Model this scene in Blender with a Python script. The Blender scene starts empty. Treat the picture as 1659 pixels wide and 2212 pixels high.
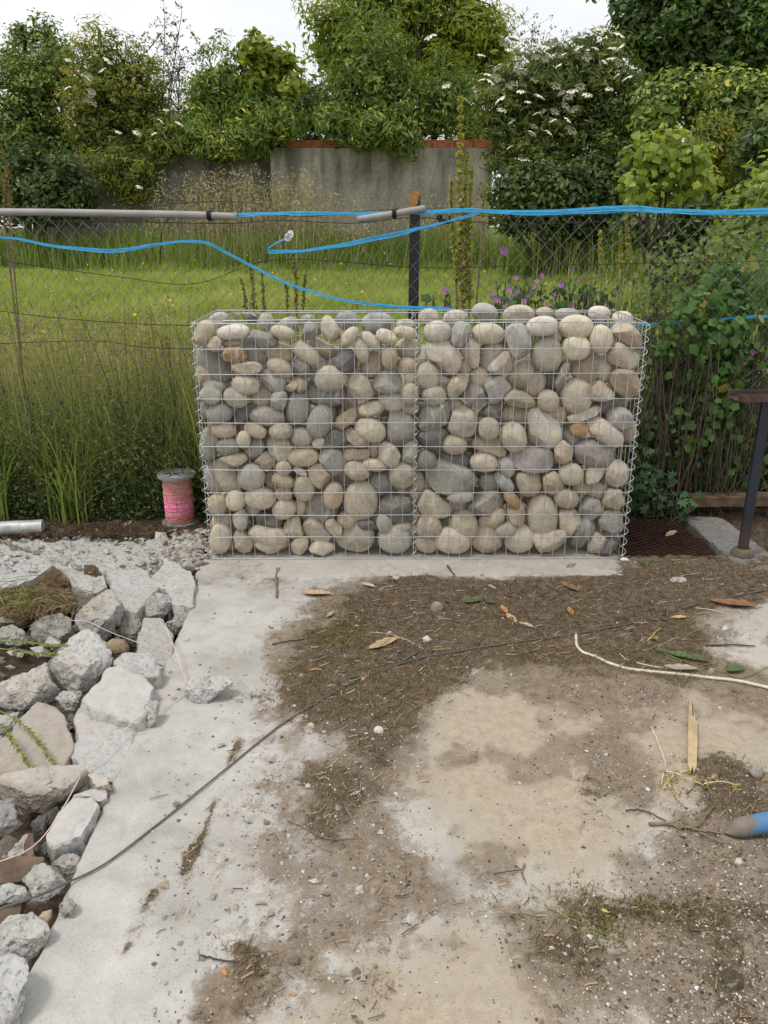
import bpy, math, random
import numpy as np

# ------------------------------------------------------------------ camera, sky, sun, exposure
scene = bpy.context.scene
COL = scene.collection
PITCH = math.radians(19.7)
CAM_H = 1.352
FPX, PW, PH = 1725.0, 1659.0, 2212.0          # survey focal length / sheet size used for the tape measurements below
cam_d = bpy.data.cameras.new("camera")
cam = bpy.data.objects.new("camera", cam_d)
COL.objects.link(cam)
cam.location = (0, 0, CAM_H)
cam.rotation_euler = (math.radians(90) - PITCH, math.radians(0.1), 0)
cam_d.sensor_fit = 'VERTICAL'
cam_d.sensor_height = 36.0
cam_d.sensor_width = 27.0
cam_d.lens = 36.0 * FPX / PH
cam_d.clip_start = 0.05
cam_d.clip_end = 2000
scene.camera = cam

SUN_EL, SUN_AZ = 63.0, 245.0                   # azimuth clockwise from +Y
world = bpy.data.worlds.new("World")
scene.world = world
world.use_nodes = True
wn, wl = world.node_tree.nodes, world.node_tree.links
wn.clear()
w_out = wn.new('ShaderNodeOutputWorld')
w_bg = wn.new('ShaderNodeBackground'); w_bg.inputs['Strength'].default_value = 0.10
w_sky = wn.new('ShaderNodeTexSky'); w_sky.sky_type = 'NISHITA'; w_sky.sun_disc = False
w_sky.sun_elevation = math.radians(SUN_EL); w_sky.sun_rotation = math.radians(SUN_AZ)
w_tc = wn.new('ShaderNodeTexCoord')
w_map = wn.new('ShaderNodeMapping'); w_map.inputs['Scale'].default_value = (1.3, 1.3, 3.2)
w_noise = wn.new('ShaderNodeTexNoise'); w_noise.inputs['Scale'].default_value = 1.6
w_noise.inputs['Detail'].default_value = 6; w_noise.inputs['Roughness'].default_value = 0.55
w_ramp = wn.new('ShaderNodeValToRGB')
w_ramp.color_ramp.elements[0].position = 0.32; w_ramp.color_ramp.elements[0].color = (6.8, 6.95, 7.15, 1)
w_ramp.color_ramp.elements[1].position = 0.66; w_ramp.color_ramp.elements[1].color = (8.4, 8.45, 8.5, 1)
w_mix = wn.new('ShaderNodeMix'); w_mix.data_type = 'RGBA'; w_mix.inputs['Factor'].default_value = 0.93
wl.new(w_tc.outputs['Generated'], w_map.inputs['Vector'])
wl.new(w_map.outputs['Vector'], w_noise.inputs['Vector'])
wl.new(w_noise.outputs['Fac'], w_ramp.inputs['Fac'])
wl.new(w_sky.outputs['Color'], w_mix.inputs['A'])
wl.new(w_ramp.outputs['Color'], w_mix.inputs['B'])
wl.new(w_mix.outputs['Result'], w_bg.inputs['Color'])
wl.new(w_bg.outputs['Background'], w_out.inputs['Surface'])

sun_d = bpy.data.lights.new("sun", 'SUN')
sun_d.energy = 1.5
sun_d.angle = math.radians(14)
sun_d.color = (1.0, 0.955, 0.885)
sun = bpy.data.objects.new("sun", sun_d)
COL.objects.link(sun)
sun.rotation_euler = (math.radians(90 - SUN_EL), 0, math.radians(180 - SUN_AZ))
sun.location = (0, 0, 30)

scene.view_settings.view_transform = 'Standard'
scene.view_settings.look = 'None'
scene.view_settings.gamma = 1.0
scene.view_settings.exposure = 0.38
scene.view_settings.use_curve_mapping = False
scene.cycles.use_denoising = True
scene.cycles.max_bounces = 6
scene.cycles.diffuse_bounces = 3
scene.cycles.transparent_max_bounces = 4
scene.cycles.caustics_reflective = False
scene.cycles.caustics_refractive = False

RS = np.random.RandomState(7)
random.seed(7)

# ------------------------------------------------------------------ survey helpers (sheet measurement -> metres)
CP, SP = math.cos(PITCH), math.sin(PITCH)
def ray(px, py):
    dx = (px - PW / 2) / FPX; dy = -(py - PH / 2) / FPX
    return np.array([dx, CP + dy * SP, -SP + dy * CP])
def on_z(px, py, z=0.0):
    d = ray(px, py); t = (z - CAM_H) / d[2]
    return np.array([d[0] * t, d[1] * t, z])
def on_y(px, py, Y):
    d = ray(px, py); t = Y / d[1]
    return np.array([d[0] * t, Y, CAM_H + d[2] * t])
def metre_per_unit(Y, z):
    return (Y * CP + (CAM_H - z) * SP) / FPX

# ------------------------------------------------------------------ noise
def _hash(ix, iy, iz, seed):
    h = (ix * 374761393 + iy * 668265263 + iz * 2147483647 + seed * 1274126177) & 0xFFFFFFFF
    h = ((h ^ (h >> 13)) * 1274126177) & 0xFFFFFFFF
    h = (h ^ (h >> 16)) & 0xFFFFFFFF
    return h.astype(np.float64) / 4294967295.0
def vnoise(P, seed=0):
    P = np.asarray(P, float); I = np.floor(P).astype(np.int64); f = P - I
    f = f * f * (3 - 2 * f); r = 0
    for a in (0, 1):
        for b in (0, 1):
            for c in (0, 1):
                w = (f[:, 0] if a else 1 - f[:, 0]) * (f[:, 1] if b else 1 - f[:, 1]) * (f[:, 2] if c else 1 - f[:, 2])
                r = r + w * _hash(I[:, 0] + a, I[:, 1] + b, I[:, 2] + c, seed)
    return r * 2 - 1
def fbm(P, seed=0, octv=4, gain=0.5):
    P = np.asarray(P, float); a, s, t = 1.0, 0.0, 0.0
    for o in range(octv):
        s = s + a * vnoise(P * (2.03 ** o) + o * 17.3, seed + o); t += a; a *= gain
    return s / t
def fbm2(x, y, scale, seed=0, octv=4, gain=0.5):
    return fbm(np.stack([x * scale, y * scale, np.zeros_like(x)], 1), seed, octv, gain)
def smooth(a, b, x):
    t = np.clip((x - a) / (b - a), 0, 1)
    return t * t * (3 - 2 * t)

# ------------------------------------------------------------------ mesh helpers
def mesh_np(name, V, F, mat, smooth_sh=True, attrs=None):
    """V (n,3); F one (m,k) int array or a list of such arrays."""
    V = np.ascontiguousarray(V, dtype=np.float32)
    Fs = F if isinstance(F, list) else [F]
    Fs = [np.asarray(f, dtype=np.int32) for f in Fs if len(f)]
    me = bpy.data.meshes.new(name)
    me.vertices.add(len(V)); me.vertices.foreach_set("co", V.ravel())
    nl = sum(f.size for f in Fs); npl = sum(len(f) for f in Fs)
    me.loops.add(nl); me.loops.foreach_set("vertex_index", np.concatenate([f.ravel() for f in Fs]))
    tot = np.concatenate([np.full(len(f), f.shape[1], np.int32) for f in Fs])
    st = np.concatenate([[0], np.cumsum(tot)[:-1]]).astype(np.int32)
    me.polygons.add(npl); me.polygons.foreach_set("loop_start", st); me.polygons.foreach_set("loop_total", tot)
    me.polygons.foreach_set("use_smooth", np.full(npl, smooth_sh, dtype=bool))
    if attrs:
        for k, (dom, arr) in attrs.items():
            at = me.attributes.new(k, 'FLOAT', dom)
            at.data.foreach_set("value", np.ascontiguousarray(arr, dtype=np.float32))
    me.update(calc_edges=True)
    if mat: me.materials.append(mat)
    return me
def link(name, me, parent=None, loc=(0, 0, 0), color=None):
    o = bpy.data.objects.new(name, me); COL.objects.link(o); o.location = loc
    if parent is not None: o.parent = parent
    if color is not None: o.color = (color[0], color[1], color[2], 1)
    return o
def tag(o, label, cat=None, group=None, kind=None):
    if label: o["label"] = label
    if cat: o["category"] = cat
    if group: o["group"] = group
    if kind: o["kind"] = kind
    return o
def empty(name, loc, label, cat, group=None):
    o = bpy.data.objects.new(name, None); COL.objects.link(o); o.location = loc
    o.empty_display_size = 0.05
    return tag(o, label, cat, group)
def build(name, V, F, mat, parent=None, smooth_sh=True, attrs=None, origin=None, color=None):
    """origin: world point that becomes the object's origin; with a parent Empty V is given in world space too."""
    V = np.asarray(V, float)
    org = np.array(origin if origin is not None else (0, 0, 0), float)
    if parent is not None:
        base = np.array(parent.location); p = parent.parent
        while p is not None: base = base + np.array(p.location); p = p.parent
    else: base = np.zeros(3)
    me = mesh_np(name, V - org, F, mat, smooth_sh, attrs)
    return link(name, me, parent, tuple(org - base), color)

class Acc:
    """collects pieces of one object"""
    def __init__(s): s.V = []; s.F = {}; s.n = 0; s.A = {}
    def add(s, V, F, **att):
        V = np.asarray(V, float); F = np.asarray(F, int)
        s.V.append(V); s.F.setdefault(F.shape[1], []).append(F + s.n)
        for k, a in att.items(): s.A.setdefault(k, []).append(np.broadcast_to(a, (len(V),)))
        s.n += len(V)
    def get(s): return np.concatenate(s.V), [np.concatenate(f) for f in s.F.values()]
    def attrs(s): return {k: ('POINT', np.concatenate(v)) for k, v in s.A.items()}

def tube(pts, rad, sides=6, closed_ends=True):
    pts = np.asarray(pts, float); n = len(pts)
    rad = np.broadcast_to(np.asarray(rad, float), (n,))
    T = np.gradient(pts, axis=0); T /= np.linalg.norm(T, axis=1)[:, None] + 1e-12
    ref = np.array([0.13, 0.21, 1.0]) if abs(T[:, 2]).mean() < 0.8 else np.array([1.0, 0.17, 0.11])
    A = np.cross(T, ref); A /= np.linalg.norm(A, axis=1)[:, None] + 1e-12
    B = np.cross(T, A)
    th = np.arange(sides) * 2 * math.pi / sides
    V = pts[:, None, :] + rad[:, None, None] * (np.cos(th)[None, :, None] * A[:, None, :] + np.sin(th)[None, :, None] * B[:, None, :])
    V = V.reshape(-1, 3); F = []
    i = np.arange(n - 1)[:, None] * sides; j = np.arange(sides)[None, :]; j2 = (j + 1) % sides
    F = np.stack([i + j, i + j2, i + sides + j2, i + sides + j], -1).reshape(-1, 4)
    return V, F
def spline(pts, n=40):
    """Catmull-Rom through points"""
    P = np.asarray(pts, float); P = np.vstack([2 * P[0] - P[1], P, 2 * P[-1] - P[-2]])
    m = len(P) - 3; out = []
    per = max(2, int(n / m))
    for k in range(m):
        t = np.linspace(0, 1, per, endpoint=False)[:, None]
        a, b, c, d = P[k], P[k + 1], P[k + 2], P[k + 3]
        out.append(0.5 * (2 * b + (c - a) * t + (2 * a - 5 * b + 4 * c - d) * t ** 2 + (3 * b - a - 3 * c + d) * t ** 3))
    out.append(P[-2][None]); return np.concatenate(out)
def box(c, s, rz=0.0):
    V = np.array([[x, y, z] for x in (-.5, .5) for y in (-.5, .5) for z in (-.5, .5)]) * np.array(s)
    if rz: V = V @ np.array([[math.cos(rz), math.sin(rz), 0], [-math.sin(rz), math.cos(rz), 0], [0, 0, 1]])
    F = np.array([[0, 1, 3, 2], [4, 6, 7, 5], [0, 4, 5, 1], [2, 3, 7, 6], [0, 2, 6, 4], [1, 5, 7, 3]])
    return V + np.array(c), F
def lathe(prof, sides=32):
    """prof [(r,z)...] round the z axis"""
    P = np.asarray(prof, float); th = np.arange(sides) * 2 * math.pi / sides
    V = np.stack([P[:, None, 0] * np.cos(th), P[:, None, 0] * np.sin(th), np.repeat(P[:, 1][:, None], sides, 1)], -1).reshape(-1, 3)
    i = np.arange(len(P) - 1)[:, None] * sides; j = np.arange(sides)[None, :]; j2 = (j + 1) % sides
    return V, np.stack([i + j, i + j2, i + sides + j2, i + sides + j], -1).reshape(-1, 4)

def frames(Nrm, spin):
    """rotation matrices whose third column is Nrm"""
    N = Nrm / (np.linalg.norm(Nrm, axis=1)[:, None] + 1e-9)
    ref = np.where(np.abs(N[:, 2:3]) < 0.9, np.array([[0, 0, 1.0]]), np.array([[1.0, 0, 0]]))
    A = np.cross(ref, N); A /= np.linalg.norm(A, axis=1)[:, None] + 1e-9
    B = np.cross(N, A)
    c, s = np.cos(spin)[:, None], np.sin(spin)[:, None]
    return np.stack([A * c + B * s, -A * s + B * c, N], -1)
def scatter(tv, tf, pos, R, sc):
    """copies of a small template (tv,tf) at pos with rotation R and scale sc (n,) or (n,3)"""
    sc = np.asarray(sc, float)
    if sc.ndim == 1: sc = sc[:, None]
    X = tv[None, :, :] * (sc[:, None, :] if sc.shape[1] == 3 else sc[:, :, None])
    V = np.einsum('nij,nkj->nki', R, X) + pos[:, None, :]
    n, k = len(pos), len(tv)
    F = tf[None] + (np.arange(n) * k)[:, None, None]
    return V.reshape(-1, 3), F.reshape(-1, tf.shape[1])
def blades(pos, h, w, lean, az, curve=1.0, levels=4):
    """grass blades: curved tapering strips"""
    n = len(pos); t = np.linspace(0, 1, levels)[None, :, None]
    dirv = np.stack([np.cos(az), np.sin(az), np.zeros(n)], 1)[:, None, :]
    side = np.stack([-np.sin(az + 0.6), np.cos(az + 0.6), np.zeros(n)], 1)[:, None, :]
    up = np.array([0, 0, 1.0])[None, None, :]
    H = h[:, None, None]; L = lean[:, None, None]
    C = pos[:, None, :] + up * (H * (t - 0.35 * L * t ** 2)) + dirv * (H * L * t ** (1 + curve))
    W = w[:, None, None] * (1 - 0.85 * t) * 0.5
    V = np.stack([C - side * W, C + side * W], 2).reshape(-1, 3)
    i = (np.arange(n) * levels * 2)[:, None]; l = (np.arange(levels - 1) * 2)[None, :]
    b = i + l
    return V, np.stack([b, b + 1, b + 3, b + 2], -1).reshape(-1, 4)

# ------------------------------------------------------------------ materials
def new_mat(name):
    m = bpy.data.materials.new(name); m.use_nodes = True
    nt = m.node_tree; nt.nodes.clear()
    out = nt.nodes.new('ShaderNodeOutputMaterial')
    return m, nt.nodes, nt.links, out
class NB:
    """tiny node builder"""
    def __init__(s, name): s.m, s.n, s.l, s.out = new_mat(name)
    def node(s, t, **kw):
        n = s.n.new(t)
        for k, v in kw.items():
            if k in n.inputs.keys(): n.inputs[k].default_value = v
            else: setattr(n, k, v)
        return n
    def lk(s, a, b): s.l.new(a, b)
    def coord(s, which='Object', scale=None, rnd=False):
        o = s.n.new('ShaderNodeTexCoord').outputs[which]
        if rnd:
            oi = s.n.new('ShaderNodeObjectInfo'); ad = s.n.new('ShaderNodeVectorMath'); ad.operation = 'ADD'
            mu = s.n.new('ShaderNodeMath'); mu.operation = 'MULTIPLY'; mu.inputs[1].default_value = 37.0
            s.lk(oi.outputs['Random'], mu.inputs[0]); s.lk(o, ad.inputs[0]); s.lk(mu.outputs[0], ad.inputs[1]); o = ad.outputs[0]
        if scale is not None:
            mp = s.n.new('ShaderNodeMapping'); mp.inputs['Scale'].default_value = scale; s.lk(o, mp.inputs['Vector']); o = mp.outputs[0]
        return o
    def noise(s, vec, scale, detail=4, rough=0.55, dist=0.0):
        n = s.n.new('ShaderNodeTexNoise'); n.inputs['Scale'].default_value = scale; n.inputs['Detail'].default_value = detail
        n.inputs['Roughness'].default_value = rough; n.inputs['Distortion'].default_value = dist
        if vec is not None: s.lk(vec, n.inputs['Vector'])
        return n.outputs['Fac']
    def voro(s, vec, scale, feature='F1', out='Distance'):
        n = s.n.new('ShaderNodeTexVoronoi'); n.feature = feature; n.inputs['Scale'].default_value = scale
        if vec is not None: s.lk(vec, n.inputs['Vector'])
        return n.outputs[out]
    def ramp(s, fac, stops):
        n = s.n.new('ShaderNodeValToRGB'); cr = n.color_ramp
        while len(cr.elements) < len(stops): cr.elements.new(0.5)
        for e, (p, c) in zip(cr.elements, stops):
            e.position = p; e.color = (c[0], c[1], c[2], 1) if hasattr(c, '__len__') else (c, c, c, 1)
        s.lk(fac, n.inputs['Fac']); return n.outputs['Color']
    def mix(s, fac, a, b, mode='MIX'):
        n = s.n.new('ShaderNodeMix'); n.data_type = 'RGBA'; n.blend_type = mode
        for sock, v in ((n.inputs['Factor'], fac), (n.inputs['A'], a), (n.inputs['B'], b)):
            if hasattr(v, 'is_linked') or isinstance(v, bpy.types.NodeSocket): s.lk(v, sock)
            elif hasattr(v, '__len__'): sock.default_value = (v[0], v[1], v[2], 1)
            else: sock.default_value = v
        return n.outputs['Result']
    def math(s, op, a, b=None, clamp=False):
        n = s.n.new('ShaderNodeMath'); n.operation = op; n.use_clamp = clamp
        for sock, v in ((n.inputs[0], a), (n.inputs[1], b)):
            if v is None: continue
            if isinstance(v, bpy.types.NodeSocket): s.lk(v, sock)
            else: sock.default_value = v
        return n.outputs[0]
    def attr(s, name):
        n = s.n.new('ShaderNodeAttribute'); n.attribute_name = name; return n.outputs['Fac']
    def bump(s, h, strength=0.5, dist=0.01, prev=None):
        n = s.n.new('ShaderNodeBump'); n.inputs['Strength'].default_value = strength; n.inputs['Distance'].default_value = dist
        s.lk(h, n.inputs['Height'])
        if prev is not None: s.lk(prev, n.inputs['Normal'])
        return n.outputs['Normal']
    def principled(s, color, rough=0.8, metal=0.0, normal=None, spec=0.4):
        n = s.n.new('ShaderNodeBsdfPrincipled')
        for sock, v in ((n.inputs['Base Color'], color), (n.inputs['Roughness'], rough), (n.inputs['Metallic'], metal), (n.inputs['Specular IOR Level'], spec)):
            if isinstance(v, bpy.types.NodeSocket): s.lk(v, sock)
            elif hasattr(v, '__len__'): sock.default_value = (v[0], v[1], v[2], 1)
            else: sock.default_value = v
        if normal is not None: s.lk(normal, n.inputs['Normal'])
        s.lk(n.outputs[0], s.out.inputs['Surface']); return n

def simple(name, c, rough=0.7, metal=0.0, var=0.25, scale=30, bump=0.2, spec=0.4):
    b = NB(name); v = b.coord('Object', rnd=True)
    n = b.noise(v, scale, 5)
    col = b.ramp(n, [(0.3, [x * (1 - var) for x in c]), (0.7, [min(1, x * (1 + var)) for x in c])])
    b.principled(col, rough, metal, b.bump(n, bump, 0.004), spec); return b.m
def leaf_mat(name, stops, rough=0.45, transl=0.35, spec=0.4):
    """leaf colour runs along a ramp by each leaf's own random value"""
    b = NB(name)
    col = b.ramp(b.attr('rnd'), stops)
    p = b.n.new('ShaderNodeBsdfPrincipled'); b.lk(col, p.inputs['Base Color'])
    p.inputs['Roughness'].default_value = rough; p.inputs['Specular IOR Level'].default_value = spec
    t = b.n.new('ShaderNodeBsdfTranslucent')
    tc = b.mix(1.0, col, (1.25, 1.2, 0.55), 'MULTIPLY'); b.lk(tc, t.inputs['Color'])
    mx = b.n.new('ShaderNodeMixShader'); mx.inputs[0].default_value = transl
    b.lk(p.outputs[0], mx.inputs[1]); b.lk(t.outputs[0], mx.inputs[2]); b.lk(mx.outputs[0], b.out.inputs['Surface'])
    return b.m

# --- stone / concrete / ground materials
def make_stone_mat():
    b = NB("river_stone"); v = b.coord('Object', rnd=True)
    oi = b.n.new('ShaderNodeObjectInfo').outputs['Color']
    n1 = b.noise(v, 11, 5, 0.62, 0.6); n2 = b.noise(v, 85, 5, 0.7); n3 = b.noise(v, 26, 6, 0.66, 1.2)
    tone = b.ramp(n1, [(0.28, (0.66, 0.66, 0.68)), (0.46, (0.95, 0.95, 0.95)), (0.58, (1.04, 1.03, 1.0)), (0.74, (1.22, 1.16, 1.04))])
    c = b.mix(1.0, oi, tone, 'MULTIPLY')
    c = b.mix(1.0, c, b.ramp(n2, [(0.28, 0.55), (0.43, 0.95), (0.60, 1.04), (0.75, 1.35)]), 'MULTIPLY')
    st = b.ramp(n3, [(0.55, 0.0), (0.62, 1.0), (0.70, 0.4)])
    c = b.mix(b.math('MULTIPLY', st, 0.32), c, (0.56, 0.52, 0.44))
    dk = b.ramp(n3, [(0.30, 1.0), (0.40, 0.0)])
    c = b.mix(b.math('MULTIPLY', dk, 0.4), c, (0.16, 0.14, 0.115))
    vein = b.n.new('ShaderNodeTexWave'); vein.wave_type = 'BANDS'; vein.inputs['Scale'].default_value = 5.0; vein.inputs['Distortion'].default_value = 9.0; vein.inputs['Detail'].default_value = 3
    b.lk(v, vein.inputs['Vector'])
    rnd = b.n.new('ShaderNodeObjectInfo').outputs['Random']
    vm = b.math('MULTIPLY', b.ramp(vein.outputs['Fac'], [(0.90, 0.0), (0.97, 0.5)]), b.math('GREATER_THAN', rnd, 0.72))
    c = b.mix(vm, c, (0.62, 0.60, 0.55))
    sp = b.voro(v, 240)
    c = b.mix(b.ramp(sp, [(0.10, 0.6), (0.24, 0.0)]), c, (0.12, 0.11, 0.10))
    pit = b.ramp(b.voro(v, 130), [(0.08, 0.0), (0.22, 1.0)])
    h = b.mix(0.35, b.mix(0.5, n2, n3), pit)
    b.principled(c, 0.85, 0, b.bump(h, 0.85, 0.008), 0.2); return b.m
M_STONE = make_stone_mat()

def make_rubble_mat():
    b = NB("broken_concrete"); v = b.coord('Object', rnd=True)
    oi = b.n.new('ShaderNodeObjectInfo').outputs['Color']
    n1 = b.noise(v, 7, 5, 0.6); n2 = b.noise(v, 55, 6, 0.7); agg = b.voro(v, 62, 'F1', 'Color'); aggd = b.voro(v, 62)
    c = b.mix(1.0, oi, b.ramp(n2, [(0.3, 0.62), (0.5, 1.0), (0.75, 1.15)]), 'MULTIPLY')
    sep = b.n.new('ShaderNodeSeparateColor'); b.lk(agg, sep.inputs[0])
    am = b.math('MULTIPLY', b.ramp(sep.outputs[0], [(0.72, 0.0), (0.78, 0.42)]), b.ramp(aggd, [(0.35, 1.0), (0.45, 0.0)]))
    c = b.mix(am, c, b.ramp(sep.outputs[1], [(0.0, (0.17, 0.17, 0.175)), (0.5, (0.33, 0.30, 0.25)), (1.0, (0.58, 0.57, 0.54))]))
    soil = b.math('MULTIPLY', b.ramp(n1, [(0.50, 0.0), (0.66, 0.75)]), b.ramp(n2, [(0.3, 1.0), (0.65, 0.35)]))
    c = b.mix(soil, c, (0.33, 0.25, 0.155))
    top = b.attr('top')
    tcol = b.ramp(b.noise(v, 30, 6, 0.7), [(0.3, (0.36, 0.33, 0.29)), (0.5, (0.52, 0.49, 0.45)), (0.7, (0.60, 0.57, 0.53))])
    c = b.mix(b.math('MULTIPLY', top, 0.85), c, b.mix(0.5, tcol, oi))
    hole = b.ramp(b.voro(v, 60), [(0.08, 0.0), (0.26, 1.0)])
    h = b.mix(0.45, n2, hole)
    st = b.math('SUBTRACT', 1.0, b.math('MULTIPLY', top, 0.6))
    nb = b.n.new('ShaderNodeBump'); nb.inputs['Distance'].default_value = 0.012; b.lk(h, nb.inputs['Height']); b.lk(st, nb.inputs['Strength'])
    b.principled(c, 0.92, 0, nb.outputs['Normal'], 0.15); return b.m
M_RUBBLE = make_rubble_mat()

def make_slab_mat():
    """worn concrete with dusty sand, soil and moss lying on it; the layers come from the sheet's own attributes"""
    b = NB("worn_concrete_slab"); v = b.coord('Object')
    n1 = b.noise(v, 3.1, 6, 0.6, 0.4); n2 = b.noise(v, 34, 6, 0.7); n3 = b.noise(v, 160, 4, 0.7); n4 = b.noise(v, 11, 6, 0.65, 0.6)
    con = b.ramp(n4, [(0.25, (0.35, 0.332, 0.305)), (0.5, (0.445, 0.428, 0.398)), (0.75, (0.515, 0.497, 0.467))])
    con = b.mix(1.0, con, b.ramp(n3, [(0.28, 0.60), (0.42, 1.0), (0.7, 1.06)]), 'MULTIPLY')
    con = b.mix(1.0, con, b.ramp(n1, [(0.34, (0.80, 0.78, 0.75)), (0.52, (1.0, 1.0, 1.0)), (0.68, (1.07, 1.06, 1.05))]), 'MULTIPLY')
    pits = b.ramp(b.voro(v, 75), [(0.06, 0.45), (0.13, 1.0)])
    con = b.mix(1.0, con, pits, 'MULTIPLY')
    sand = b.ramp(n2, [(0.25, (0.29, 0.24, 0.175)), (0.55, (0.405, 0.345, 0.262)), (0.8, (0.47, 0.415, 0.335))])
    sand = b.mix(1.0, sand, b.ramp(n3, [(0.30, 0.66), (0.45, 1.0)]), 'MULTIPLY')
    dirt = b.ramp(n2, [(0.2, (0.10, 0.076, 0.055)), (0.45, (0.185, 0.145, 0.106)), (0.7, (0.29, 0.237, 0.182)), (0.85, (0.43, 0.375, 0.305))])
    dirt = b.mix(1.0, dirt, b.ramp(n3, [(0.30, 0.55), (0.46, 1.0), (0.72, 1.25)]), 'MULTIPLY')
    moss = b.ramp(n2, [(0.2, (0.055, 0.041, 0.029)), (0.5, (0.135, 0.103, 0.070)), (0.72, (0.225, 0.175, 0.122)), (0.88, (0.37, 0.31, 0.23))])
    moss = b.mix(1.0, moss, b.ramp(n3, [(0.30, 0.5), (0.5, 1.0), (0.72, 1.5)]), 'MULTIPLY')
    oliv = b.ramp(n3, [(0.25, (0.05, 0.045, 0.012)), (0.7, (0.17, 0.14, 0.045))])
    def edge(a, lo, hi, k=1.1):
        w = b.math('ADD', b.attr(a), b.math('MULTIPLY', b.math('SUBTRACT', n2, 0.5), k))
        w = b.math('ADD', w, b.math('MULTIPLY', b.math('SUBTRACT', n3, 0.5), 0.9))
        w = b.math('ADD', w, b.math('MULTIPLY', b.math('SUBTRACT', n4, 0.5), 0.7))
        return b.ramp(w, [(lo, 0.0), (hi, 1.0)])
    c = b.mix(edge('sand', 0.22, 0.85), con, sand)
    c = b.mix(edge('dirt', 0.30, 0.68), c, dirt)
    c = b.mix(edge('moss', 0.38, 0.60), c, moss)
    c = b.mix(b.math('MULTIPLY', edge('olive', 0.40, 0.9), 0.4), c, oliv)
    h = b.mix(0.5, n2, n3)
    st = b.math('ADD', 0.35, b.math('MULTIPLY', b.attr('moss'), 0.5))
    nb = b.n.new('ShaderNodeBump'); nb.inputs['Distance'].default_value = 0.008; b.lk(h, nb.inputs['Height']); b.lk(st, nb.inputs['Strength'])
    b.principled(c, 0.93, 0, nb.outputs['Normal'], 0.15); return b.m
M_SLAB = make_slab_mat()

def make_soil_mat():
    b = NB("soil_and_turf"); v = b.coord('Object')
    n2 = b.noise(v, 26, 6, 0.7); n3 = b.noise(v, 1.3, 5, 0.6); n4 = b.noise(v, 110, 4, 0.7)
    soil = b.ramp(n2, [(0.25, (0.035, 0.026, 0.018)), (0.55, (0.105, 0.080, 0.055)), (0.8, (0.21, 0.175, 0.135))])
    soil = b.mix(1.0, soil, b.ramp(n4, [(0.3, 0.6), (0.6, 1.1)]), 'MULTIPLY')
    turf = b.ramp(n3, [(0.3, (0.085, 0.12, 0.022)), (0.55, (0.15, 0.185, 0.04)), (0.75, (0.22, 0.22, 0.07))])
    c = b.mix(b.attr('turf'), soil, turf)
    b.principled(c, 0.95, 0, b.bump(n2, 0.6, 0.02), 0.1); return b.m
M_SOIL = make_soil_mat()

def make_wall_mat(name, c0, c1, c2):
    b = NB(name); v = b.coord('Object'); vs = b.coord('Object', (1.1, 1.1, 0.22))
    n1 = b.noise(v, 1.3, 6, 0.65); n2 = b.noise(v, 14, 5, 0.7); drip = b.noise(vs, 2.6, 5, 0.6)
    geo = b.n.new('ShaderNodeSeparateXYZ'); b.lk(v, geo.inputs[0])
    c = b.ramp(n1, [(0.3, c0), (0.5, c1), (0.72, c2)])
    c = b.mix(1.0, c, b.ramp(n2, [(0.3, 0.7), (0.6, 1.08)]), 'MULTIPLY')
    hgt = b.ramp(b.math('DIVIDE', geo.outputs[2], 2.3), [(0.45, 0.0), (0.95, 1.0)])     # damp runs from the coping
    dr = b.math('MULTIPLY', b.ramp(drip, [(0.42, 0.0), (0.6, 0.8)]), hgt)
    c = b.mix(b.math('MULTIPLY', dr, 0.8), c, (0.06, 0.056, 0.048))
    course = b.math('FRACT', b.math('DIVIDE', geo.outputs[2], 0.21))
    c = b.mix(b.math('MULTIPLY', b.ramp(course, [(0.0, 1.0), (0.07, 0.0)]), 0.25), c, (0.10, 0.095, 0.085))
    b.principled(c, 0.95, 0, b.bump(n2, 0.5, 0.02), 0.1); return b.m
M_WALL = make_wall_mat("rendered_block_wall", (0.29, 0.26, 0.21), (0.44, 0.405, 0.335), (0.55, 0.515, 0.44))
M_WALL_DARK = make_wall_mat("old_grey_wall", (0.13, 0.12, 0.105), (0.20, 0.187, 0.163), (0.27, 0.255, 0.225))

M_STEEL = simple("galvanised_wire", (0.58, 0.59, 0.60), 0.38, 0.75, 0.12, 40, 0.05, 0.5)
M_FENCEWIRE = simple("weathered_fence_wire", (0.27, 0.265, 0.26), 0.55, 0.4, 0.35, 60, 0.1)
M_RUSTWIRE = simple("rusty_wire", (0.060, 0.040, 0.032), 0.8, 0.2, 0.4, 60, 0.1)
M_BRICK = simple("terracotta", (0.36, 0.125, 0.065), 0.9, 0, 0.3, 9, 0.2, 0.15)
M_BARK = simple("bark", (0.075, 0.062, 0.048), 0.95, 0, 0.4, 18, 0.6, 0.1)
M_TWIG = simple("dry_twig", (0.22, 0.17, 0.115), 0.9, 0, 0.35, 40, 0.3, 0.1)
M_TWIG_DARK = simple("dark_twig", (0.085, 0.068, 0.052), 0.9, 0, 0.35, 40, 0.3, 0.1)
M_WOOD = simple("pale_split_wood", (0.46, 0.345, 0.205), 0.85, 0, 0.22, 25, 0.3, 0.15)
M_CABLE = simple("grey_steel_cable", (0.145, 0.135, 0.122), 0.7, 0.1, 0.3, 180, 0.4)
M_CORD = simple("dirty_white_cord", (0.62, 0.56, 0.44), 0.75, 0, 0.2, 60, 0.2)
M_PVC = simple("grey_conduit", (0.31, 0.295, 0.285), 0.55, 0, 0.12, 12, 0.05)
M_BLACK = simple("black_rubber", (0.012, 0.012, 0.013), 0.6, 0, 0.3, 30, 0.1)
M_CARDBOARD = simple("cardboard", (0.36, 0.26, 0.16), 0.9, 0, 0.2, 15, 0.2, 0.1)
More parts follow.
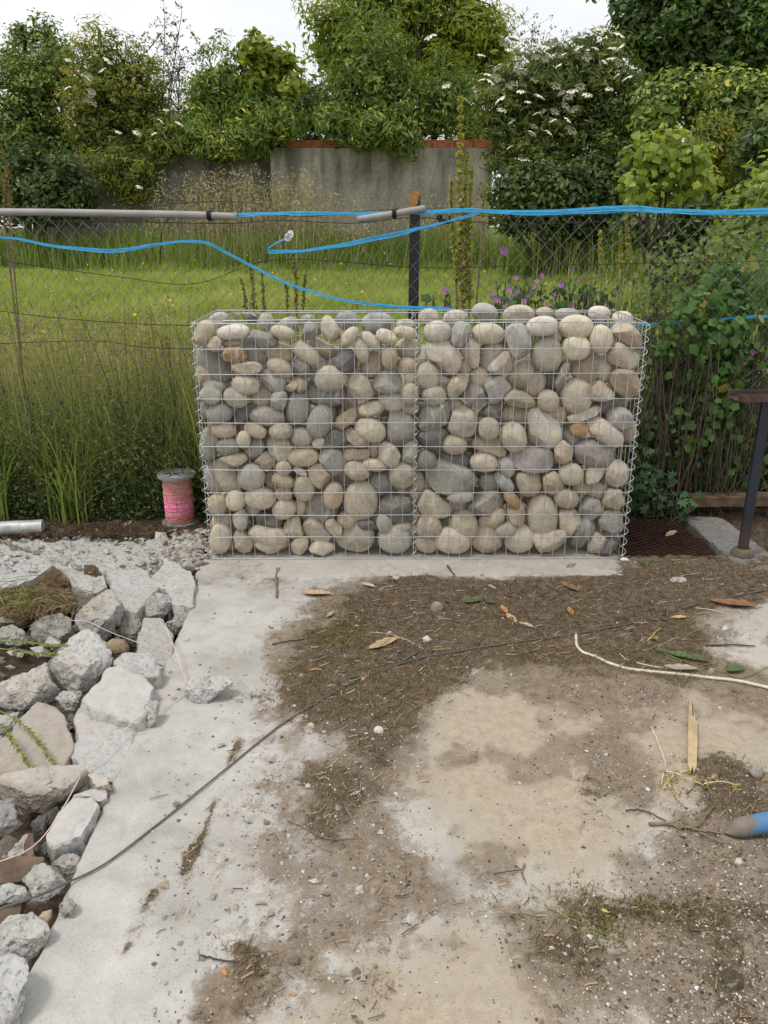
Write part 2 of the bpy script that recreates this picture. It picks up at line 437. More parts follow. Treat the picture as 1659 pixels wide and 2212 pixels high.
M_TUBE = simple("scuffed_foil_tube", (0.47, 0.47, 0.455), 0.5, 0.35, 0.35, 26, 0.15)
M_SPOOL = simple("grey_spool_plastic", (0.235, 0.24, 0.235), 0.6, 0, 0.15, 30, 0.1)
M_TERRACHIP = simple("terracotta_chip", (0.14, 0.10, 0.073), 0.9, 0, 0.35, 14, 0.3, 0.15)

def make_paint_post():
    b = NB("dark_painted_post"); v = b.coord('Object')
    n = b.noise(v, 22, 5, 0.65); geo = b.n.new('ShaderNodeSeparateXYZ'); b.lk(v, geo.inputs[0])
    c = b.ramp(n, [(0.3, (0.010, 0.010, 0.013)), (0.66, (0.022, 0.022, 0.028)), (0.74, (0.13, 0.13, 0.13))])
    m = b.math('ADD', geo.outputs[2], b.math('MULTIPLY', b.math('SUBTRACT', n, 0.5), 0.12))
    mx = b.math('SUBTRACT', m, b.math('MULTIPLY', geo.outputs[0], 1.6))
    c = b.mix(b.ramp(mx, [(0.0, 0.0), (0.012, 1.0)]), c, b.ramp(b.noise(v, 60, 4), [(0.3, (0.26, 0.11, 0.02)), (0.7, (0.42, 0.25, 0.06))]))
    b.principled(c, 0.5, 0, b.bump(n, 0.2, 0.003), 0.4); return b.m
M_POST = make_paint_post()
def make_navy():
    b = NB("chipped_navy_steel"); v = b.coord('Object'); n = b.noise(v, 30, 6, 0.7)
    geo = b.n.new('ShaderNodeSeparateXYZ'); b.lk(v, geo.inputs[0])
    c = b.ramp(n, [(0.3, (0.016, 0.019, 0.027)), (0.68, (0.028, 0.032, 0.044)), (0.73, (0.22, 0.215, 0.2))])
    low = b.ramp(b.math('ADD', geo.outputs[2], b.math('MULTIPLY', n, 0.12)), [(0.12, 1.0), (0.24, 0.0)])
    c = b.mix(low, c, (0.075, 0.052, 0.038))
    b.principled(c, 0.55, 0.1, b.bump(n, 0.2, 0.003)); return b.m
M_NAVY = make_navy()
M_RUST = simple("rusted_iron", (0.115, 0.062, 0.045), 0.88, 0.2, 0.45, 45, 0.4, 0.2)
M_RUSTPAINT = simple("red_brown_channel", (0.085, 0.050, 0.042), 0.75, 0.2, 0.4, 30, 0.3)
def make_bluepipe():
    b = NB("flaking_blue_paint"); v = b.coord('Object'); n = b.noise(v, 16, 6, 0.7, 0.5)
    geo = b.n.new('ShaderNodeSeparateXYZ'); b.lk(v, geo.inputs[0])
    k = b.math('ADD', n, b.math('MULTIPLY', geo.outputs[0], 0.75))
    c = b.ramp(k, [(0.50, (0.20, 0.165, 0.135)), (0.57, (0.17, 0.14, 0.115)), (0.60, (0.07, 0.20, 0.38))])
    b.principled(c, 0.6, 0, b.bump(n, 0.3, 0.004)); return b.m
M_BLUEPIPE = make_bluepipe()
def make_strap():
    b = NB("blue_woven_tape"); v = b.coord('Object', (8, 8, 260)); n = b.noise(v, 3, 3)
    c = b.ramp(n, [(0.3, (0.02, 0.17, 0.33)), (0.5, (0.03, 0.36, 0.66)), (0.7, (0.13, 0.52, 0.80))])
    b.principled(c, 0.5, 0, b.bump(n, 0.3, 0.002)); return b.m
M_STRAP = make_strap()
def make_twine():
    b = NB("pink_twine"); v = b.coord('Object'); geo = b.n.new('ShaderNodeSeparateXYZ'); b.lk(v, geo.inputs[0])
    n = b.noise(v, 22, 5)
    k = b.math('ADD', geo.outputs[2], b.math('MULTIPLY', b.math('SUBTRACT', n, 0.5), 0.06))
    c = b.ramp(k, [(0.02, (0.60, 0.27, 0.23)), (0.07, (0.74, 0.31, 0.31)), (0.085, (0.90, 0.29, 0.48)), (0.13, (0.88, 0.33, 0.45)), (0.155, (0.78, 0.34, 0.31)), (0.21, (0.66, 0.33, 0.27))])
    c = b.mix(1.0, c, b.ramp(b.noise(v, 90, 3), [(0.35, 0.7), (0.6, 1.1)]), 'MULTIPLY')
    b.principled(c, 0.85, 0, None, 0.15); return b.m
M_TWINE = make_twine()
M_TWINE_PALE = simple("pale_pink_twine", (0.70, 0.50, 0.46), 0.85, 0, 0.15, 60, 0.1, 0.15)
M_TWINE_PINK = simple("bright_pink_twine", (0.72, 0.22, 0.27), 0.85, 0, 0.15, 60, 0.1, 0.15)
M_WHITE_RAG = simple("white_plastic_knot", (0.72, 0.72, 0.72), 0.6, 0, 0.1, 30, 0.2)

# ------------------------------------------------------------------ the ground
def ground_z(x, y):
    x = np.asarray(x, float); y = np.asarray(y, float)
    field = 0.53 * np.clip((y - 3.75) / 14.25, 0, 1) + 0.25 * np.clip((y - 18) / 60, 0, 1)
    a = np.where(x < 0.2, 3.28, 3.62); bb = np.where(x < 0.2, 3.42, 3.72)
    t = smooth(a, bb, y)
    return np.where(y > 3.75, field, -0.2 * (1 - t))
def grow(lo, hi, step, far, k=1.25):
    a = list(np.arange(lo, hi + 1e-6, step)); s = step
    while a[-1] < far[1]: s *= k; a.append(a[-1] + s)
    s = step
    while a[0] > far[0]: s *= k; a.insert(0, a[0] - s)
    return np.array(a)
def grid_faces(ny, nx):
    i = np.arange(ny - 1)[:, None] * nx; j = np.arange(nx - 1)[None, :]
    return np.stack([i + j, i + j + 1, i + nx + j + 1, i + nx + j], -1).reshape(-1, 4)
gx = grow(-2.2, 2.4, 0.05, (-260, 260)); gy = grow(0.6, 4.6, 0.05, (-12, 420))
X, Y = np.meshgrid(gx, gy); xs, ys = X.ravel(), Y.ravel()
zs = ground_z(xs, ys) + 0.025 * fbm2(xs, ys, 2.5, 3) * smooth(6, 3, ys) + 0.02 * fbm2(xs, ys, 9, 4) * smooth(6, 4, ys)
zs = np.where((ys < 3.2), zs - 0.03, zs)
turf = smooth(3.9, 4.6, ys + 0.25 * fbm2(xs, ys, 2, 9))
g = build("ground", np.stack([xs, ys, zs], 1), grid_faces(len(gy), len(gx)), M_SOIL, attrs={'turf': ('POINT', turf)})
tag(g, "brown soil and turf of the field behind the fence", None, None, "structure")

def poly_w(pts, z=0.0):
    return np.array([on_z(px, py, z)[:2] for px, py in pts])
def sdf(x, y, P):
    """signed distance to polygon, negative inside"""
    n = len(P); d = np.full(x.shape, 1e9); inside = np.zeros(x.shape, bool)
    for i in range(n):
        a, b = P[i], P[(i + 1) % n]; e = b - a
        t = np.clip(((x - a[0]) * e[0] + (y - a[1]) * e[1]) / (e @ e), 0, 1)
        d = np.minimum(d, np.hypot(x - a[0] - t * e[0], y - a[1] - t * e[1]))
        c = ((a[1] > y) != (b[1] > y)) & (x < (b[0] - a[0]) * (y - a[1]) / (b[1] - a[1] + 1e-12) + a[0])
        inside ^= c
    return np.where(inside, -d, d)

MOSS = [[(618, 1395), (690, 1345), (735, 1275), (850, 1252), (1000, 1248), (1335, 1246), (1340, 1185), (1480, 1185), (1659, 1185), (1800, 1180), (1800, 1260), (1659, 1285), (1560, 1315), (1500, 1350), (1520, 1390), (1490, 1440), (1420, 1462), (1300, 1450), (1080, 1440), (960, 1470), (905, 1540), (850, 1600), (815, 1655), (760, 1640), (700, 1590), (640, 1560), (598, 1500)],
        [(640, 1640), (760, 1640), (800, 1700), (790, 1770), (740, 1790), (690, 1720), (650, 1680)],
        [(1440, 1660), (1500, 1640), (1600, 1680), (1640, 1740), (1540, 1740), (1470, 1710)],
        [(1120, 1935), (1200, 1930), (1320, 1955), (1470, 1950), (1580, 1935), (1659, 1950), (1659, 1990), (1500, 2000), (1300, 1990), (1160, 1968)],
        [(1545, 2120), (1590, 2100), (1640, 2120), (1630, 2170), (1570, 2180)],
        [(505, 2050), (545, 2035), (600, 2050), (580, 2100), (530, 2130), (505, 2100)],
        [(245, 2035), (275, 2030), (285, 2060), (262, 2085), (245, 2060)],
        [(1255, 1700), (1275, 1692), (1290, 1712), (1262, 1722)],
        [(1190, 2040), (1240, 2030), (1270, 2055), (1230, 2075), (1195, 2065)]]
DIRT = [[(600, 1360), (760, 1250), (1340, 1240), (1800, 1190), (1800, 1260), (1600, 1300), (1520, 1400), (1640, 1450), (1800, 1500), (1800, 1640), (1480, 1500), (1420, 1560), (1330, 1640), (1240, 1560), (1130, 1480), (980, 1480), (930, 1600), (880, 1760), (900, 1850), (1000, 1960), (1200, 1960), (1400, 1900), (1360, 1800), (1440, 1740), (1560, 1700), (1800, 1700), (1800, 2300), (1300, 2300), (1220, 2150), (1110, 2040), (1000, 1990), (900, 2010), (760, 2070), (640, 2120), (500, 2180), (470, 2110), (560, 2020), (720, 1990), (840, 1930), (800, 1850), (760, 1790), (640, 1770), (540, 1800), (520, 1740), (620, 1690), (640, 1600), (590, 1520)],
        [(1240, 1580), (1340, 1560), (1420, 1640), (1440, 1750), (1380, 1790), (1300, 1700)]]
SAND = [[(930, 1480), (1130, 1440), (1500, 1470), (1800, 1480), (1800, 1800), (1400, 1820), (1420, 1960), (1200, 1980), (960, 1930), (880, 1790), (900, 1620)],
        [(700, 2120), (900, 2010), (1050, 1990), (1180, 2080), (1330, 2250), (1400, 2400), (420, 2400), (520, 2200)]]
CRACK = [[(515, 1600), (490, 1660), (468, 1710), (440, 1800), (405, 1860), (385, 1960), (360, 2060)],
         [(330, 1930), (300, 1980), (270, 2050)]]
DUST = [[(490, 1680), (640, 1630), (760, 1790), (880, 1900), (780, 2060), (560, 2190), (400, 2260), (400, 2000), (440, 1850)], [(560, 1420), (640, 1380), (660, 1560), (600, 1640), (540, 1560)], [(420, 1230), (620, 1235), (700, 1270), (620, 1300), (520, 1270)]]
OLIVE = [[(1120, 1935), (1330, 1955), (1640, 1945), (1659, 1990), (1500, 2000), (1300, 1985), (1150, 1962)],
         [(1340, 1225), (1460, 1222), (1450, 1242), (1350, 1244)], [(640, 1330), (760, 1300), (840, 1380), (700, 1430)], [(1470, 1665), (1590, 1690), (1600, 1730), (1500, 1720)]]
PW_ = {k: [poly_w(p) for p in v] for k, v in (('moss', MOSS), ('dirt', DIRT), ('sand', SAND), ('olive', OLIVE), ('dust', DUST))}
CR_ = [poly_w(c) for c in CRACK]
_co = np.argsort(CR_[0][:, 1]); CRX_Y, CRX_X = CR_[0][_co, 1], CR_[0][_co, 0]
def mask(kind, x, y, soft=0.05, amp=0.11, seed=0):
    d = np.full(x.shape, 1e9)
    for P in PW_[kind]: d = np.minimum(d, sdf(x, y, P))
    d = d + amp * fbm2(x, y, 6.5, seed, 6, 0.68)
    return smooth(soft, -soft, d)
def polyline_d(x, y, P):
    d = np.full(x.shape, 1e9)
    for a, b in zip(P[:-1], P[1:]):
        e = b - a; t = np.clip(((x - a[0]) * e[0] + (y - a[1]) * e[1]) / (e @ e), 0, 1)
        d = np.minimum(d, np.hypot(x - a[0] - t * e[0], y - a[1] - t * e[1]))
    return d
def masks(x, y):
    moss = mask('moss', x, y, 0.07, 0.17, 11); dirt = mask('dirt', x, y, 0.16, 0.26, 21); sand = mask('sand', x, y, 0.22, 0.28, 31)
    # faint veil of dust everywhere away from the clean strip
    veil = 0.38 * smooth(-0.75, 0.35, x + 0.25 * fbm2(x, y, 2.2, 77)); sand = np.maximum(sand, veil)
    dirt = np.maximum(dirt, 0.66 * mask('dust', x, y, .2, .3, 37) * (.55 + .45 * smooth(-.2, .3, fbm2(x, y, 9, 38, 5, .6))))
    dirt = np.maximum(dirt, 0.62 * smooth(0.02, 0.34, fbm2(x, y, 5.0, 55, 5, 0.6)) * smooth(-0.9, 0.2, x))
    moss = np.maximum(moss, 0.55 * smooth(0.26, 0.46, fbm2(x, y, 8.5, 91, 5, 0.6)) * dirt)
    # the strip left of the long joint stays clean; the joint itself holds a thread of dirt
    jx = np.interp(y, CRX_Y, CRX_X) + .02 * fbm2(y, np.zeros_like(y), 5, 5, 4, .6)
    clean = smooth(jx + .02, jx - .02, x) * smooth(2.75, 2.2, y)
    sand = sand * (1 - .8 * clean); dirt = dirt * (1 - .75 * clean); moss = moss * (1 - .55 * clean)
    for q, P in enumerate(CR_):
        d = polyline_d(x, y, P) + 0.022 * fbm2(x, y, 9, 5, 5, .6)
        gate = smooth(-0.55, 0.0, fbm2(x, y, 7, 8 + q))
        moss = np.maximum(moss, 0.95 * smooth(0.019, -0.002, d) * gate)
        dirt = np.maximum(dirt, 0.6 * smooth(0.045, -0.01, d) * (.4 + .6 * gate))
    olive = mask('olive', x, y, 0.05, 0.14, 41) * smooth(-0.25, 0.25, fbm2(x, y, 12, 43))
    return moss, dirt, sand, olive
EDGE_PX = [(446, 1180), (437, 1218), (412, 1309), (333, 1487), (289, 1583), (251, 1672), (237, 1707), (169, 1870), (105, 2020), (56, 2120), (35, 2212)]
EDGE = np.array([on_z(a, b, 0)[:2] for a, b in EDGE_PX])
EDGE = np.vstack([[EDGE[0][0] - 0.01, 3.4], EDGE, EDGE[-1] + (EDGE[-1] - EDGE[-3]) * 12])
_o = np.argsort(EDGE[:, 1]); EDGE_Y, EDGE_X = EDGE[_o, 1], EDGE[_o, 0]
def edge_x(y): return np.interp(y, EDGE_Y, EDGE_X)
def slab_relief(x, y, moss, dirt):
    return (0.0022 * fbm2(x, y, 9, 61) + 0.0012 * fbm2(x, y, 40, 62) + 0.009 * moss * (0.6 + fbm2(x, y, 30, 63)) + 0.002 * dirt * fbm2(x, y, 60, 64))
sy = np.concatenate([[-6, -4, -2, -1, 0, 0.5, 0.8], np.arange(0.9, 3.196, 0.0115), [3.196]])
nu = 330
V = []; u = np.linspace(0, 1, nu) ** 1.0
for yy in sy:
    xl = edge_x(yy) + 0.006 * float(fbm2(np.array([yy]), np.array([0.3]), 22, 71)[0]) + 0.004 * float(fbm2(np.array([yy]), np.array([2.3]), 70, 72)[0])
    xr_near = max(xl + 0.4, 0.62 * yy + 0.45)
    xx = np.concatenate([xl + (xr_near - xl) * np.linspace(0, 1, nu - 10), xr_near + (9 - xr_near) * np.linspace(0.05, 1, 10) ** 2])
    V.append(np.stack([xx, np.full(nu, yy), np.zeros(nu)], 1))
V = np.concatenate(V); ms, dr, sd, ol = masks(V[:, 0], V[:, 1])
V[:, 2] = slab_relief(V[:, 0], V[:, 1], ms, dr)
F = grid_faces(len(sy), nu)
rows = np.arange(len(sy)) * nu                                 # rounded, chipped left edge going down
lip = V[rows].copy(); lip[:, 0] -= 0.006; lip[:, 2] -= 0.008
low = V[rows].copy(); low[:, 0] -= 0.004; low[:, 2] -= 0.26
n0 = len(V); V = np.vstack([V, lip, low]); k = len(sy)
i = np.arange(k - 1)
F2 = np.concatenate([np.stack([n0 + i, rows[i], rows[i + 1], n0 + i + 1], 1), np.stack([n0 + k + i, n0 + i, n0 + i + 1, n0 + k + i + 1], 1)])
back = np.arange((k - 1) * nu, k * nu); n1 = len(V)            # rear edge
bv = V[back].copy(); bv[:, 2] -= 0.26; V = np.vstack([V, bv]); j = np.arange(nu - 1)
F3 = np.stack([back[j], n1 + j, n1 + j + 1, back[j + 1]], 1)[:, ::-1]
ext = lambda a: np.concatenate([a, a[rows], a[rows], a[back]])
slab = build("slab_pavement", V, np.concatenate([F, F2, F3]), M_SLAB,
             attrs={'moss': ('POINT', ext(ms)), 'dirt': ('POINT', ext(dr)), 'sand': ('POINT', ext(sd)), 'olive': ('POINT', ext(ol))})
tag(slab, "worn concrete yard slab dusted with sand, soil and moss", None, None, "structure")

# footing strip under the gabion: a step of a few millimetres with a ragged front joint
fx = np.linspace(-0.775, 1.035, 150); fy = np.concatenate([np.linspace(2.985, 3.2, 24), np.linspace(3.25, 3.69, 8)])
X, Y = np.meshgrid(fx, fy); xs, ys = X.ravel(), Y.ravel()
t = np.clip((3.2 - ys) / 0.215, 0, 1); ys = ys + t * 0.02 * fbm2(xs, np.zeros_like(xs), 4, 81)
zs = 0.009 + 0.0012 * fbm2(xs, ys, 30, 82)
V = np.stack([xs, ys, zs], 1); nx = len(fx)
fm = 0.55 * smooth(0.0, 0.4, fbm2(xs, ys, 13, 83, 5, .65)) * smooth(3.05, 2.98, ys) + 0.9 * smooth(0.93, 1.03, xs + 0.04 * fbm2(xs, ys, 12, 84))
fd = 0.25 + 0.35 * fbm2(xs, ys, 5, 85)
fr = V[:nx].copy(); fr[:, 1] -= 0.004; fr[:, 2] = -0.02; n0 = len(V); j = np.arange(nx - 1)
V = np.vstack([V, fr]); F = np.concatenate([grid_faces(len(fy), nx), np.stack([n0 + j, n0 + j + 1, j + 1, j], 1)])
e2 = lambda a: np.concatenate([a, a[:nx] * 0.6])
f = build("footing_pavement", V, F, M_SLAB, attrs={'moss': ('POINT', e2(fm)), 'dirt': ('POINT', e2(fd)), 'sand': ('POINT', e2(np.full_like(xs, 0.35))), 'olive': ('POINT', e2(fm * 0))})
tag(f, "concrete footing strip that the gabion stands on", None, None, "structure")

# ------------------------------------------------------------------ lump generator: river stones and broken pieces
def outline_radius(P, nth):
    """distance from the centroid to the polygon in nth directions (P relative to the centroid)"""
    th = np.arange(nth) * 2 * math.pi / nth; D = np.stack([np.cos(th), np.sin(th)], 1); R = np.full(nth, 1e-3)
    for a, b in zip(P, np.roll(P, -1, 0)):
        e = b - a; den = D[:, 0] * e[1] - D[:, 1] * e[0]
        den = np.where(abs(den) < 1e-12, 1e-12, den)
        t = (a[0] * e[1] - a[1] * e[0]) / den; s = (a[0] * D[:, 1] - a[1] * D[:, 0]) / den
        R = np.where((t > 0) & (s >= -1e-6) & (s <= 1 + 1e-6), np.maximum(R, t), R)
    return R
def soften(R, n):
    for _ in range(n): R = 0.25 * np.roll(R, 1) + 0.5 * R + 0.25 * np.roll(R, -1)
    return R
def lump(R, dep_f, dep_b, seed, e1=0.85, amp=0.05, freq=2.2, fine=0.0, cuts=(), nring=13):
    """closed body: outline R(theta) in the u,v plane, depth along w (negative w faces the viewer side)"""
    nth = len(R); th = np.arange(nth) * 2 * math.pi / nth
    ph = np.linspace(-math.pi / 2, math.pi / 2, nring + 2)[1:-1]
    w = np.abs(np.cos(ph)) ** e1; dp = np.sign(np.sin(ph)) * np.abs(np.sin(ph)) ** e1
    dp = np.where(dp < 0, dp * dep_f, dp * dep_b)
    V = np.stack([w[:, None] * R * np.cos(th), w[:, None] * R * np.sin(th), np.repeat(dp[:, None], nth, 1)], -1).reshape(-1, 3)
    V = np.vstack([V, [[0, 0, -dep_f]], [[0, 0, dep_b]]])
    S = R.mean(); off = seed * 3.7
    V = V * (1 + amp * fbm(V / S * freq * 0.5 + off, seed, 3))[:, None]
    for (nx_, ny_, nz_, fr) in cuts:
        n = np.array([nx_, ny_, nz_], float); n /= np.linalg.norm(n); h = V @ n; o = fr * h.max()
        V = V - np.outer(np.maximum(h - o, 0) * 0.97, n)
    if fine: V = V * (1 + fine * fbm(V / S * 4.5 + off, seed + 5, 4, 0.6))[:, None]
    i = np.arange(nring - 1)[:, None] * nth; j = np.arange(nth)[None, :]; j2 = (j + 1) % nth
    Q = np.stack([i + j, i + nth + j, i + nth + j2, i + j2], -1).reshape(-1, 4)
    a, b = nring * nth, nring * nth + 1; j = np.arange(nth); l = (nring - 1) * nth
    T = np.concatenate([np.stack([np.full(nth, a), j, (j + 1) % nth], 1), np.stack([np.full(nth, b), l + (j + 1) % nth, l + j], 1)])
    return V, [Q, T]

# ------------------------------------------------------------------ the gabion
GX0, GX1, GXM = -0.7456, 1.016, 0.124
GY0, GY1 = 3.154, 3.64
GH = 1.0
IN = 0.10                                        # thickness of the stone skin between outer and inner mesh
gab = empty("gabion", (0.5 * (GX0 + GX1), 0.5 * (GY0 + GY1), 0.012), "galvanised mesh gabion of two bays filled with rounded river stones", "gabion")
def wire_panel(name, axis, a0, a1, fixed, z0, z1, hs, nv, rad=0.0015, wob=0.0015, seed=0):
    """welded mesh: horizontal wires at heights hs, nv cells of vertical wires; axis 0 runs along x, 1 along y"""
    A = Acc(); rs = np.random.RandomState(seed)
    def pt(a, z, o=0.0): return (a, fixed + o, z) if axis == 0 else (fixed + o, a, z)
    for h in hs:
        s = np.linspace(a0, a1, 14); ph = rs.rand() * 6
        A.add(*tube([pt(a, h + wob * math.sin(a * 7 + ph), -0.0035) for a in s], rad * (1.4 if h == hs[-1] else 1.2), 6))
    for q in range(nv + 1):
        a = a0 + (a1 - a0) * q / nv + rs.uniform(-.002, .002); d = rs.uniform(-.003, .003)
        A.add(*tube([pt(a, z0), pt(a + d, 0.5 * (z0 + z1)), pt(a, z1)], rad, 6))
    return build(name, *A.get(), M_STEEL, gab, origin=gab.location)
HS = list(np.linspace(0.013, GH, 11))
wire_panel("front_mesh", 0, GX0, GXM, GY0, 0.012, GH, HS, 18, seed=1)
wire_panel("front_mesh", 0, GXM, GX1, GY0, 0.012, GH, HS, 18, seed=2)
wire_panel("back_mesh", 0, GX0, GXM, GY1, 0.012, GH, HS, 18, seed=3)
wire_panel("back_mesh", 0, GXM, GX1, GY1, 0.012, GH, HS, 18, seed=4)
wire_panel("side_mesh", 1, GY0, GY1, GX0, 0.012, GH, HS, 10, seed=5)
wire_panel("side_mesh", 1, GY0, GY1, GX1, 0.012, GH, HS, 10, seed=6)
wire_panel("inner_mesh", 0, GX0 + IN, GX1 - IN, GY0 + IN, 0.05, GH + .002, HS[1:], 32, seed=7)
wire_panel("inner_mesh", 0, GX0 + IN, GX1 - IN, GY1 - IN, 0.05, GH - .004, HS[1:], 32, seed=8)
wire_panel("inner_mesh", 1, GY0 + IN, GY1 - IN, GX0 + IN, 0.05, GH - .002, HS[1:], 6, seed=9)
wire_panel("inner_mesh", 1, GY0 + IN, GY1 - IN, GX1 - IN, 0.05, GH - .002, HS[1:], 6, seed=10)
def helix(name, x, y, rad=0.0125, pitch=0.047, z0=0.012, z1=1.005, ph=0.0, thick=0.0016):
    t = np.linspace(0, 1, int((z1 - z0) / pitch * 12)); a = 2 * math.pi * (z1 - z0) / pitch * t + ph
    P = np.stack([x + rad * np.cos(a), y + rad * np.sin(a), z0 + (z1 - z0) * t], 1)
    build(name, *tube(P, thick, 5), M_STEEL, gab, origin=gab.location)
for hx, hy, rr, ph in ((GX0, GY0, .0135, 0), (GXM, GY0, .0105, 1), (GX1, GY0, .0135, 2), (GX0, GY1, .012, 3), (GX1, GY1, .012, 4), (GXM, GY1, .0105, 2.5)):
    helix("spiral_binder", hx, hy, rr, ph=ph)
for (xa, ya, xb, yb) in ((GX0 + .01, GY0 + IN, GX0 + IN, GY0 + IN), (GX0 + IN, GY1 - .03, GX0 + IN + .09, GY1 - IN + .01), (GX1 - IN, GY0 + IN, GX1 - .01, GY0 + IN), (GXM, GY0, GXM, GY0 + IN), (GXM, GY1 - IN, GXM, GY1)):
    s = np.linspace(0, 1, 12)
    build("brace_wire", *tube(np.stack([xa + (xb - xa) * s, ya + (yb - ya) * s, 0.985 + 0.012 * np.sin(s * math.pi)], 1), 0.0016, 5), M_STEEL, gab, origin=gab.location)

SC = {'w': (.57, .505, .395), 'k': (.62, .58, .50), 'g': (.36, .34, .30), 'd': (.205, .195, .18), 'b': (.44, .42, .375),
      't': (.50, .42, .31), 'o': (.47, .31, .165), 'p': (.385, .345, .335)}
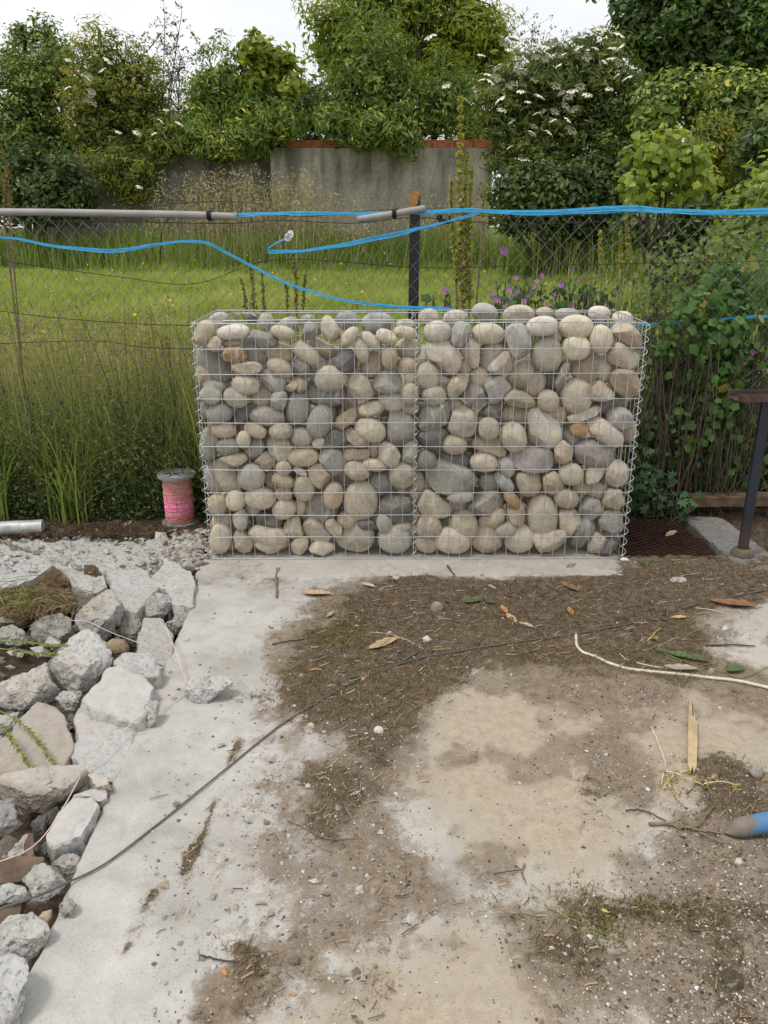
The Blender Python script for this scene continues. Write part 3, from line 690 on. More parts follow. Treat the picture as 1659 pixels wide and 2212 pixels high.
# each stone as measured on the left and right bay: e cx cy rx ry turn tone set-back | p tone set-back outline
LEFT = """e 132 255 70 95 20 w 0|e 340 250 128 55 -5 k 0|p t 0 150 345 175 290 220 280 250 310 245 380 200 390 150 365|e 325 328 72 28 -5 w 1
p g 0 440 270 470 235 545 250 610 270 675 315 600 350 530 355 510 300|e 695 255 102 46 17 w 0|p g 0 860 175 905 185 955 230 960 270 900 300 820 305 840 230
p w 0 970 160 1005 130 1060 170 1100 240 1100 300 1045 320 990 300 965 230|e 1163 285 95 46 -47 w 0|e 1325 318 98 46 42 w 0|e 1435 288 86 52 25 w 0|e 1568 255 90 45 10 w 0
e 205 475 155 92 47 g 1|p o 0 250 385 300 360 400 358 432 420 425 455 370 465 290 455 255 425|p g 1 400 330 440 300 500 300 530 370 570 400 570 470 520 470 420 430
e 670 400 100 68 15 t 1|e 857 400 132 60 38 w 0|p t 1 865 310 920 290 1030 350 1100 365 1060 420 1000 445 940 400|p d 0 1075 410 1110 365 1180 370 1215 440 1225 520 1185 545 1090 520 1055 460
e 1252 385 52 95 -18 w 0|e 1330 482 78 96 15 w 1|e 1455 435 58 86 5 t 0|e 1585 370 85 68 w 1|e 1578 492 78 62 0 t 0|p w 0 330 500 340 470 480 465 545 490 530 535 420 545 325 545
e 138 542 60 76 -15 t 1|e 675 505 108 66 28 t 0|p d 0 760 470 790 430 850 450 890 500 895 580 830 560 775 520|p b 0 532 590 545 525 620 508 690 530 715 600 705 660 640 690 575 650
e 428 625 105 68 10 w 0|p t 0 715 640 780 590 800 620 790 650 745 680 710 660|p t 0 800 570 860 575 868 620 850 670 815 685 790 660 795 610|e 1030 580 122 92 5 w 0
p w 0 1160 570 1190 540 1260 545 1310 600 1350 690 1310 735 1220 725 1150 690|p b 0 1330 610 1380 540 1480 510 1540 570 1535 640 1490 690 1400 680 1340 650|e 1600 695 60 85 0 w 0
e 210 635 85 48 15 k 1|e 178 703 82 62 12 b 0|e 358 716 96 70 22 w 0|e 545 708 76 72 0 w 1|p b 0 615 690 715 675 720 740 700 800 640 810 605 770|e 995 680 145 95 5 g 1
e 800 792 86 126 0 g 0|e 1475 742 92 66 0 k 1|p t 2 1090 740 1130 690 1220 730 1215 790 1120 820|e 240 828 98 76 -10 b 0|p d 1 340 840 400 780 500 760 490 830 400 890 320 905
p b 0 445 870 480 800 560 770 650 800 710 840 700 900 600 910 500 905|e 955 890 92 128 20 g 0|p t 0 1060 880 1120 830 1210 780 1225 840 1190 890 1120 940 1060 940|e 1322 798 104 52 -12 w 0
e 1318 948 118 84 22 w 0|p g 0 1450 840 1510 810 1590 840 1650 900 1620 980 1560 1075 1480 1065 1435 980|e 1600 800 60 38 0 t 1|e 142 800 36 62 0 g 1|e 270 950 92 58 5 t 0
p w 0 410 920 440 895 520 910 580 950 560 1005 500 1000 430 970|e 680 958 90 58 0 w 0|e 826 995 82 72 10 w 0|p d 0 1010 970 1060 945 1130 970 1165 1050 1100 1075 1020 1040
p t 0 1110 950 1180 935 1250 985 1305 1010 1290 1075 1200 1060 1140 1000|p k 0 895 1045 930 1010 990 1005 985 1075 930 1090|e 172 1040 66 120 8 g 1|e 298 1066 86 68 -5 g 0
e 413 1016 51 66 0 w 0|e 490 1072 70 76 20 g 1|p w 0 565 1000 620 985 740 1000 775 1060 730 1160 660 1170 590 1100|e 835 1141 119 67 0 t 0
p b 0 945 1150 970 1090 1080 1085 1120 1120 1115 1230 1070 1280 1000 1220|p t 0 1130 1100 1160 1080 1290 1085 1320 1130 1260 1170 1130 1160|p w 0 1375 1080 1410 1030 1490 1060 1530 1130 1500 1225 1420 1190 1375 1150
e 1340 1080 42 68 0 t 1|e 1600 1105 56 86 10 b 0|p t 0 225 1150 330 1125 420 1120 440 1165 360 1205 250 1190|p t 0 480 1180 570 1100 640 1150 650 1190 580 1250 530 1230
e 298 1278 84 146 -32 w 1|e 466 1282 101 97 0 b 0|e 205 1290 60 118 -12 g 1|e 695 1222 58 55 0 t 0|p t 0 865 1230 950 1175 1045 1270 1030 1320 965 1370 900 1320|p k 0 762 1225 800 1200 865 1255 860 1285 800 1265
e 1218 1240 96 66 20 w 0|e 1348 1200 96 43 8 w 0|e 1542 1270 100 96 0 w 0|e 690 1312 86 50 20 t 0|e 612 1310 50 66 -20 t 1|e 842 1362 82 98 -5 w 0|e 1050 1417 73 101 10 t 0|e 1110 1320 72 66 0 t 2
e 1392 1332 82 76 20 g 1|e 1246 1455 126 144 0 w 0|e 700 1404 63 58 0 t 0|e 528 1432 116 80 8 w 0|e 353 1452 72 74 0 w 0|p w 0 155 1440 190 1415 270 1430 290 1500 265 1555 200 1565 160 1510
p d 0 1370 1465 1450 1425 1600 1430 1620 1530 1600 1610 1470 1600 1400 1540|e 478 1506 60 55 0 w 1|e 700 1513 90 73 -15 w 0|p b 0 330 1560 400 1510 440 1560 430 1650 390 1665 345 1620
p d 0 495 1570 530 1540 620 1545 690 1600 680 1640 560 1650 510 1620|e 258 1605 72 66 0 t 1|e 972 1495 116 108 0 g 1|p d 1 815 1560 850 1530 885 1555 870 1600 830 1620|e 815 1490 36 62 0 t 1
p t 0 690 1640 740 1580 800 1570 840 1700 820 1725 740 1710|p w 0 830 1620 890 1570 970 1620 1040 1690 1000 1770 930 1750 850 1690|p t 0 980 1610 1050 1590 1115 1650 1105 1710 1080 1715 1020 1670|e 1152 1594 76 64 10 t 0
e 1413 1612 60 70 -10 g 0|p d 0 1230 1600 1340 1600 1350 1650 1290 1665 1225 1640|e 1540 1642 75 40 -10 t 0|e 250 1756 79 114 5 w 0|p t 0 340 1700 380 1660 420 1690 490 1750 460 1830 400 1840 360 1790|e 330 1812 46 46 0 t 1
e 590 1696 162 64 7 w 0|p w 0 485 1810 520 1770 680 1765 740 1800 710 1860 600 1875 530 1840|p w 0 745 1800 780 1750 870 1740 870 1820 820 1865 760 1850|p w 0 865 1830 940 1770 1050 1800 1065 1850 980 1870
p w 0 1045 1770 1110 1690 1190 1640 1290 1650 1345 1730 1330 1810 1250 1865 1140 1850|e 1486 1764 124 106 0 b 0|e 1130 1500 55 45 0 g 2|e 1630 1390 40 60 0 t 1|e 1560 1400 50 40 0 t 2|e 1635 1570 38 60 0 t 1|e 900 1250 40 40 0 g 2
e 590 880 60 60 0 t 2|e 320 1000 50 50 0 g 2|e 750 700 50 60 0 t 2|e 1420 900 60 60 0 t 2|e 660 820 60 60 0 g 2|e 1400 800 50 50 0 g 2|e 1180 1340 50 50 0 g 2|e 560 1550 40 50 0 g 2|e 340 1660 50 40 0 t 2|e 1400 1690 60 50 0 g 2"""
RIGHT = """e 200 235 98 74 0 k 0|p g 0 300 210 340 170 415 185 420 250 370 330 310 335 285 290|e 538 248 114 71 3 w 0|p b 0 640 250 690 190 780 180 820 260 820 370 740 430 690 400 670 330
e 900 199 109 68 -8 k 0|e 1126 206 118 84 -5 w 0|e 1289 286 79 98 8 w 0|p t 0 1358 240 1400 185 1490 185 1550 250 1560 340 1500 350 1420 300|e 929 382 111 123 0 w 0|e 1125 342 98 86 -10 w 0
p w 0 1320 390 1390 293 1470 340 1550 400 1540 450 1470 493 1350 450|e 980 270 46 46 0 t 1|p w 0 120 330 160 295 290 285 310 330 360 430 330 510 270 520 200 440 130 400|p w 0 340 350 420 260 480 320 475 450 450 480 410 475 370 400
e 562 392 84 100 35 w 1|p w 0 520 500 560 440 650 355 690 400 690 500 640 515|p w 1 750 440 800 420 830 450 830 560 760 620 690 590 665 550 720 470|p t 1 1080 500 1110 420 1230 365 1290 420 1280 500 1220 570 1130 540
p g 0 985 560 1040 440 1085 440 1070 520 1050 590 1010 635 980 600|e 1305 484 57 88 -5 w 1|p t 0 1345 560 1380 485 1500 490 1545 560 1540 650 1470 690 1390 640|e 131 525 86 95 0 w 0|e 375 470 52 48 0 t 1
p w 0 260 610 290 540 350 525 405 545 385 610 320 680 275 680|p p 0 345 665 430 567 500 610 525 690 475 755 400 700|p b 0 505 590 540 540 620 530 690 600 640 650 600 700 550 725 530 650
p t 0 620 680 700 620 780 640 850 690 855 740 760 745 680 720|e 856 582 60 90 15 t 1|e 480 542 64 68 0 t 1|e 938 698 74 75 0 w 0|e 1126 663 111 119 10 w 0|p t 0 1230 600 1290 560 1370 640 1400 670 1300 700 1220 690|e 1350 725 112 60 -8 d 1
e 176 660 84 72 0 w 0|p g 0 60 840 110 740 240 700 280 740 270 830 190 880 90 890|e 320 742 56 52 0 t 1|p w 0 260 890 300 770 370 722 430 760 465 830 430 920 330 935|p g 1 465 800 540 720 635 700 630 750 560 790 480 815
e 710 792 88 66 0 t 1|e 538 882 76 78 0 w 0|p w 0 1055 810 1110 780 1290 720 1285 765 1200 820 1110 835 1060 830|p k 0 780 770 850 735 910 760 1010 830 1030 930 980 1005 880 1010 800 990 810 850|e 1000 792 55 70 0 t 1
e 1145 890 64 53 0 o 0|e 1415 815 92 76 10 b 0|e 1318 908 150 74 36 w 0|e 1470 900 52 72 0 t 1|e 706 938 88 105 -12 w 0|p d 0 65 930 110 885 240 870 230 960 190 1020 90 1005|e 307 986 93 69 3 w 0
p t 1 410 990 470 935 600 930 640 1010 640 1070 540 1040|e 1085 940 62 54 0 g 1|e 1240 1046 140 98 8 g 0|p t 0 975 1010 1030 955 1100 1010 1090 1080 1040 1125 985 1110|e 122 1090 66 70 0 g 0|e 506 1110 99 62 5 w 0
p p 0 665 1080 740 1010 930 1010 975 1060 960 1160 820 1175 720 1140|e 660 1140 53 70 -18 b 0|p g 0 110 1190 150 1100 230 1085 400 1150 470 1220 420 1290 280 1325 160 1290|e 310 1090 112 48 10 d 1|e 640 1242 88 46 45 b 0|e 540 1240 65 54 0 g 1
p t 0 715 1190 780 1165 880 1180 885 1260 850 1330 760 1325 730 1260|p t 0 900 1200 980 1165 1035 1230 1030 1290 970 1330 910 1310|e 1088 1187 81 76 0 w 0|p w 0 1190 1170 1230 1110 1300 1095 1320 1150 1260 1240 1185 1260
e 1393 1182 81 93 5 w 0|e 1160 1270 62 54 0 t 1|p w 1 1180 1310 1250 1240 1330 1260 1320 1350 1260 1385|p t 0 1300 1390 1340 1290 1420 1290 1450 1370 1410 1435|e 60 1240 52 66 0 t 1
p w 0 55 1390 120 1280 200 1320 290 1400 290 1470 180 1470 80 1440|e 350 1336 96 44 -3 b 0|e 330 1390 72 34 0 g 1|p g 0 390 1410 470 1310 580 1290 640 1340 620 1410 520 1460 430 1465|e 695 1360 42 76 -42 o 0|e 896 1462 107 147 0 w 0
e 1060 1351 85 66 5 t 0|p w 0 1010 1430 1110 1420 1160 1480 1130 1570 1040 1625 1010 1540|p b 0 1130 1430 1190 1345 1280 1360 1300 1440 1260 1510 1190 1500|p t 0 660 1430 760 1370 780 1450 760 1540 690 1520
p t 0 470 1500 540 1430 640 1410 640 1490 560 1570 490 1550|e 372 1530 94 109 0 w 0|e 134 1540 90 76 0 t 0|e 250 1510 44 50 0 d 1|e 656 1558 84 50 -15 b 0|p g 0 1270 1490 1330 1430 1430 1440 1435 1560 1360 1575 1280 1540
p g 0 1080 1690 1110 1570 1170 1500 1240 1530 1230 1640 1170 1750 1110 1760|p w 0 1200 1700 1250 1580 1340 1640 1300 1700 1220 1735|p d 0 1255 1750 1320 1660 1400 1645 1405 1700 1330 1755|e 1340 1605 66 46 0 g 1
e 288 1650 130 87 8 w 0|p t 0 420 1680 450 1560 520 1550 610 1640 620 1720 540 1750 440 1740|e 737 1658 106 97 0 w 0|p w 0 820 1660 850 1595 960 1610 1050 1610 1050 1700 980 1765 870 1750|e 122 1687 80 64 15 w 0
e 960 560 58 66 0 g 2|e 1230 430 50 50 0 t 2|e 440 880 60 60 0 g 2|e 800 860 60 60 0 g 2|e 560 1320 60 50 0 d 2|e 1000 1130 60 60 0 g 2|e 470 1420 60 60 0 g 2|e 1420 660 60 60 0 t 2|e 60 760 50 50 0 t 2|e 220 1080 60 60 0 g 2|e 1050 1290 60 50 0 t 2|e 730 1250 50 60 0 g 2"""
TOPB = """e 465 150 50 38 0 d|e 572 180 55 70 0 w|e 735 198 78 56 -15 b|e 870 168 60 42 0 g|e 1150 168 90 66 0 g|e 1365 190 118 80 0 b|e 1570 200 72 42 0 k|e 235 165 78 58 -15 k"""
TOPC = """e 140 140 72 62 0 w|e 320 152 90 62 0 w|e 515 108 92 64 15 b|e 740 128 112 74 -5 w|e 915 112 60 42 0 w|e 1065 124 92 46 0 b|e 1280 115 78 52 0 k|e 1435 150 74 52 0 k"""
stone_i = [0]
def stone_at(outline_px, tone, Yc, depth_f, depth_b, angular, grow_=1.0):
    P = np.array([on_y(a, b, Yc)[[0, 2]] for a, b in outline_px]); c = P.mean(0)
    # area centroid
    x, z = P[:, 0], P[:, 1]; x2, z2 = np.roll(x, -1), np.roll(z, -1); cr = x * z2 - x2 * z; A = cr.sum() / 2
    c = np.array([((x + x2) * cr).sum(), ((z + z2) * cr).sum()]) / (6 * A)
    if A < 0: P = P[::-1]
    k = stone_i[0]; stone_i[0] += 1; rs = np.random.RandomState(900 + k)
    nth = 32; R = outline_radius(P - c, nth) * grow_
    R = soften(R, 1 if angular else 2)
    cuts = []
    if angular:
        for _ in range(5):
            cuts.append((rs.uniform(-1, 1), rs.uniform(-1, 1), rs.uniform(-1.6, -0.6), rs.uniform(.64, .86)))
    else:
        for _ in range(rs.randint(0, 3)): cuts.append((rs.uniform(-.9, .9), rs.uniform(-.9, .9), -1, rs.uniform(.78, .93)))
    V, F = lump(R, depth_f, depth_b, k, 0.55 if angular else 0.80, 0.06 if angular else 0.045, 2.0, 0.035 if angular else 0.012, cuts)
    V = np.stack([c[0] + V[:, 0], Yc + V[:, 2], c[1] + V[:, 1]], 1)
    zmin = V[:, 2].min()
    if zmin < 0.012: V[:, 2] += 0.012 - zmin
    base = np.array(SC[tone]) * rs.uniform(.84, 1.12) * np.array([rs.uniform(.985, 1.03), 1, rs.uniform(.95, 1.05)])
    o = build("stone", V, [f[:, ::-1] for f in F], M_STONE, gab, origin=(c[0], Yc, c[1]), color=base)
    o.data.set_sharp_from_angle(angle=math.radians(38 if angular else 75))
    return o
def parse(txt, ox, oy, sc, depth_Y=None):
    for ent in txt.replace("\n", "|").split("|"):
        t = ent.split()
        if t[0] == 'e':
            nums = [float(q) for q in t[1:5]]; rest = t[5:]
            ang = float(rest[0]) if rest[0].lstrip('-').replace('.', '').isdigit() else 0.0
            tone = [q for q in rest if q.isalpha()][0]
            lay = float(rest[-1]) if rest[-1].isdigit() and rest[-1] != rest[0] else (0.0 if depth_Y else float(rest[-1]))
            a = math.radians(ang); th = np.linspace(0, 2 * math.pi, 25)[:-1]
            ct, st = np.cos(th), np.sin(th); ex = np.sign(ct) * abs(ct) ** .92 * nums[2]; ey = np.sign(st) * abs(st) ** .92 * nums[3]
            out = [(nums[0] + q * math.cos(a) - r * math.sin(a), nums[1] + q * math.sin(a) + r * math.cos(a)) for q, r in zip(ex, ey)]; ang_ = False
        else:
            tone = t[1]; lay = float(t[2]); v = [float(q) for q in t[3:]]; out = list(zip(v[0::2], v[1::2])); ang_ = True
        px = [((ox + x * sc) / 1.7938, (oy + y * sc) / 1.7938) for x, y in out]
        xs_ = [p[0] for p in px]; ys_ = [p[1] for p in px]
        size = math.sqrt((max(xs_) - min(xs_)) * (max(ys_) - min(ys_))) * metre_per_unit(3.2, 0.5)
        d = min(0.050, max(0.022, size * 0.42))
        if depth_Y is not None: Yc = depth_Y; d = min(0.05, size * .4)
        else: Yc = GY0 + 0.006 + d + lay * 0.045 + 0.010 * (1 + math.sin(stone_i[0] * 2.3))
        stone_at(px, tone, Yc, d, d, ang_, (1.05 if ang_ else .995) if lay < 1 else 1.12)
parse(LEFT, 720, 1150, .5425); parse(RIGHT, 1580, 1150, .5787)
parse(TOPB, 720, 1150, .5425, GY1 - 0.06); parse(TOPC, 1580, 1150, .5787, GY1 - 0.06)
# stones of the side and rear skins, mostly hidden behind the front ones
rs = np.random.RandomState(5); fillA = Acc(); fill_rgb = []
def skin(xa, xb, y, axis, step, z0, z1, rowh):
    z = z0; r = 0
    while z < z1:
        a = xa + (step * .5 if r % 2 else 0)
        while a < xb:
            R = soften(outline_radius(np.array([(math.cos(q) * .092 * rs.uniform(.8, 1.15), math.sin(q) * .074 * rs.uniform(.8, 1.15)) for q in np.linspace(0, 6.28, 10)[:-1]]), 18), 2)
            V, F = lump(R, .048, .048, rs.randint(999), .86, .05, 2.0, .01, nring=7)
            t = rs.uniform(-.6, .6); V = V @ np.array([[math.cos(t), math.sin(t), 0], [-math.sin(t), math.cos(t), 0], [0, 0, 1]])
            V = np.stack([V[:, 0], V[:, 2], V[:, 1]], 1) if axis == 0 else np.stack([V[:, 2], V[:, 0], V[:, 1]], 1)
            V = V + np.array((a, y, z) if axis == 0 else (y, a, z)) + rs.uniform(-.012, .012, 3)
            n0 = fillA.n; tone = rs.rand()
            fillA.V.append(V); fillA.n += len(V); fillA.A.setdefault('rnd', []).append(np.full(len(V), tone))
            for f in F: fillA.F.setdefault(f.shape[1], []).append((f[:, ::-1] if axis == 0 else f) + n0)
            a += step
        z += rowh; r += 1
skin(GX0 + .16, GX1 - .12, GY1 - .056, 0, .15, .075, .90, .118)
skin(GY0 + .16, GY1 - .1, GX0 + .06, 1, .14, .07, .93, .125)
skin(GY0 + .16, GY1 - .1, GX1 - .06, 1, .14, .07, .93, .125)
def make_fill_mat():
    b = NB("river_stone_fill"); v = b.coord('Object')
    c = b.ramp(b.attr('rnd'), [(0.0, SC['g']), (0.3, SC['t']), (0.6, SC['w']), (1.0, SC['b'])]); n = b.noise(v, 40, 5, 0.65)
    c = b.mix(1.0, c, b.ramp(n, [(0.3, 0.7), (0.6, 1.1)]), 'MULTIPLY')
    b.principled(c, 0.85, 0, b.bump(n, 0.5, 0.006), 0.2); return b.m
o = build("stone_fill", *fillA.get(), make_fill_mat(), gab, attrs=fillA.attrs(), origin=gab.location); o["kind"] = "stuff"

# ------------------------------------------------------------------ broken concrete beside the slab
RC = {'l': (.45, .445, .43), 'm': (.38, .37, .35), 't': (.42, .375, .315), 'n': (.30, .255, .195), 'e': (.25, .205, .155), 'd': (.19, .185, .178)}
def slabchunk(name, pts_w, z, thick, seed, tone='l', tilt=(0, 0), jag=0.012, toptan=1.0, rough=0.004, nth=84, mat=None, flare=0.0):
    """a broken plate: ragged outline, worn top face, fractured sides"""
    P = np.array(pts_w, float)
    x, y = P[:, 0], P[:, 1]; x2, y2 = np.roll(x, -1), np.roll(y, -1); cr = x * y2 - x2 * y; A = cr.sum() / 2
    c = np.array([((x + x2) * cr).sum(), ((y + y2) * cr).sum()]) / (6 * A)
    if A < 0: P = P[::-1]
    R = outline_radius(P - c, nth); th = np.arange(nth) * 2 * math.pi / nth
    ring = np.stack([np.cos(th), np.sin(th)], 1)
    R = R + jag * fbm(np.stack([ring[:, 0] * R * 16, ring[:, 1] * R * 16, np.full(nth, seed * 1.7)], 1), seed, 4, 0.65)
    lv = [(0.12, 0, 1), (0.25, 0, 1), (0.37, 0, 1), (0.5, 0, 1), (0.61, 0, 1), (0.72, 0, 1), (0.8, 0, 1), (0.88, 0, 1), (0.96, 0, .8), (1.0, -0.006, .3), (1.01 + flare * .2, -thick * .2, 0), (1.0 + flare * .5, -thick * .45, 0), (0.98 + flare * .8, -thick * .72, 0), (0.93 + flare, -thick, 0), (0.4, -thick, 0)]
    V = [[0, 0, 0]]; T = [1.0]
    for s, dz, t in lv:
        for k in range(nth): V.append([ring[k, 0] * R[k] * s, ring[k, 1] * R[k] * s, dz]); T.append(t)
    V.append([0, 0, -thick]); T.append(0); V = np.array(V); T = np.array(T)
    Wd = V + np.array([seed * 1.3, 0, 0])
    side = 1 - T
    n1 = fbm(Wd * 22, seed, 4, 0.6); n2 = fbm(Wd * 26 + 9, seed + 3, 4, 0.6)
    V[:, 0] += side * 0.020 * n1; V[:, 1] += side * 0.020 * n2
    V[:, 2] += .006 * np.minimum(0, fbm(Wd * 60 + 2, seed + 8, 4, .65)) * (1.3 - .8 * toptan)
    V[:, 2] += rough * fbm(Wd * 30 + 4, seed + 6, 3) * (0.4 + T) + side * 0.008 * n2
    V[:, 2] += tilt[0] * V[:, 0] + tilt[1] * V[:, 1]
    nl = len(lv); i = 1 + np.arange(nl - 1)[:, None] * nth; j = np.arange(nth)[None, :]; j2 = (j + 1) % nth
    Q = np.stack([i + j, i + nth + j, i + nth + j2, i + j2], -1).reshape(-1, 4); jj = np.arange(nth); e = 1 + (nl - 1) * nth
    Tt = np.concatenate([np.stack([np.zeros(nth, int), 1 + jj, 1 + (jj + 1) % nth], 1), np.stack([np.full(nth, len(V) - 1), e + (jj + 1) % nth, e + jj], 1)])
    org = (c[0], c[1], z)
    o = build(name, V + np.array(org), [Q, Tt], mat or M_RUBBLE, attrs={'top': ('POINT', T * toptan)}, origin=org, color=RC[tone])
    o.data.set_sharp_from_angle(angle=math.radians(24))
    return o
def rock(name, pts_px, z, depth, seed, tone='l', amp=0.08, fine=0.045, cuts=None, e1=0.42, face=None, top=None, mat=None, ncut=6):
    """lumpy broken piece whose measured outline stands at height z; the body is solid all round"""
    px = np.array(pts_px, float); cx, cy = px.mean(0)
    c = on_z(cx, cy, z); w = ray(cx, cy); w = w / np.linalg.norm(w)
    u = np.array([1.0, 0, 0]); v = np.cross(w, u); v /= np.linalg.norm(v)
    if v[2] < 0: v = -v
    P = []
    for a, b in px:
        d = ray(a, b); t = ((c - np.array([0, 0, CAM_H])) @ w) / (d @ w); q = np.array([0, 0, CAM_H]) + d * t - c
        P.append((q @ u, q @ v))
    P = np.array(P); x, y = P[:, 0], P[:, 1]; x2, y2 = np.roll(x, -1), np.roll(y, -1); cr = x * y2 - x2 * y; A = cr.sum() / 2
    cc = np.array([((x + x2) * cr).sum(), ((y + y2) * cr).sum()]) / (6 * A)
    if A < 0: P = P[::-1]
    R = soften(outline_radius(P - cc, 72), 1); S = R.mean(); rs = np.random.RandomState(seed)
    if cuts is None:
        cuts = [(.9 * math.cos(k * 6.283 / ncut + rs.uniform(-.4, .4)), .9 * math.sin(k * 6.283 / ncut + rs.uniform(-.4, .4)), rs.uniform(-1.5, -.45), rs.uniform(.58, .80)) for k in range(ncut)] + [(rs.uniform(-.3, .3), rs.uniform(.2, .9), -1, rs.uniform(.55, .72))]
    V, F = lump(R * (1.12 if cuts else 1.02), S * depth, S * depth, seed, e1, amp, 2.6, fine, cuts, nring=32)
    if fine > .03:
        q = V / (np.linalg.norm(V, axis=1)[:, None] + 1e-9)
        V = V + q * (.013 * fbm(V * 24 + seed, seed, 5, .66) + .005 * np.minimum(0, fbm(V * 75 + seed, seed + 2, 3, .6)) * 2.2)[:, None]
    Vw = c + u * (cc[0] + V[:, 0:1]) + v * (cc[1] + V[:, 1:2]) + w * V[:, 2:3]
    org = Vw.mean(0)
    # a worn face (former floor surface) where the body looks upwards
    T = np.zeros(len(V))
    if top is not None: T = top * smooth(0.25, 0.6, (Vw[:, 2] - org[2]) / (Vw[:, 2].max() - org[2]))
    flip = np.dot(np.cross(u, v), w) > 0
    o = build(name, Vw, [f[:, ::-1] for f in F] if not flip else F, mat or M_RUBBLE, smooth_sh=(fine <= .03), attrs={'top': ('POINT', T)}, origin=org, color=np.array(RC.get(tone, tone) if isinstance(tone, str) else tone) * (rs.uniform(.8, 1.08) * np.array([1.0, rs.uniform(.97, 1.0), rs.uniform(.92, 1.0)]) if mat is None else 1.0))
    o.data.set_sharp_from_angle(angle=math.radians(28))
    return o
def r1(txt): v = [float(q) for q in txt.split()]; return [(.2688 * a, 1198.6 + .2688 * b) for a, b in zip(v[0::2], v[1::2])]
def r2(txt): v = [float(q) for q in txt.split()]; return [(.2691 * a, 1616.7 + .2691 * b) for a, b in zip(v[0::2], v[1::2])]
def c1(txt): v = [float(q) for q in txt.split()]; return [(.3360 * a, 1059.2 + .3360 * b) for a, b in zip(v[0::2], v[1::2])]
def wpoly(px, z): return [on_z(a, b, z)[:2] for a, b in px]
GRP = "broken concrete in the trench beside the slab"
# the far apron: broken concrete surface between the weeds and the trench
ap = wpoly(r1("-260 -190 200 -215 800 -205 1250 -150 1470 -120 1590 -60 1600 40 1560 130 1360 70 1180 190 900 100 830 150 860 240 700 330 590 250 480 100 400 90 270 190 120 250 -260 270"), -.005)
A = slabchunk("broken_apron", ap, -.005, .2, 3, 'l', (0, -.01), .02, .25, .014, nth=120)
tag(A, "rough pale sheet of broken concrete in front of the weeds, left of the spool", "concrete")
SL = [  # outline, z, thickness, tone, tilt, worn top, label
 (r1("855 125 1140 105 1290 255 1060 455 1005 440 895 260"), .015, .15, 'l', (.02, .03), .25, "pale broken plate at the head of the trench, split by a dark wedge crack"),
 (r1("1170 205 1330 50 1400 58 1540 150 1572 250 1530 412 1370 350 1320 270"), .02, .15, 'l', (.05, .06), .35, "pale angular plate touching the slab corner below the pink twine"),
 (r1("600 1240 740 1200 860 1240 1060 1370 1075 1430 940 1790 700 1760 575 1650 600 1450 590 1360"), .004, .14, 'l', (0, .02), .45, "flat pale plate against the slab edge, crossed by pink twine"),
 (r1("280 1190 310 1180 450 1220 530 1290 580 1480 590 1560 510 1700 250 1730 -60 1720 -60 1500 90 1400 170 1280"), .0, .14, 'e', (.02, .03), 1.0, "large tan plate with a brown dirty top under the lying grass heads"),
 (r1("645 1130 800 1010 830 940 960 905 1120 980 1240 1075 1150 1285 1080 1320 920 1270 720 1210"), .045, .16, 'l', (.02, .10), .9, "tilted plate with a smooth beige top in the middle of the trench"),
 (r1("1080 800 1150 540 1290 530 1380 620 1390 730 1310 850 1220 830"), .02, .15, 'm', (-.12, .1), .5, "grey tilted plate leaning against the slab edge, under the thin white wire"),
 (r1("905 850 1000 800 1120 800 1200 790 1295 885 1260 970 1120 985 980 930"), .05, .13, 'l', (-.02, .08), .1, "small pale plate with a dark shadowed end beside the beige-topped plate"),
 (r2("570 350 850 288 855 395 785 440 700 375"), .015, .05, 'l', (.05, .02), .9, "thin pale flake lying on the slab edge"),
 (r2("690 200 745 188 850 232 862 290 765 302"), .03, .06, 't', (.1, .06), .9, "small beige chip standing behind the thin flake at the slab edge"),
 (r2("575 388 740 388 785 470 720 600 640 700 420 752 345 690 430 540"), .015, .16, 'l', (.16, .07), .9, "wedge of concrete with two smooth sloping faces, near the slab edge"),
]
for q, (px, z, th, tone, tl, tp, lab) in enumerate(SL):
    o = slabchunk("concrete_plate", wpoly(px, z), z, th, 20 + q, tone, tl, .012, tp, .004)
    tag(o, lab, "concrete", GRP)
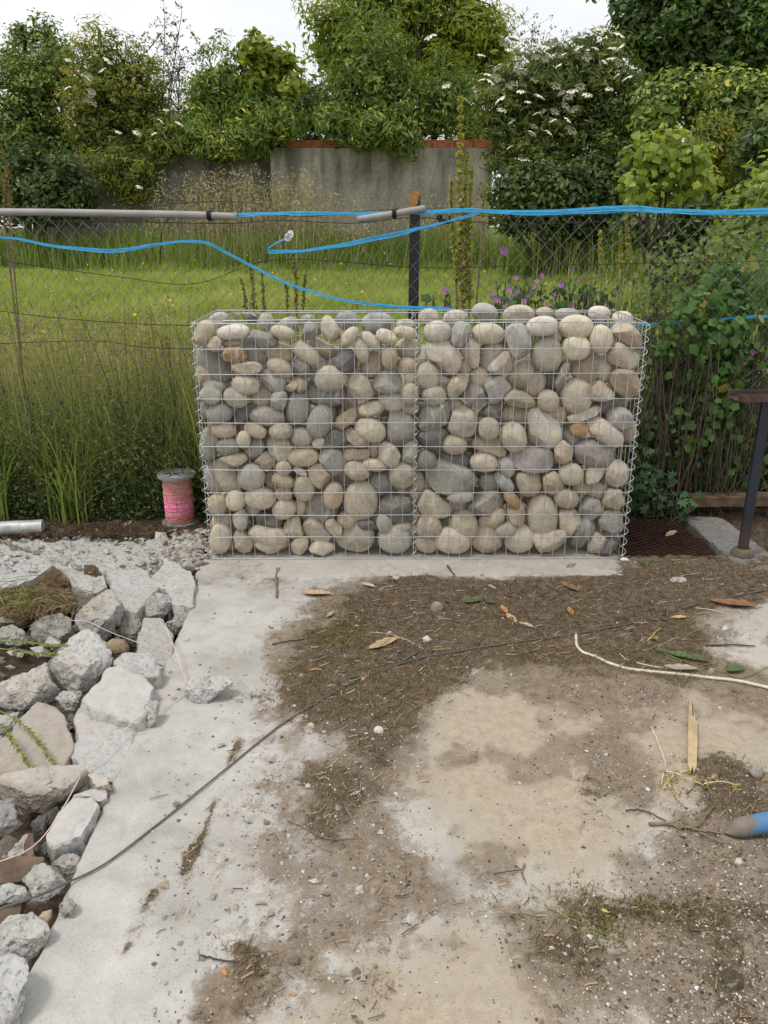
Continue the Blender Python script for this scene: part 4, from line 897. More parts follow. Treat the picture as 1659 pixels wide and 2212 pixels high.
KL = [  # outline, z, depth, tone, top, label
 (r1("340 880 480 760 580 660 690 610 800 680 900 800 890 890 800 960 740 1040 640 1095 480 1075 400 1000"), .06, .8, 'l', None, "biggest boulder of broken concrete, brown earth stuck on its front"),
 (r1("580 500 720 360 860 285 920 330 980 420 960 500 900 620 800 695 680 650 600 560"), .04, .7, 'l', None, "big grey concrete boulder behind the largest one, under the thin white wire"),
 (r1("215 570 330 505 480 475 580 520 600 620 540 695 300 690 240 640"), .0, .7, 'm', None, "grey lump with ochre flecks below the straw-filled hole"),
 (r1("-60 1030 250 935 350 885 420 1020 495 1095 300 1180 230 1215 -60 1225"), .02, .55, 'l', None, "long pale concrete block pointing in from the picture's left edge"),
 (r1("-40 600 100 560 190 610 235 670 150 725 -40 700"), -.02, .6, 'l', None, "pale lump at the left edge just above the two green grass heads"),
 (r1("1095 480 1180 370 1270 310 1350 340 1400 400 1330 480 1280 530 1130 545"), .0, .6, 'l', None, "rough pale lump below the wedge crack of the broken plate"),
 (r1("940 600 1000 460 1090 475 1135 560 1125 690 1050 705 950 650"), -.02, .6, 'm', None, "grey crumbly lump with rust brown side next to the brown cobble"),
 (r1("430 1150 490 1092 660 1100 630 1175 600 1245 510 1235"), .0, .6, 'l', None, "small flat-topped grey lump under the long pale block"),
 (r1("530 1300 600 1255 610 1420 560 1430"), -.06, .7, 'd', None, "small dark stone deep between the two flat plates"),
 (r1("-40 1290 160 1265 90 1400 -40 1430"), -.03, .6, 'l', None, "small pale lump at the left edge behind the tan plate"),
 (r1("1390 430 1545 415 1480 560 1400 645 1330 570 1400 500"), -.01, .5, 'm', None, "crumbled grey lump squeezed against the slab edge"),
 (r2("-60 215 300 150 640 138 700 190 765 275 570 350 480 425 330 505 100 435 -60 405"), .03, .62, 't', .9, "wide block with pale top and earthy brown front, crossed by pink twine"),
 (r2("-50 425 100 418 135 560 120 645 -50 710"), .03, .7, 'm', None, "porous grey lump at the left edge below the wide earthy block"),
 (r2("235 600 330 538 395 570 340 700 255 765"), -.05, .6, 'd', None, "dark grey fragment in the gap beside the smooth sloping wedge"),
 (r2("245 850 390 715 392 870 300 895"), -.05, .6, 'd', None, "dark angular fragment above the rusty tile"),
 (r2("400 760 745 640 640 850 398 905"), -.05, .6, 't', None, "tan-faced block under the smooth sloping wedge"),
 (r2("45 835 210 660 262 790 205 885 60 880"), -.03, .6, 'l', None, "pale porous fragment just above the rusty tile at the left"),
 (r2("165 1060 255 940 340 915 420 960 480 1010 540 1080 450 1160 370 1192 235 1205 215 1110"), .035, .75, 'l', None, "porous pale boulder with ochre patches, under the steel cable"),
 (r2("395 920 500 850 590 828 650 880 615 985 565 1060 480 985"), .0, .7, 'l', None, "rough pale boulder wedged between slab edge and rusty tile"),
 (r2("-50 1110 60 1078 200 1118 262 1180 200 1225 80 1235 -50 1250"), .02, .6, 'l', None, "pale crumbly piece at the left edge where the cable leaves the picture"),
 (r2("-40 1445 50 1350 100 1318 260 1338 362 1400 385 1490 320 1630 200 1705 100 1640 -40 1680"), .035, .8, 'l', None, "large porous grey boulder near the lower left corner"),
 (r2("-60 1700 110 1668 190 1740 208 1850 182 2050 132 2205 -60 2300"), .06, .8, 'l', None, "pitted pale boulder cut by the lower left corner of the picture"),
 (r2("190 1240 240 1200 320 1240 330 1320 260 1345 200 1320"), -.05, .7, 'n', None, "brown earthy crumb under the steel cable"),
 (r2("190 1720 240 1700 250 1780 205 1840"), -.06, .7, 'd', None, "dark pebble in the gap beside the pitted corner boulder"),
]
for q, (px, z, dp, tone, tp, lab) in enumerate(KL):
    o = rock("concrete_chunk", px, z - .02, dp, 60 + q, tone, top=tp)
    tag(o, lab, "rubble", GRP)
M_COBBLE = M_STONE
tag(rock("cobble", r1("825 715 890 668 1000 678 1048 740 1042 795 930 803 850 775"), -.04, .75, 91, (.30, .235, .155), amp=.05, fine=.02, cuts=[], e1=.85, mat=M_STONE), "smooth brown cobble between the concrete boulders", "stone")
tag(rock("cobble", r2("288 1352 330 1308 412 1288 412 1350 372 1412"), -.02, .75, 92, (.44, .37, .26), amp=.04, fine=.01, cuts=[], e1=.85, mat=M_STONE), "smooth tan cobble in the gap above the large porous boulder", "stone")
o = slabchunk("roof_tile", wpoly(r2("-60 892 362 888 352 930 240 962 205 1035 -60 1055"), .0), .0, .035, 95, 't', (.02, .35), .004, .0, .002, mat=M_TERRACHIP)
tag(o, "rust brown broken clay tile among the rubble at the left edge", "tile")
o = slabchunk("roof_tile", wpoly(r2("200 660 262 690 262 860 205 885"), -.03), -.03, .03, 96, 't', (.3, .1), .004, .0, .002, mat=M_TERRACHIP)
tag(o, "upright sliver of red brown clay tile beside the dark fragment", "tile")
o = slabchunk("roof_tile", wpoly(r2("-60 1290 195 1195 150 1330 -60 1440"), -.03), -.03, .03, 97, 'n', (.1, .3), .004, .0, .002, mat=M_TERRACHIP)
tag(o, "dull brown tile fragment under the crumbly piece with the cable", "tile")
# pieces lying on the slab
tag(rock("concrete_chunk", c1("1190 1222 1280 1202 1420 1190 1502 1230 1482 1265 1380 1312 1310 1372 1205 1390 1183 1300"), .03, .6, 111, 'l', amp=.1, fine=.08, ncut=5), "wedge-shaped concrete chunk lying alone on the slab", "rubble")
tag(rock("concrete_chunk", r1("1155 1182 1215 1165 1275 1180 1272 1250 1242 1392 1200 1395 1162 1378"), .03, .6, 112, 'l', amp=.1, fine=.08, ncut=5), "small upright concrete piece on the slab edge touching the pink twine", "rubble")
tag(rock("concrete_chunk", r2("475 1255 560 1208 605 1262 545 1345 470 1315"), .015, .6, 113, 'm', amp=.1, fine=.08, ncut=4), "small round crumb of concrete on the slab edge below the cable", "rubble")
# loose crumbs: too many to count
def crumb_template(seed):
    rs = np.random.RandomState(seed)
    v = np.array([[1, 0, 0], [-1, 0, 0], [0, 1, 0], [0, -1, 0], [0, 0, .8], [0, 0, -.8]], float) * rs.uniform(.6, 1.2, (6, 1)) + rs.uniform(-.2, .2, (6, 3))
    f = np.array([[0, 2, 4], [2, 1, 4], [1, 3, 4], [3, 0, 4], [2, 0, 5], [1, 2, 5], [3, 1, 5], [0, 3, 5]]); return v, f
def crumbs(name, pos, size, mat, label, seed=0, flat=.6):
    rs = np.random.RandomState(seed); A = Acc(); idx = rs.randint(0, 5, len(pos))
    for q in range(5):
        s = idx == q
        if not s.any(): continue
        n = s.sum(); R = frames(np.stack([rs.normal(0, .3, n), rs.normal(0, .3, n), np.ones(n)], 1), rs.rand(n) * 6.28)
        tv, tf = crumb_template(seed * 7 + q); sz = size[s][:, None] * np.array([[1, 1, flat]])
        V, F = scatter(tv, tf, pos[s], R, sz); A.add(V, F, rnd=np.repeat(rs.rand(n), 6))
    o = build(name, *A.get(), mat, smooth_sh=False, attrs=A.attrs()); tag(o, label, name.replace("_", " "), None, "stuff"); return o
def ramp_mat(name, stops, rough=.9, nscale=120):
    b = NB(name); c = b.ramp(b.attr('rnd'), stops); n = b.noise(b.coord('Object'), nscale, 4)
    c = b.mix(1.0, c, b.ramp(n, [(.3, .7), (.6, 1.1)]), 'MULTIPLY'); b.principled(c, rough, 0, None, .15); return b.m
M_CRUMB = ramp_mat("concrete_crumbs", [(0, (.16, .13, .10)), (.2, (.26, .235, .20)), (.45, (.37, .355, .33)), (.8, (.47, .46, .435)), (1, (.34, .27, .195))])
n = 1500
cx_ = RS.uniform(-1.9, -.76, n); cy_ = np.where(RS.rand(n) < .55, RS.uniform(3.0, 3.6, n), RS.uniform(1.0, 3.2, n))
ok = cx_ < edge_x(cy_) - .02; cx_, cy_ = cx_[ok], cy_[ok]
near_ap = cy_ > 3.02
cz_ = np.where(near_ap, np.where(cy_ > 3.5, ground_z(cx_, cy_) + .004, .006), -.13 + RS.uniform(-.03, .05, len(cx_)))
sz_ = np.where(near_ap, RS.gamma(2.0, .0028, len(cx_)) + .002, RS.gamma(2., .007, len(cx_)) + .005)
keep_ = near_ap | (RS.rand(len(cx_)) < .25); cx_, cy_, cz_, sz_ = cx_[keep_], cy_[keep_], cz_[keep_], sz_[keep_]
crumbs("rubble_crumbs", np.stack([cx_, cy_, cz_], 1), sz_, M_CRUMB, "loose crumbs of concrete around the broken pieces", 3)
# crumbs beside the spool, against the gabion
n = 420; cx_ = RS.normal(-.86, .06, n); cy_ = RS.uniform(3.02, 3.5, n); k_ = cx_ < -.765; cx_, cy_ = cx_[k_], cy_[k_]
crumbs("gravel_spill", np.stack([cx_, cy_, np.full(len(cx_), .012)], 1), RS.gamma(2.2, .0055, len(cx_)) + .004, M_CRUMB, "spill of pale gravel between spool and gabion", 4)

n = 520; cx_ = RS.uniform(-1.75, -.8, n); cy_ = RS.uniform(1.0, 3.05, n); k_ = cx_ < edge_x(cy_) - .03; cx_, cy_ = cx_[k_], cy_[k_]
crumbs("rubble_fragments", np.stack([cx_, cy_, RS.uniform(-.14, -.05, len(cx_))], 1), RS.uniform(.014, .042, len(cx_)), M_CRUMB, "small concrete fragments filling the gaps of the trench", 5, .75)

# ------------------------------------------------------------------ the old wall at the end of the field
WY = 18.0
wall_t = empty("concrete_wall", (on_y(640, 560, WY)[0], WY + .1, 0.4), "stained grey block wall with a course of red bricks on top, across the field", "wall")
def wall_piece(name, px0, px1, py_top, y, thick, mat, zbase=0.3):
    a, b = on_y(px0, py_top, y), on_y(px1, py_top, y)
    V, F = box(((a[0] + b[0]) / 2, y + thick / 2, (a[2] + zbase) / 2), (b[0] - a[0], thick, a[2] - zbase))
    o = build(name, V, F, mat, wall_t, smooth_sh=False, origin=((a[0] + b[0]) / 2, y, zbase)); return o, a, b
wall_piece("wall_panel", 592, 1066, 319, WY, .2, M_WALL)
o, _, _ = wall_piece("wall_panel", 60, 583, 332, WY + .12, .2, M_WALL_DARK); o["label"] = "darker recessed older wall panel"
o, _, _ = wall_piece("pilaster", 583, 592.5, 325, WY - .04, .3, M_WALL)
brk = []
for q in range(11):
    a = on_y(618 + q * 40.6, 318.6, WY); b = on_y(618 + (q + 1) * 40.6 - 1.2, 302, WY)
    V, F = box((0, 0, 0), (b[0] - a[0], .2, b[2] - a[2] + RS.uniform(-.01, .01)))
    ctr = ((a[0] + b[0]) / 2, WY + .1 + RS.uniform(-.015, .015), (a[2] + b[2]) / 2)
    build("brick", V + np.array(ctr), F, M_BRICK, wall_t, False, origin=ctr)

# ------------------------------------------------------------------ leaves and trees
LEAF4 = (np.array([[0, -.5, 0], [.26, .0, .05], [0, .55, -.04], [-.26, .0, .05]]), np.array([[0, 1, 2], [0, 2, 3]]))
LEAF_LONG = (np.array([[0, -.55, 0], [.15, -.05, .04], [0, .6, -.07], [-.15, -.05, .04]]), np.array([[0, 1, 2], [0, 2, 3]]))
def lobed(n=9, depth=.28, seed=0):
    a = np.linspace(-2.6, 2.6, n); r = np.where(np.arange(n) % 2 == 0, 1.0, 1 - depth); r[0] = r[-1] = .8
    v = [[0, -.15, .02]] + [[.55 * rr * math.sin(t), .1 + .55 * rr * math.cos(t), -.08 * rr] for t, rr in zip(a, r)]
    f = [[0, k + 1, k + 2] for k in range(n - 1)]; return np.array(v, float), np.array(f)[:, ::-1]
LEAF_LOBE = lobed()
LEAF_GRAPE = lobed(7, .3)
PALMATE_V, PALMATE_F = [], []
for q in range(5):
    t = (q - 2) * .62; L = 1 - .12 * abs(q - 2); n0 = len(PALMATE_V)
    for (s, l) in ((0, 0.05), (.17, .55 * L), (0, L), (-.17, .55 * L)):
        PALMATE_V.append([l * math.sin(t) + s * math.cos(t), l * math.cos(t) - s * math.sin(t), -.12 * l])
    PALMATE_F += [[n0, n0 + 2, n0 + 1], [n0, n0 + 3, n0 + 2]]
LEAF_PALM = (np.array(PALMATE_V), np.array(PALMATE_F))
def leaf_cloud(A, tmpl, centres, crad, per, size, out_from, tone_c, seed, droop=.25, flatten=.75, spread=.22, upb=.45):
    """leaves on the shells of many small clumps"""
    rs = np.random.RandomState(seed); n = len(centres); k = n * per
    C = np.repeat(centres, per, 0); CR = np.repeat(crad, per)
    d = rs.normal(size=(k, 3)); d /= np.linalg.norm(d, axis=1)[:, None]
    rad = CR * rs.uniform(.35, 1.05, k) ** .6
    pos = C + d * rad[:, None] * np.array([1, 1, flatten])
    o = C - out_from; o /= np.linalg.norm(o, axis=1)[:, None] + 1e-6
    N = d * .7 + o * .5 + np.array([0, 0, upb]) + rs.normal(0, .45, (k, 3))
    R = frames(N, rs.rand(k) * 6.283)
    s = size * rs.uniform(.6, 1.3, k)
    tone = np.clip(np.repeat(tone_c, per) + rs.normal(0, spread, k), 0, 1)
    V, F = scatter(tmpl[0], tmpl[1], pos, R, s)
    A.add(V, F, rnd=np.repeat(tone, len(tmpl[0])))
def blob_points(e, n, rs, shell=.5, lumpy=.25, seed=0):
    """points in an ellipsoid e=(c,(rx,ry,rz)), thicker near the surface, uneven outline"""
    d = rs.normal(size=(n, 3)); d /= np.linalg.norm(d, axis=1)[:, None]
    r = rs.rand(n) ** (shell / 1.5) * (1 + lumpy * fbm(d * 1.8 + seed * 3.1, seed, 3))
    return np.array(e[0]) + d * r[:, None] * np.array(e[1])
def tree(name, label, Y, blobs, mat, tmpl=LEAF4, leaf=.08, dens=26, per=34, crad=.26, seed=0, ydepth=.9, cat="tree", trunks=None, tone=.45, flatten=.75, lumpy=.3, branch=True, group="trees and shrubs behind the field", inner=True, shell=.5, trunk_r=.07, bark=None, twigs=True, upb=.45, root_dy=0.0):
    """blobs: (cx, cy, rx, ry) on the survey sheet at distance Y"""
    rs = np.random.RandomState(seed + 100)
    gzx = on_y(np.mean([b[0] for b in blobs]), 560, Y)[0]
    gz = float(ground_z(np.array([gzx]), np.array([Y]))[0])
    t = empty(name, (gzx, Y, gz), label, cat, group)
    A = Acc(); Wd = Acc(); pts = []
    for q, b in enumerate(blobs):
        yy = Y + (b[4] if len(b) > 4 else 0); c = on_y(b[0], b[1], yy); m = metre_per_unit(yy, c[2])
        ell = (c, (b[2] * m, max(.35, ydepth * min(b[2], b[3] * 1.2) * m), b[3] * m))
        dn = dens * 2.9; n = max(8, int(dn * ell[1][0] * ell[1][2] * 1.2 + 6)); lf = leaf * .98
        P = blob_points(ell, n, rs, shell, lumpy, seed + q); P[:, 2] = np.maximum(P[:, 2], gz + .1)
        tc = np.clip(tone + .22 * fbm(P * .8, seed + 9, 2) + rs.normal(0, .12, n), 0, 1)
        leaf_cloud(A, tmpl, P, crad * rs.uniform(.6, 1.35, n), per, lf, np.repeat(np.repeat(c[None], n, 0), per, 0), tc, seed * 13 + q, flatten=flatten, upb=upb)
        # coarse inner leaves that close the body of the crown
        if not inner: pts.append((c, P, ell)); continue
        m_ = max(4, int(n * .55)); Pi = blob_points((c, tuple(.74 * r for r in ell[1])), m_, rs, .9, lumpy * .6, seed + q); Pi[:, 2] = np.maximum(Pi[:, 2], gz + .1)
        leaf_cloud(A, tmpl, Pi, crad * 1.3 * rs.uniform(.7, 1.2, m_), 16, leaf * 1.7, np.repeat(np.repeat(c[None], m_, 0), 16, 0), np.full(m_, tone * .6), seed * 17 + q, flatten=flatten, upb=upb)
        pts.append((c, P, ell))
    roots = trunks if trunks else [(gzx, 0)]
    for q, (c, P, ell) in enumerate(pts):
        if len(blobs[q]) > 4: continue
        rx = roots[q % len(roots)]
        base = np.array([rx[0] + rs.uniform(-.12, .12), Y + root_dy + rs.uniform(-.1, .1), gz - .05])
        low = c - np.array([0, 0, ell[1][2] * .3]); midp = (base + low) / 2 + rs.uniform(-.15, .15, 3)
        r0 = trunk_r * (1.2 if q == 0 else .8)
        top = c + np.array([rs.uniform(-.2, .2) * ell[1][0], 0, ell[1][2] * .75])
        S = spline([base, midp, low, top], 16); Wd.add(*tube(S, np.linspace(r0, r0 * .12, len(S)), 6))
        if branch:
            for p in P[rs.permutation(len(P))[:min(len(P), 46)]]:
                st = S[rs.randint(len(S) // 2, len(S) - 1)]; md = (st + p) / 2 + np.array([0, 0, .1]) + rs.uniform(-.08, .08, 3)
                Wd.add(*tube([st, md, p], [r0 * .28, r0 * .18, .004], 4))
    build("trunk", *Wd.get(), bark or M_BARK, t, origin=t.location)
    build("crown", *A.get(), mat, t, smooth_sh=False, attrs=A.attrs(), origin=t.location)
    return t, pts

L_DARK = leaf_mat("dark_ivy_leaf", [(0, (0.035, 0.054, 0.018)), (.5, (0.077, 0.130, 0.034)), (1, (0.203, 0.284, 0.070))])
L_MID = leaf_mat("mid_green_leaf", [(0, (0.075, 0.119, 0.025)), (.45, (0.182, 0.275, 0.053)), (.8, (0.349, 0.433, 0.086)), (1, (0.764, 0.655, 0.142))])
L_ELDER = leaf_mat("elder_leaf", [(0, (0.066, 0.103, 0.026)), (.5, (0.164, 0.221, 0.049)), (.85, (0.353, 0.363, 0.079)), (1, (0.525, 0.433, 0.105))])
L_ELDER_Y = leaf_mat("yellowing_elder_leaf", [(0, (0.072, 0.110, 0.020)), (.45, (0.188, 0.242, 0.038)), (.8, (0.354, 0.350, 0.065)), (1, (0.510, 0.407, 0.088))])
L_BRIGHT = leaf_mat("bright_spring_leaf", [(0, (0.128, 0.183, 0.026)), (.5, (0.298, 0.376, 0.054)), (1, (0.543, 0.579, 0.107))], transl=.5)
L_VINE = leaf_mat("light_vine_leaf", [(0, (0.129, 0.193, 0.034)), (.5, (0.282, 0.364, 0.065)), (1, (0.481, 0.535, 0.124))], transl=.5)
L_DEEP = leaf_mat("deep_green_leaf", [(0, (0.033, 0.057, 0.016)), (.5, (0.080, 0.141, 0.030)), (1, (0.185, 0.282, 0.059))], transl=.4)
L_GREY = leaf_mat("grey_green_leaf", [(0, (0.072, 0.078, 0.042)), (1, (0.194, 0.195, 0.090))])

tree("dense_shrub", "dark green shrub mass at the far left with loose upright branches", 19.5,
     [(60, 260, 110, 170), (10, 380, 70, 110), (150, 330, 60, 110), (110, 160, 75, 70)], L_MID, LEAF4, .085, 30, 34, seed=1, tone=.3)
tree("sprig_tree", "open branches with small clumps of leaves above the left shrub", 20.5,
     [(50, 85, 34, 38), (100, 75, 28, 40), (20, 130, 34, 30), (95, 140, 45, 30), (140, 120, 30, 40)], L_MID, LEAF4, .08, 26, 30, crad=.24, seed=2, tone=.3, lumpy=.5, shell=.8)
elder_l, pl = tree("elder_bush", "yellowish elder bush with a few white flower heads, left of the bare-twigged tree", 18.6,
     [(225, 170, 82, 115), (300, 210, 70, 110), (245, 320, 90, 90), (350, 300, 70, 70), (290, 385, 55, 50, -.9), (245, 360, 60, 60, -.9), (195, 250, 60, 100), (370, 310, 60, 55, -.6)], L_ELDER_Y, LEAF_LONG, .11, 30, 34, seed=3, tone=.45, flatten=.5, cat="bush", root_dy=1.0)
tree("ivy_thicket", "dark ivy thicket at the foot of the left shrubs", 17.2,
     [(105, 420, 95, 60), (55, 380, 60, 80), (150, 400, 60, 80), (-20, 440, 60, 50)], L_DARK, LEAF4, .10, 34, 36, seed=4, tone=.5, cat="ivy")
tree("privet_shrub", "dense shrub leaning over the darker wall panel", 18.4,
     [(500, 210, 85, 110), (440, 240, 45, 90), (560, 250, 80, 75), (470, 312, 45, 44, -.7), (545, 295, 45, 44, -.7), (430, 290, 36, 46, -.7), (610, 262, 50, 40, -.7)], L_MID, LEAF_LONG, .12, 32, 36, seed=5, tone=.42, cat="shrub", upb=.1, root_dy=1.0)
tree("climbing_vine", "bright yellow-green vine spilling over the shrub above the wall corner", 18.2,
     [(545, 98, 24, 26), (580, 122, 28, 28), (612, 162, 30, 34), (566, 168, 28, 24), (634, 190, 22, 22)], L_BRIGHT, LEAF_GRAPE, .13, 30, 30, inner=False, lumpy=.6, seed=6, tone=.5, cat="vine", root_dy=1.0)
tree("ash_tree", "tall bright yellow-green tree standing behind the middle of the wall", 22.5,
     [(760, 50, 110, 90), (880, 30, 110, 100), (1000, 60, 100, 100), (930, 150, 120, 80), (1060, 110, 60, 70), (720, 120, 50, 60), (860, -60, 200, 70)], L_BRIGHT, LEAF_LONG, .16, 20, 30, crad=.34, seed=7, tone=.42, lumpy=.45, shell=.7, trunk_r=.13)
tree("laurel_shrub", "tall dense dark shrub bulging over the wall in the middle", 18.4,
     [(800, 170, 100, 130), (740, 240, 70, 70), (860, 240, 80, 70), (800, 285, 80, 42, -.8), (870, 296, 40, 34, -.8), (720, 270, 34, 30, -.8), (900, 270, 50, 32), (960, 230, 60, 70)], L_MID, LEAF_LONG, .12, 32, 38, seed=8, tone=.36, cat="shrub", upb=.1, root_dy=1.0)
tree("wild_shrub", "soft green shrub between the dense dark shrub and the white-flowered elder", 20.0,
     [(990, 200, 60, 60), (1000, 260, 70, 50), (950, 150, 45, 50)], L_BRIGHT, LEAF_LONG, .12, 26, 34, seed=9, tone=.22, cat="shrub")
elder_r, pr = tree("elder_bush", "big elder bush covered in flat white flower heads, right of the wall", 16.5,
     [(1180, 190, 140, 90), (1290, 150, 95, 80), (1090, 250, 70, 90), (1230, 290, 150, 90), (1130, 330, 75, 70), (1330, 250, 80, 100)], L_ELDER, LEAF_LONG, .115, 34, 36, seed=10, tone=.42, flatten=.45, cat="bush")
tree("ivy_thicket", "dark ivy bank below the white-flowered elder", 15.0,
     [(1130, 400, 75, 55), (1220, 410, 90, 70), (1310, 390, 80, 80), (1180, 470, 110, 50), (1300, 470, 100, 60), (1110, 450, 50, 60)], L_DARK, LEAF4, .10, 38, 38, seed=11, tone=.55, cat="ivy")
tree("lime_tree", "large deep green tree filling the upper right corner", 26.0,
     [(1480, 40, 150, 110), (1600, 90, 130, 120), (1390, 60, 70, 80), (1550, -60, 240, 100), (1440, 160, 60, 60), (1640, 180, 80, 60)], L_DEEP, LEAF4, .19, 15, 34, crad=.45, seed=12, tone=.45, lumpy=.4, shell=.7, trunk_r=.22)
tree("fig_shrub", "mid green shrub with pale stems below the large corner tree", 14.5,
     [(1480, 210, 80, 60), (1580, 230, 90, 80), (1650, 260, 60, 90), (1420, 240, 50, 60), (1560, 320, 90, 70)], L_MID, LEAF4, .10, 30, 32, seed=13, tone=.5, cat="shrub", lumpy=.45)
tree("yellowing_bush", "rounded bush with yellow leaves hanging behind the grapevine", 12.0,
     [(1545, 330, 60, 80), (1580, 400, 60, 60), (1460, 450, 70, 30), (1400, 450, 40, 35)], L_ELDER_Y, LEAF_LONG, .08, 60, 40, crad=.18, seed=14, tone=.5, cat="bush", upb=-.1)
tree("grape_vine", "pale green grapevine with large lobed leaves", 9.5,
     [(1395, 335, 26, 24), (1445, 312, 30, 26), (1480, 355, 32, 28), (1425, 380, 36, 26), (1500, 402, 34, 26), (1380, 405, 26, 22), (1440, 345, 24, 24)], L_VINE, LEAF_GRAPE, .10, 75, 16, crad=.22, inner=False, lumpy=.7, seed=15, tone=.45, cat="vine", trunk_r=.025)
tree("grape_vine", "pale grapevine sprays cut by the right edge of the photo", 8.0,
     [(1630, 430, 50, 40), (1600, 470, 45, 40), (1660, 400, 40, 60), (1560, 540, 50, 30)], L_VINE, LEAF_GRAPE, .08, 75, 16, crad=.18, inner=False, lumpy=.6, seed=16, tone=.45, cat="vine", trunk_r=.02)
tree("hedge_bank", "shady bank of mixed leaves along the right side of the field", 11.0,
     [(1480, 480, 110, 40), (1600, 480, 90, 50), (1390, 490, 60, 40), (1640, 330, 50, 70), (1540, 540, 130, 30)], L_DARK, LEAF4, .085, 60, 36, crad=.2, trunk_r=.03, seed=17, tone=.6, cat="hedge")
tree("hedge_tree", "shadowy leaf mass closing the gaps between the shrubs above the wall", 21.5,
     [(300, 300, 160, 70), (660, 240, 80, 70), (620, 330, 120, 40), (1050, 300, 60, 60), (1380, 300, 90, 80), (80, 330, 120, 110)], L_DARK, LEAF4, .12, 22, 34, crad=.3, seed=18, tone=.5)

# wispy bare-twigged tree
def wispy(label, Y, px, py0, py1, seed):
    rs = np.random.RandomState(seed); b = on_y(px, py0, Y); gz = float(ground_z(b[0:1], np.array([Y]))[0])
    t = empty("bare_tree", (b[0], Y, gz), label, "tree", "trees and shrubs behind the field"); Wd = Acc(); tips = []
    top = on_y(px + 10, py1, Y)
    for q in range(9):
        e = top + np.array([rs.normal(0, .55), rs.normal(0, .4), -abs(rs.normal(0, .7))]); base = np.array([b[0] + rs.normal(0, .1), Y + rs.normal(0, .1), gz])
        S = spline([base, base * .5 + e * .5 + rs.normal(0, .18, 3), e], 14); Wd.add(*tube(S, np.linspace(.035, .006, len(S)), 5))
        for _ in range(22):
            k = rs.randint(len(S) // 2, len(S)); p = S[k]; d = np.array([rs.normal(0, .35), rs.normal(0, .3), abs(rs.normal(.3, .2))])
            Wd.add(*tube([p, p + d * .6, p + d], [.007, .005, .003], 3)); tips += [p + d, p + d * .6]
    tips = np.array(tips); A = Acc()
    leaf_cloud(A, LEAF4, tips, np.full(len(tips), .09), 7, .07, np.repeat(tips, 7, 0), rs.rand(len(tips)), seed)
    build("trunk", *Wd.get(), M_TWIG_DARK, t, origin=t.location); build("crown", *A.get(), L_GREY, t, smooth_sh=False, attrs=A.attrs(), origin=t.location)
wispy("thin almost bare tree standing against the sky left of centre", 20.0, 345, 380, 25, 5)
wispy("thin twiggy top showing against the sky right of the tall bright tree", 24.0, 1130, 300, 60, 6)

# flower heads of the elders
def umbel_mesh():
    rs = np.random.RandomState(3); n = 46; a = rs.rand(n) * 6.28; r = np.sqrt(rs.rand(n))
    pos = np.stack([r * np.cos(a) * .5, r * np.sin(a) * .5, .10 * (1 - r * r) + rs.uniform(-.02, .02, n)], 1)
    V, F = scatter(np.array([[-.5, -.5, 0], [.5, -.5, 0], [.5, .5, 0], [-.5, .5, 0.]]), np.array([[0, 1, 2, 3]]), pos, frames(np.stack([pos[:, 0], pos[:, 1], np.full(n, .6)], 1), a), np.full(n, .15))
    return mesh_np("flower_head", V, F, simple("elder_blossom", (.74, .72, .60), .8, 0, .12, 20, 0), False)
UMB = umbel_mesh()
def umbels(parent, px_list, Y, pts_, size):
    for (px, py) in px_list:
        # stand each head on the bush surface nearest to the viewer along that direction
        best = None
        for (c, P, ell) in pts_:
            o = on_y(px, py, c[1]); q = ((o[0] - c[0]) / ell[1][0]) ** 2 + ((o[2] - c[2]) / ell[1][2]) ** 2
            if q < 1.15:
                yy = c[1] - ell[1][1] * math.sqrt(max(0, 1.2 - q)) * 1.2 - .28
                best = yy if best is None else min(best, yy)
        yy = best if best is not None else Y - .3
        p = on_y(px, py, yy); o = link("flower_head", UMB, parent, tuple(p - np.array(parent.location)))
        s = size * random.uniform(.7, 1.25); o.scale = (s, s, s); o.rotation_euler = (random.uniform(.25, .75), random.uniform(-.3, .3), random.uniform(0, 6))
ER = [(x * .5029 + 825, y * .5029) for x, y in ((430, 240), (520, 185), (550, 215), (470, 355), (490, 335), (600, 310), (620, 275), (655, 345), (705, 205), (730, 185), (780, 240), (845, 210), (680, 420), (745, 370), (770, 400), (800, 420), (820, 395), (825, 470), (790, 460), (740, 480), (690, 480), (665, 490), (735, 520), (810, 560), (720, 575), (650, 545), (640, 575), (555, 530), (520, 475), (510, 430), (550, 365), (630, 440), (600, 395), (550, 635), (590, 690), (625, 690), (885, 410), (920, 215), (960, 270), (990, 255), (1010, 270), (1010, 330), (995, 210), (1025, 210), (980, 385), (1000, 435), (950, 130), (1020, 155), (870, 160), (1055, 340), (760, 285), (500, 290), (880, 250), (800, 520), (430, 345), (400, 380), (280, 370), (210, 160), (720, 245), (660, 245), (940, 175), (580, 200), (850, 375), (460, 325), (700, 255))]
umbels(elder_r, ER, 16.5, pr, .20)
EL = [(x * .5041, y * .5041) for x, y in ((375, 320), (390, 390), (385, 410), (395, 435), (365, 425), (290, 375), (380, 340), (590, 570), (510, 565), (660, 572), (600, 800), (780, 435), (800, 445), (760, 455), (715, 470), (770, 530), (440, 300), (465, 260), (295, 255), (690, 520), (450, 180), (600, 370))]
umbels(elder_l, EL, 18.6, pl, .19)

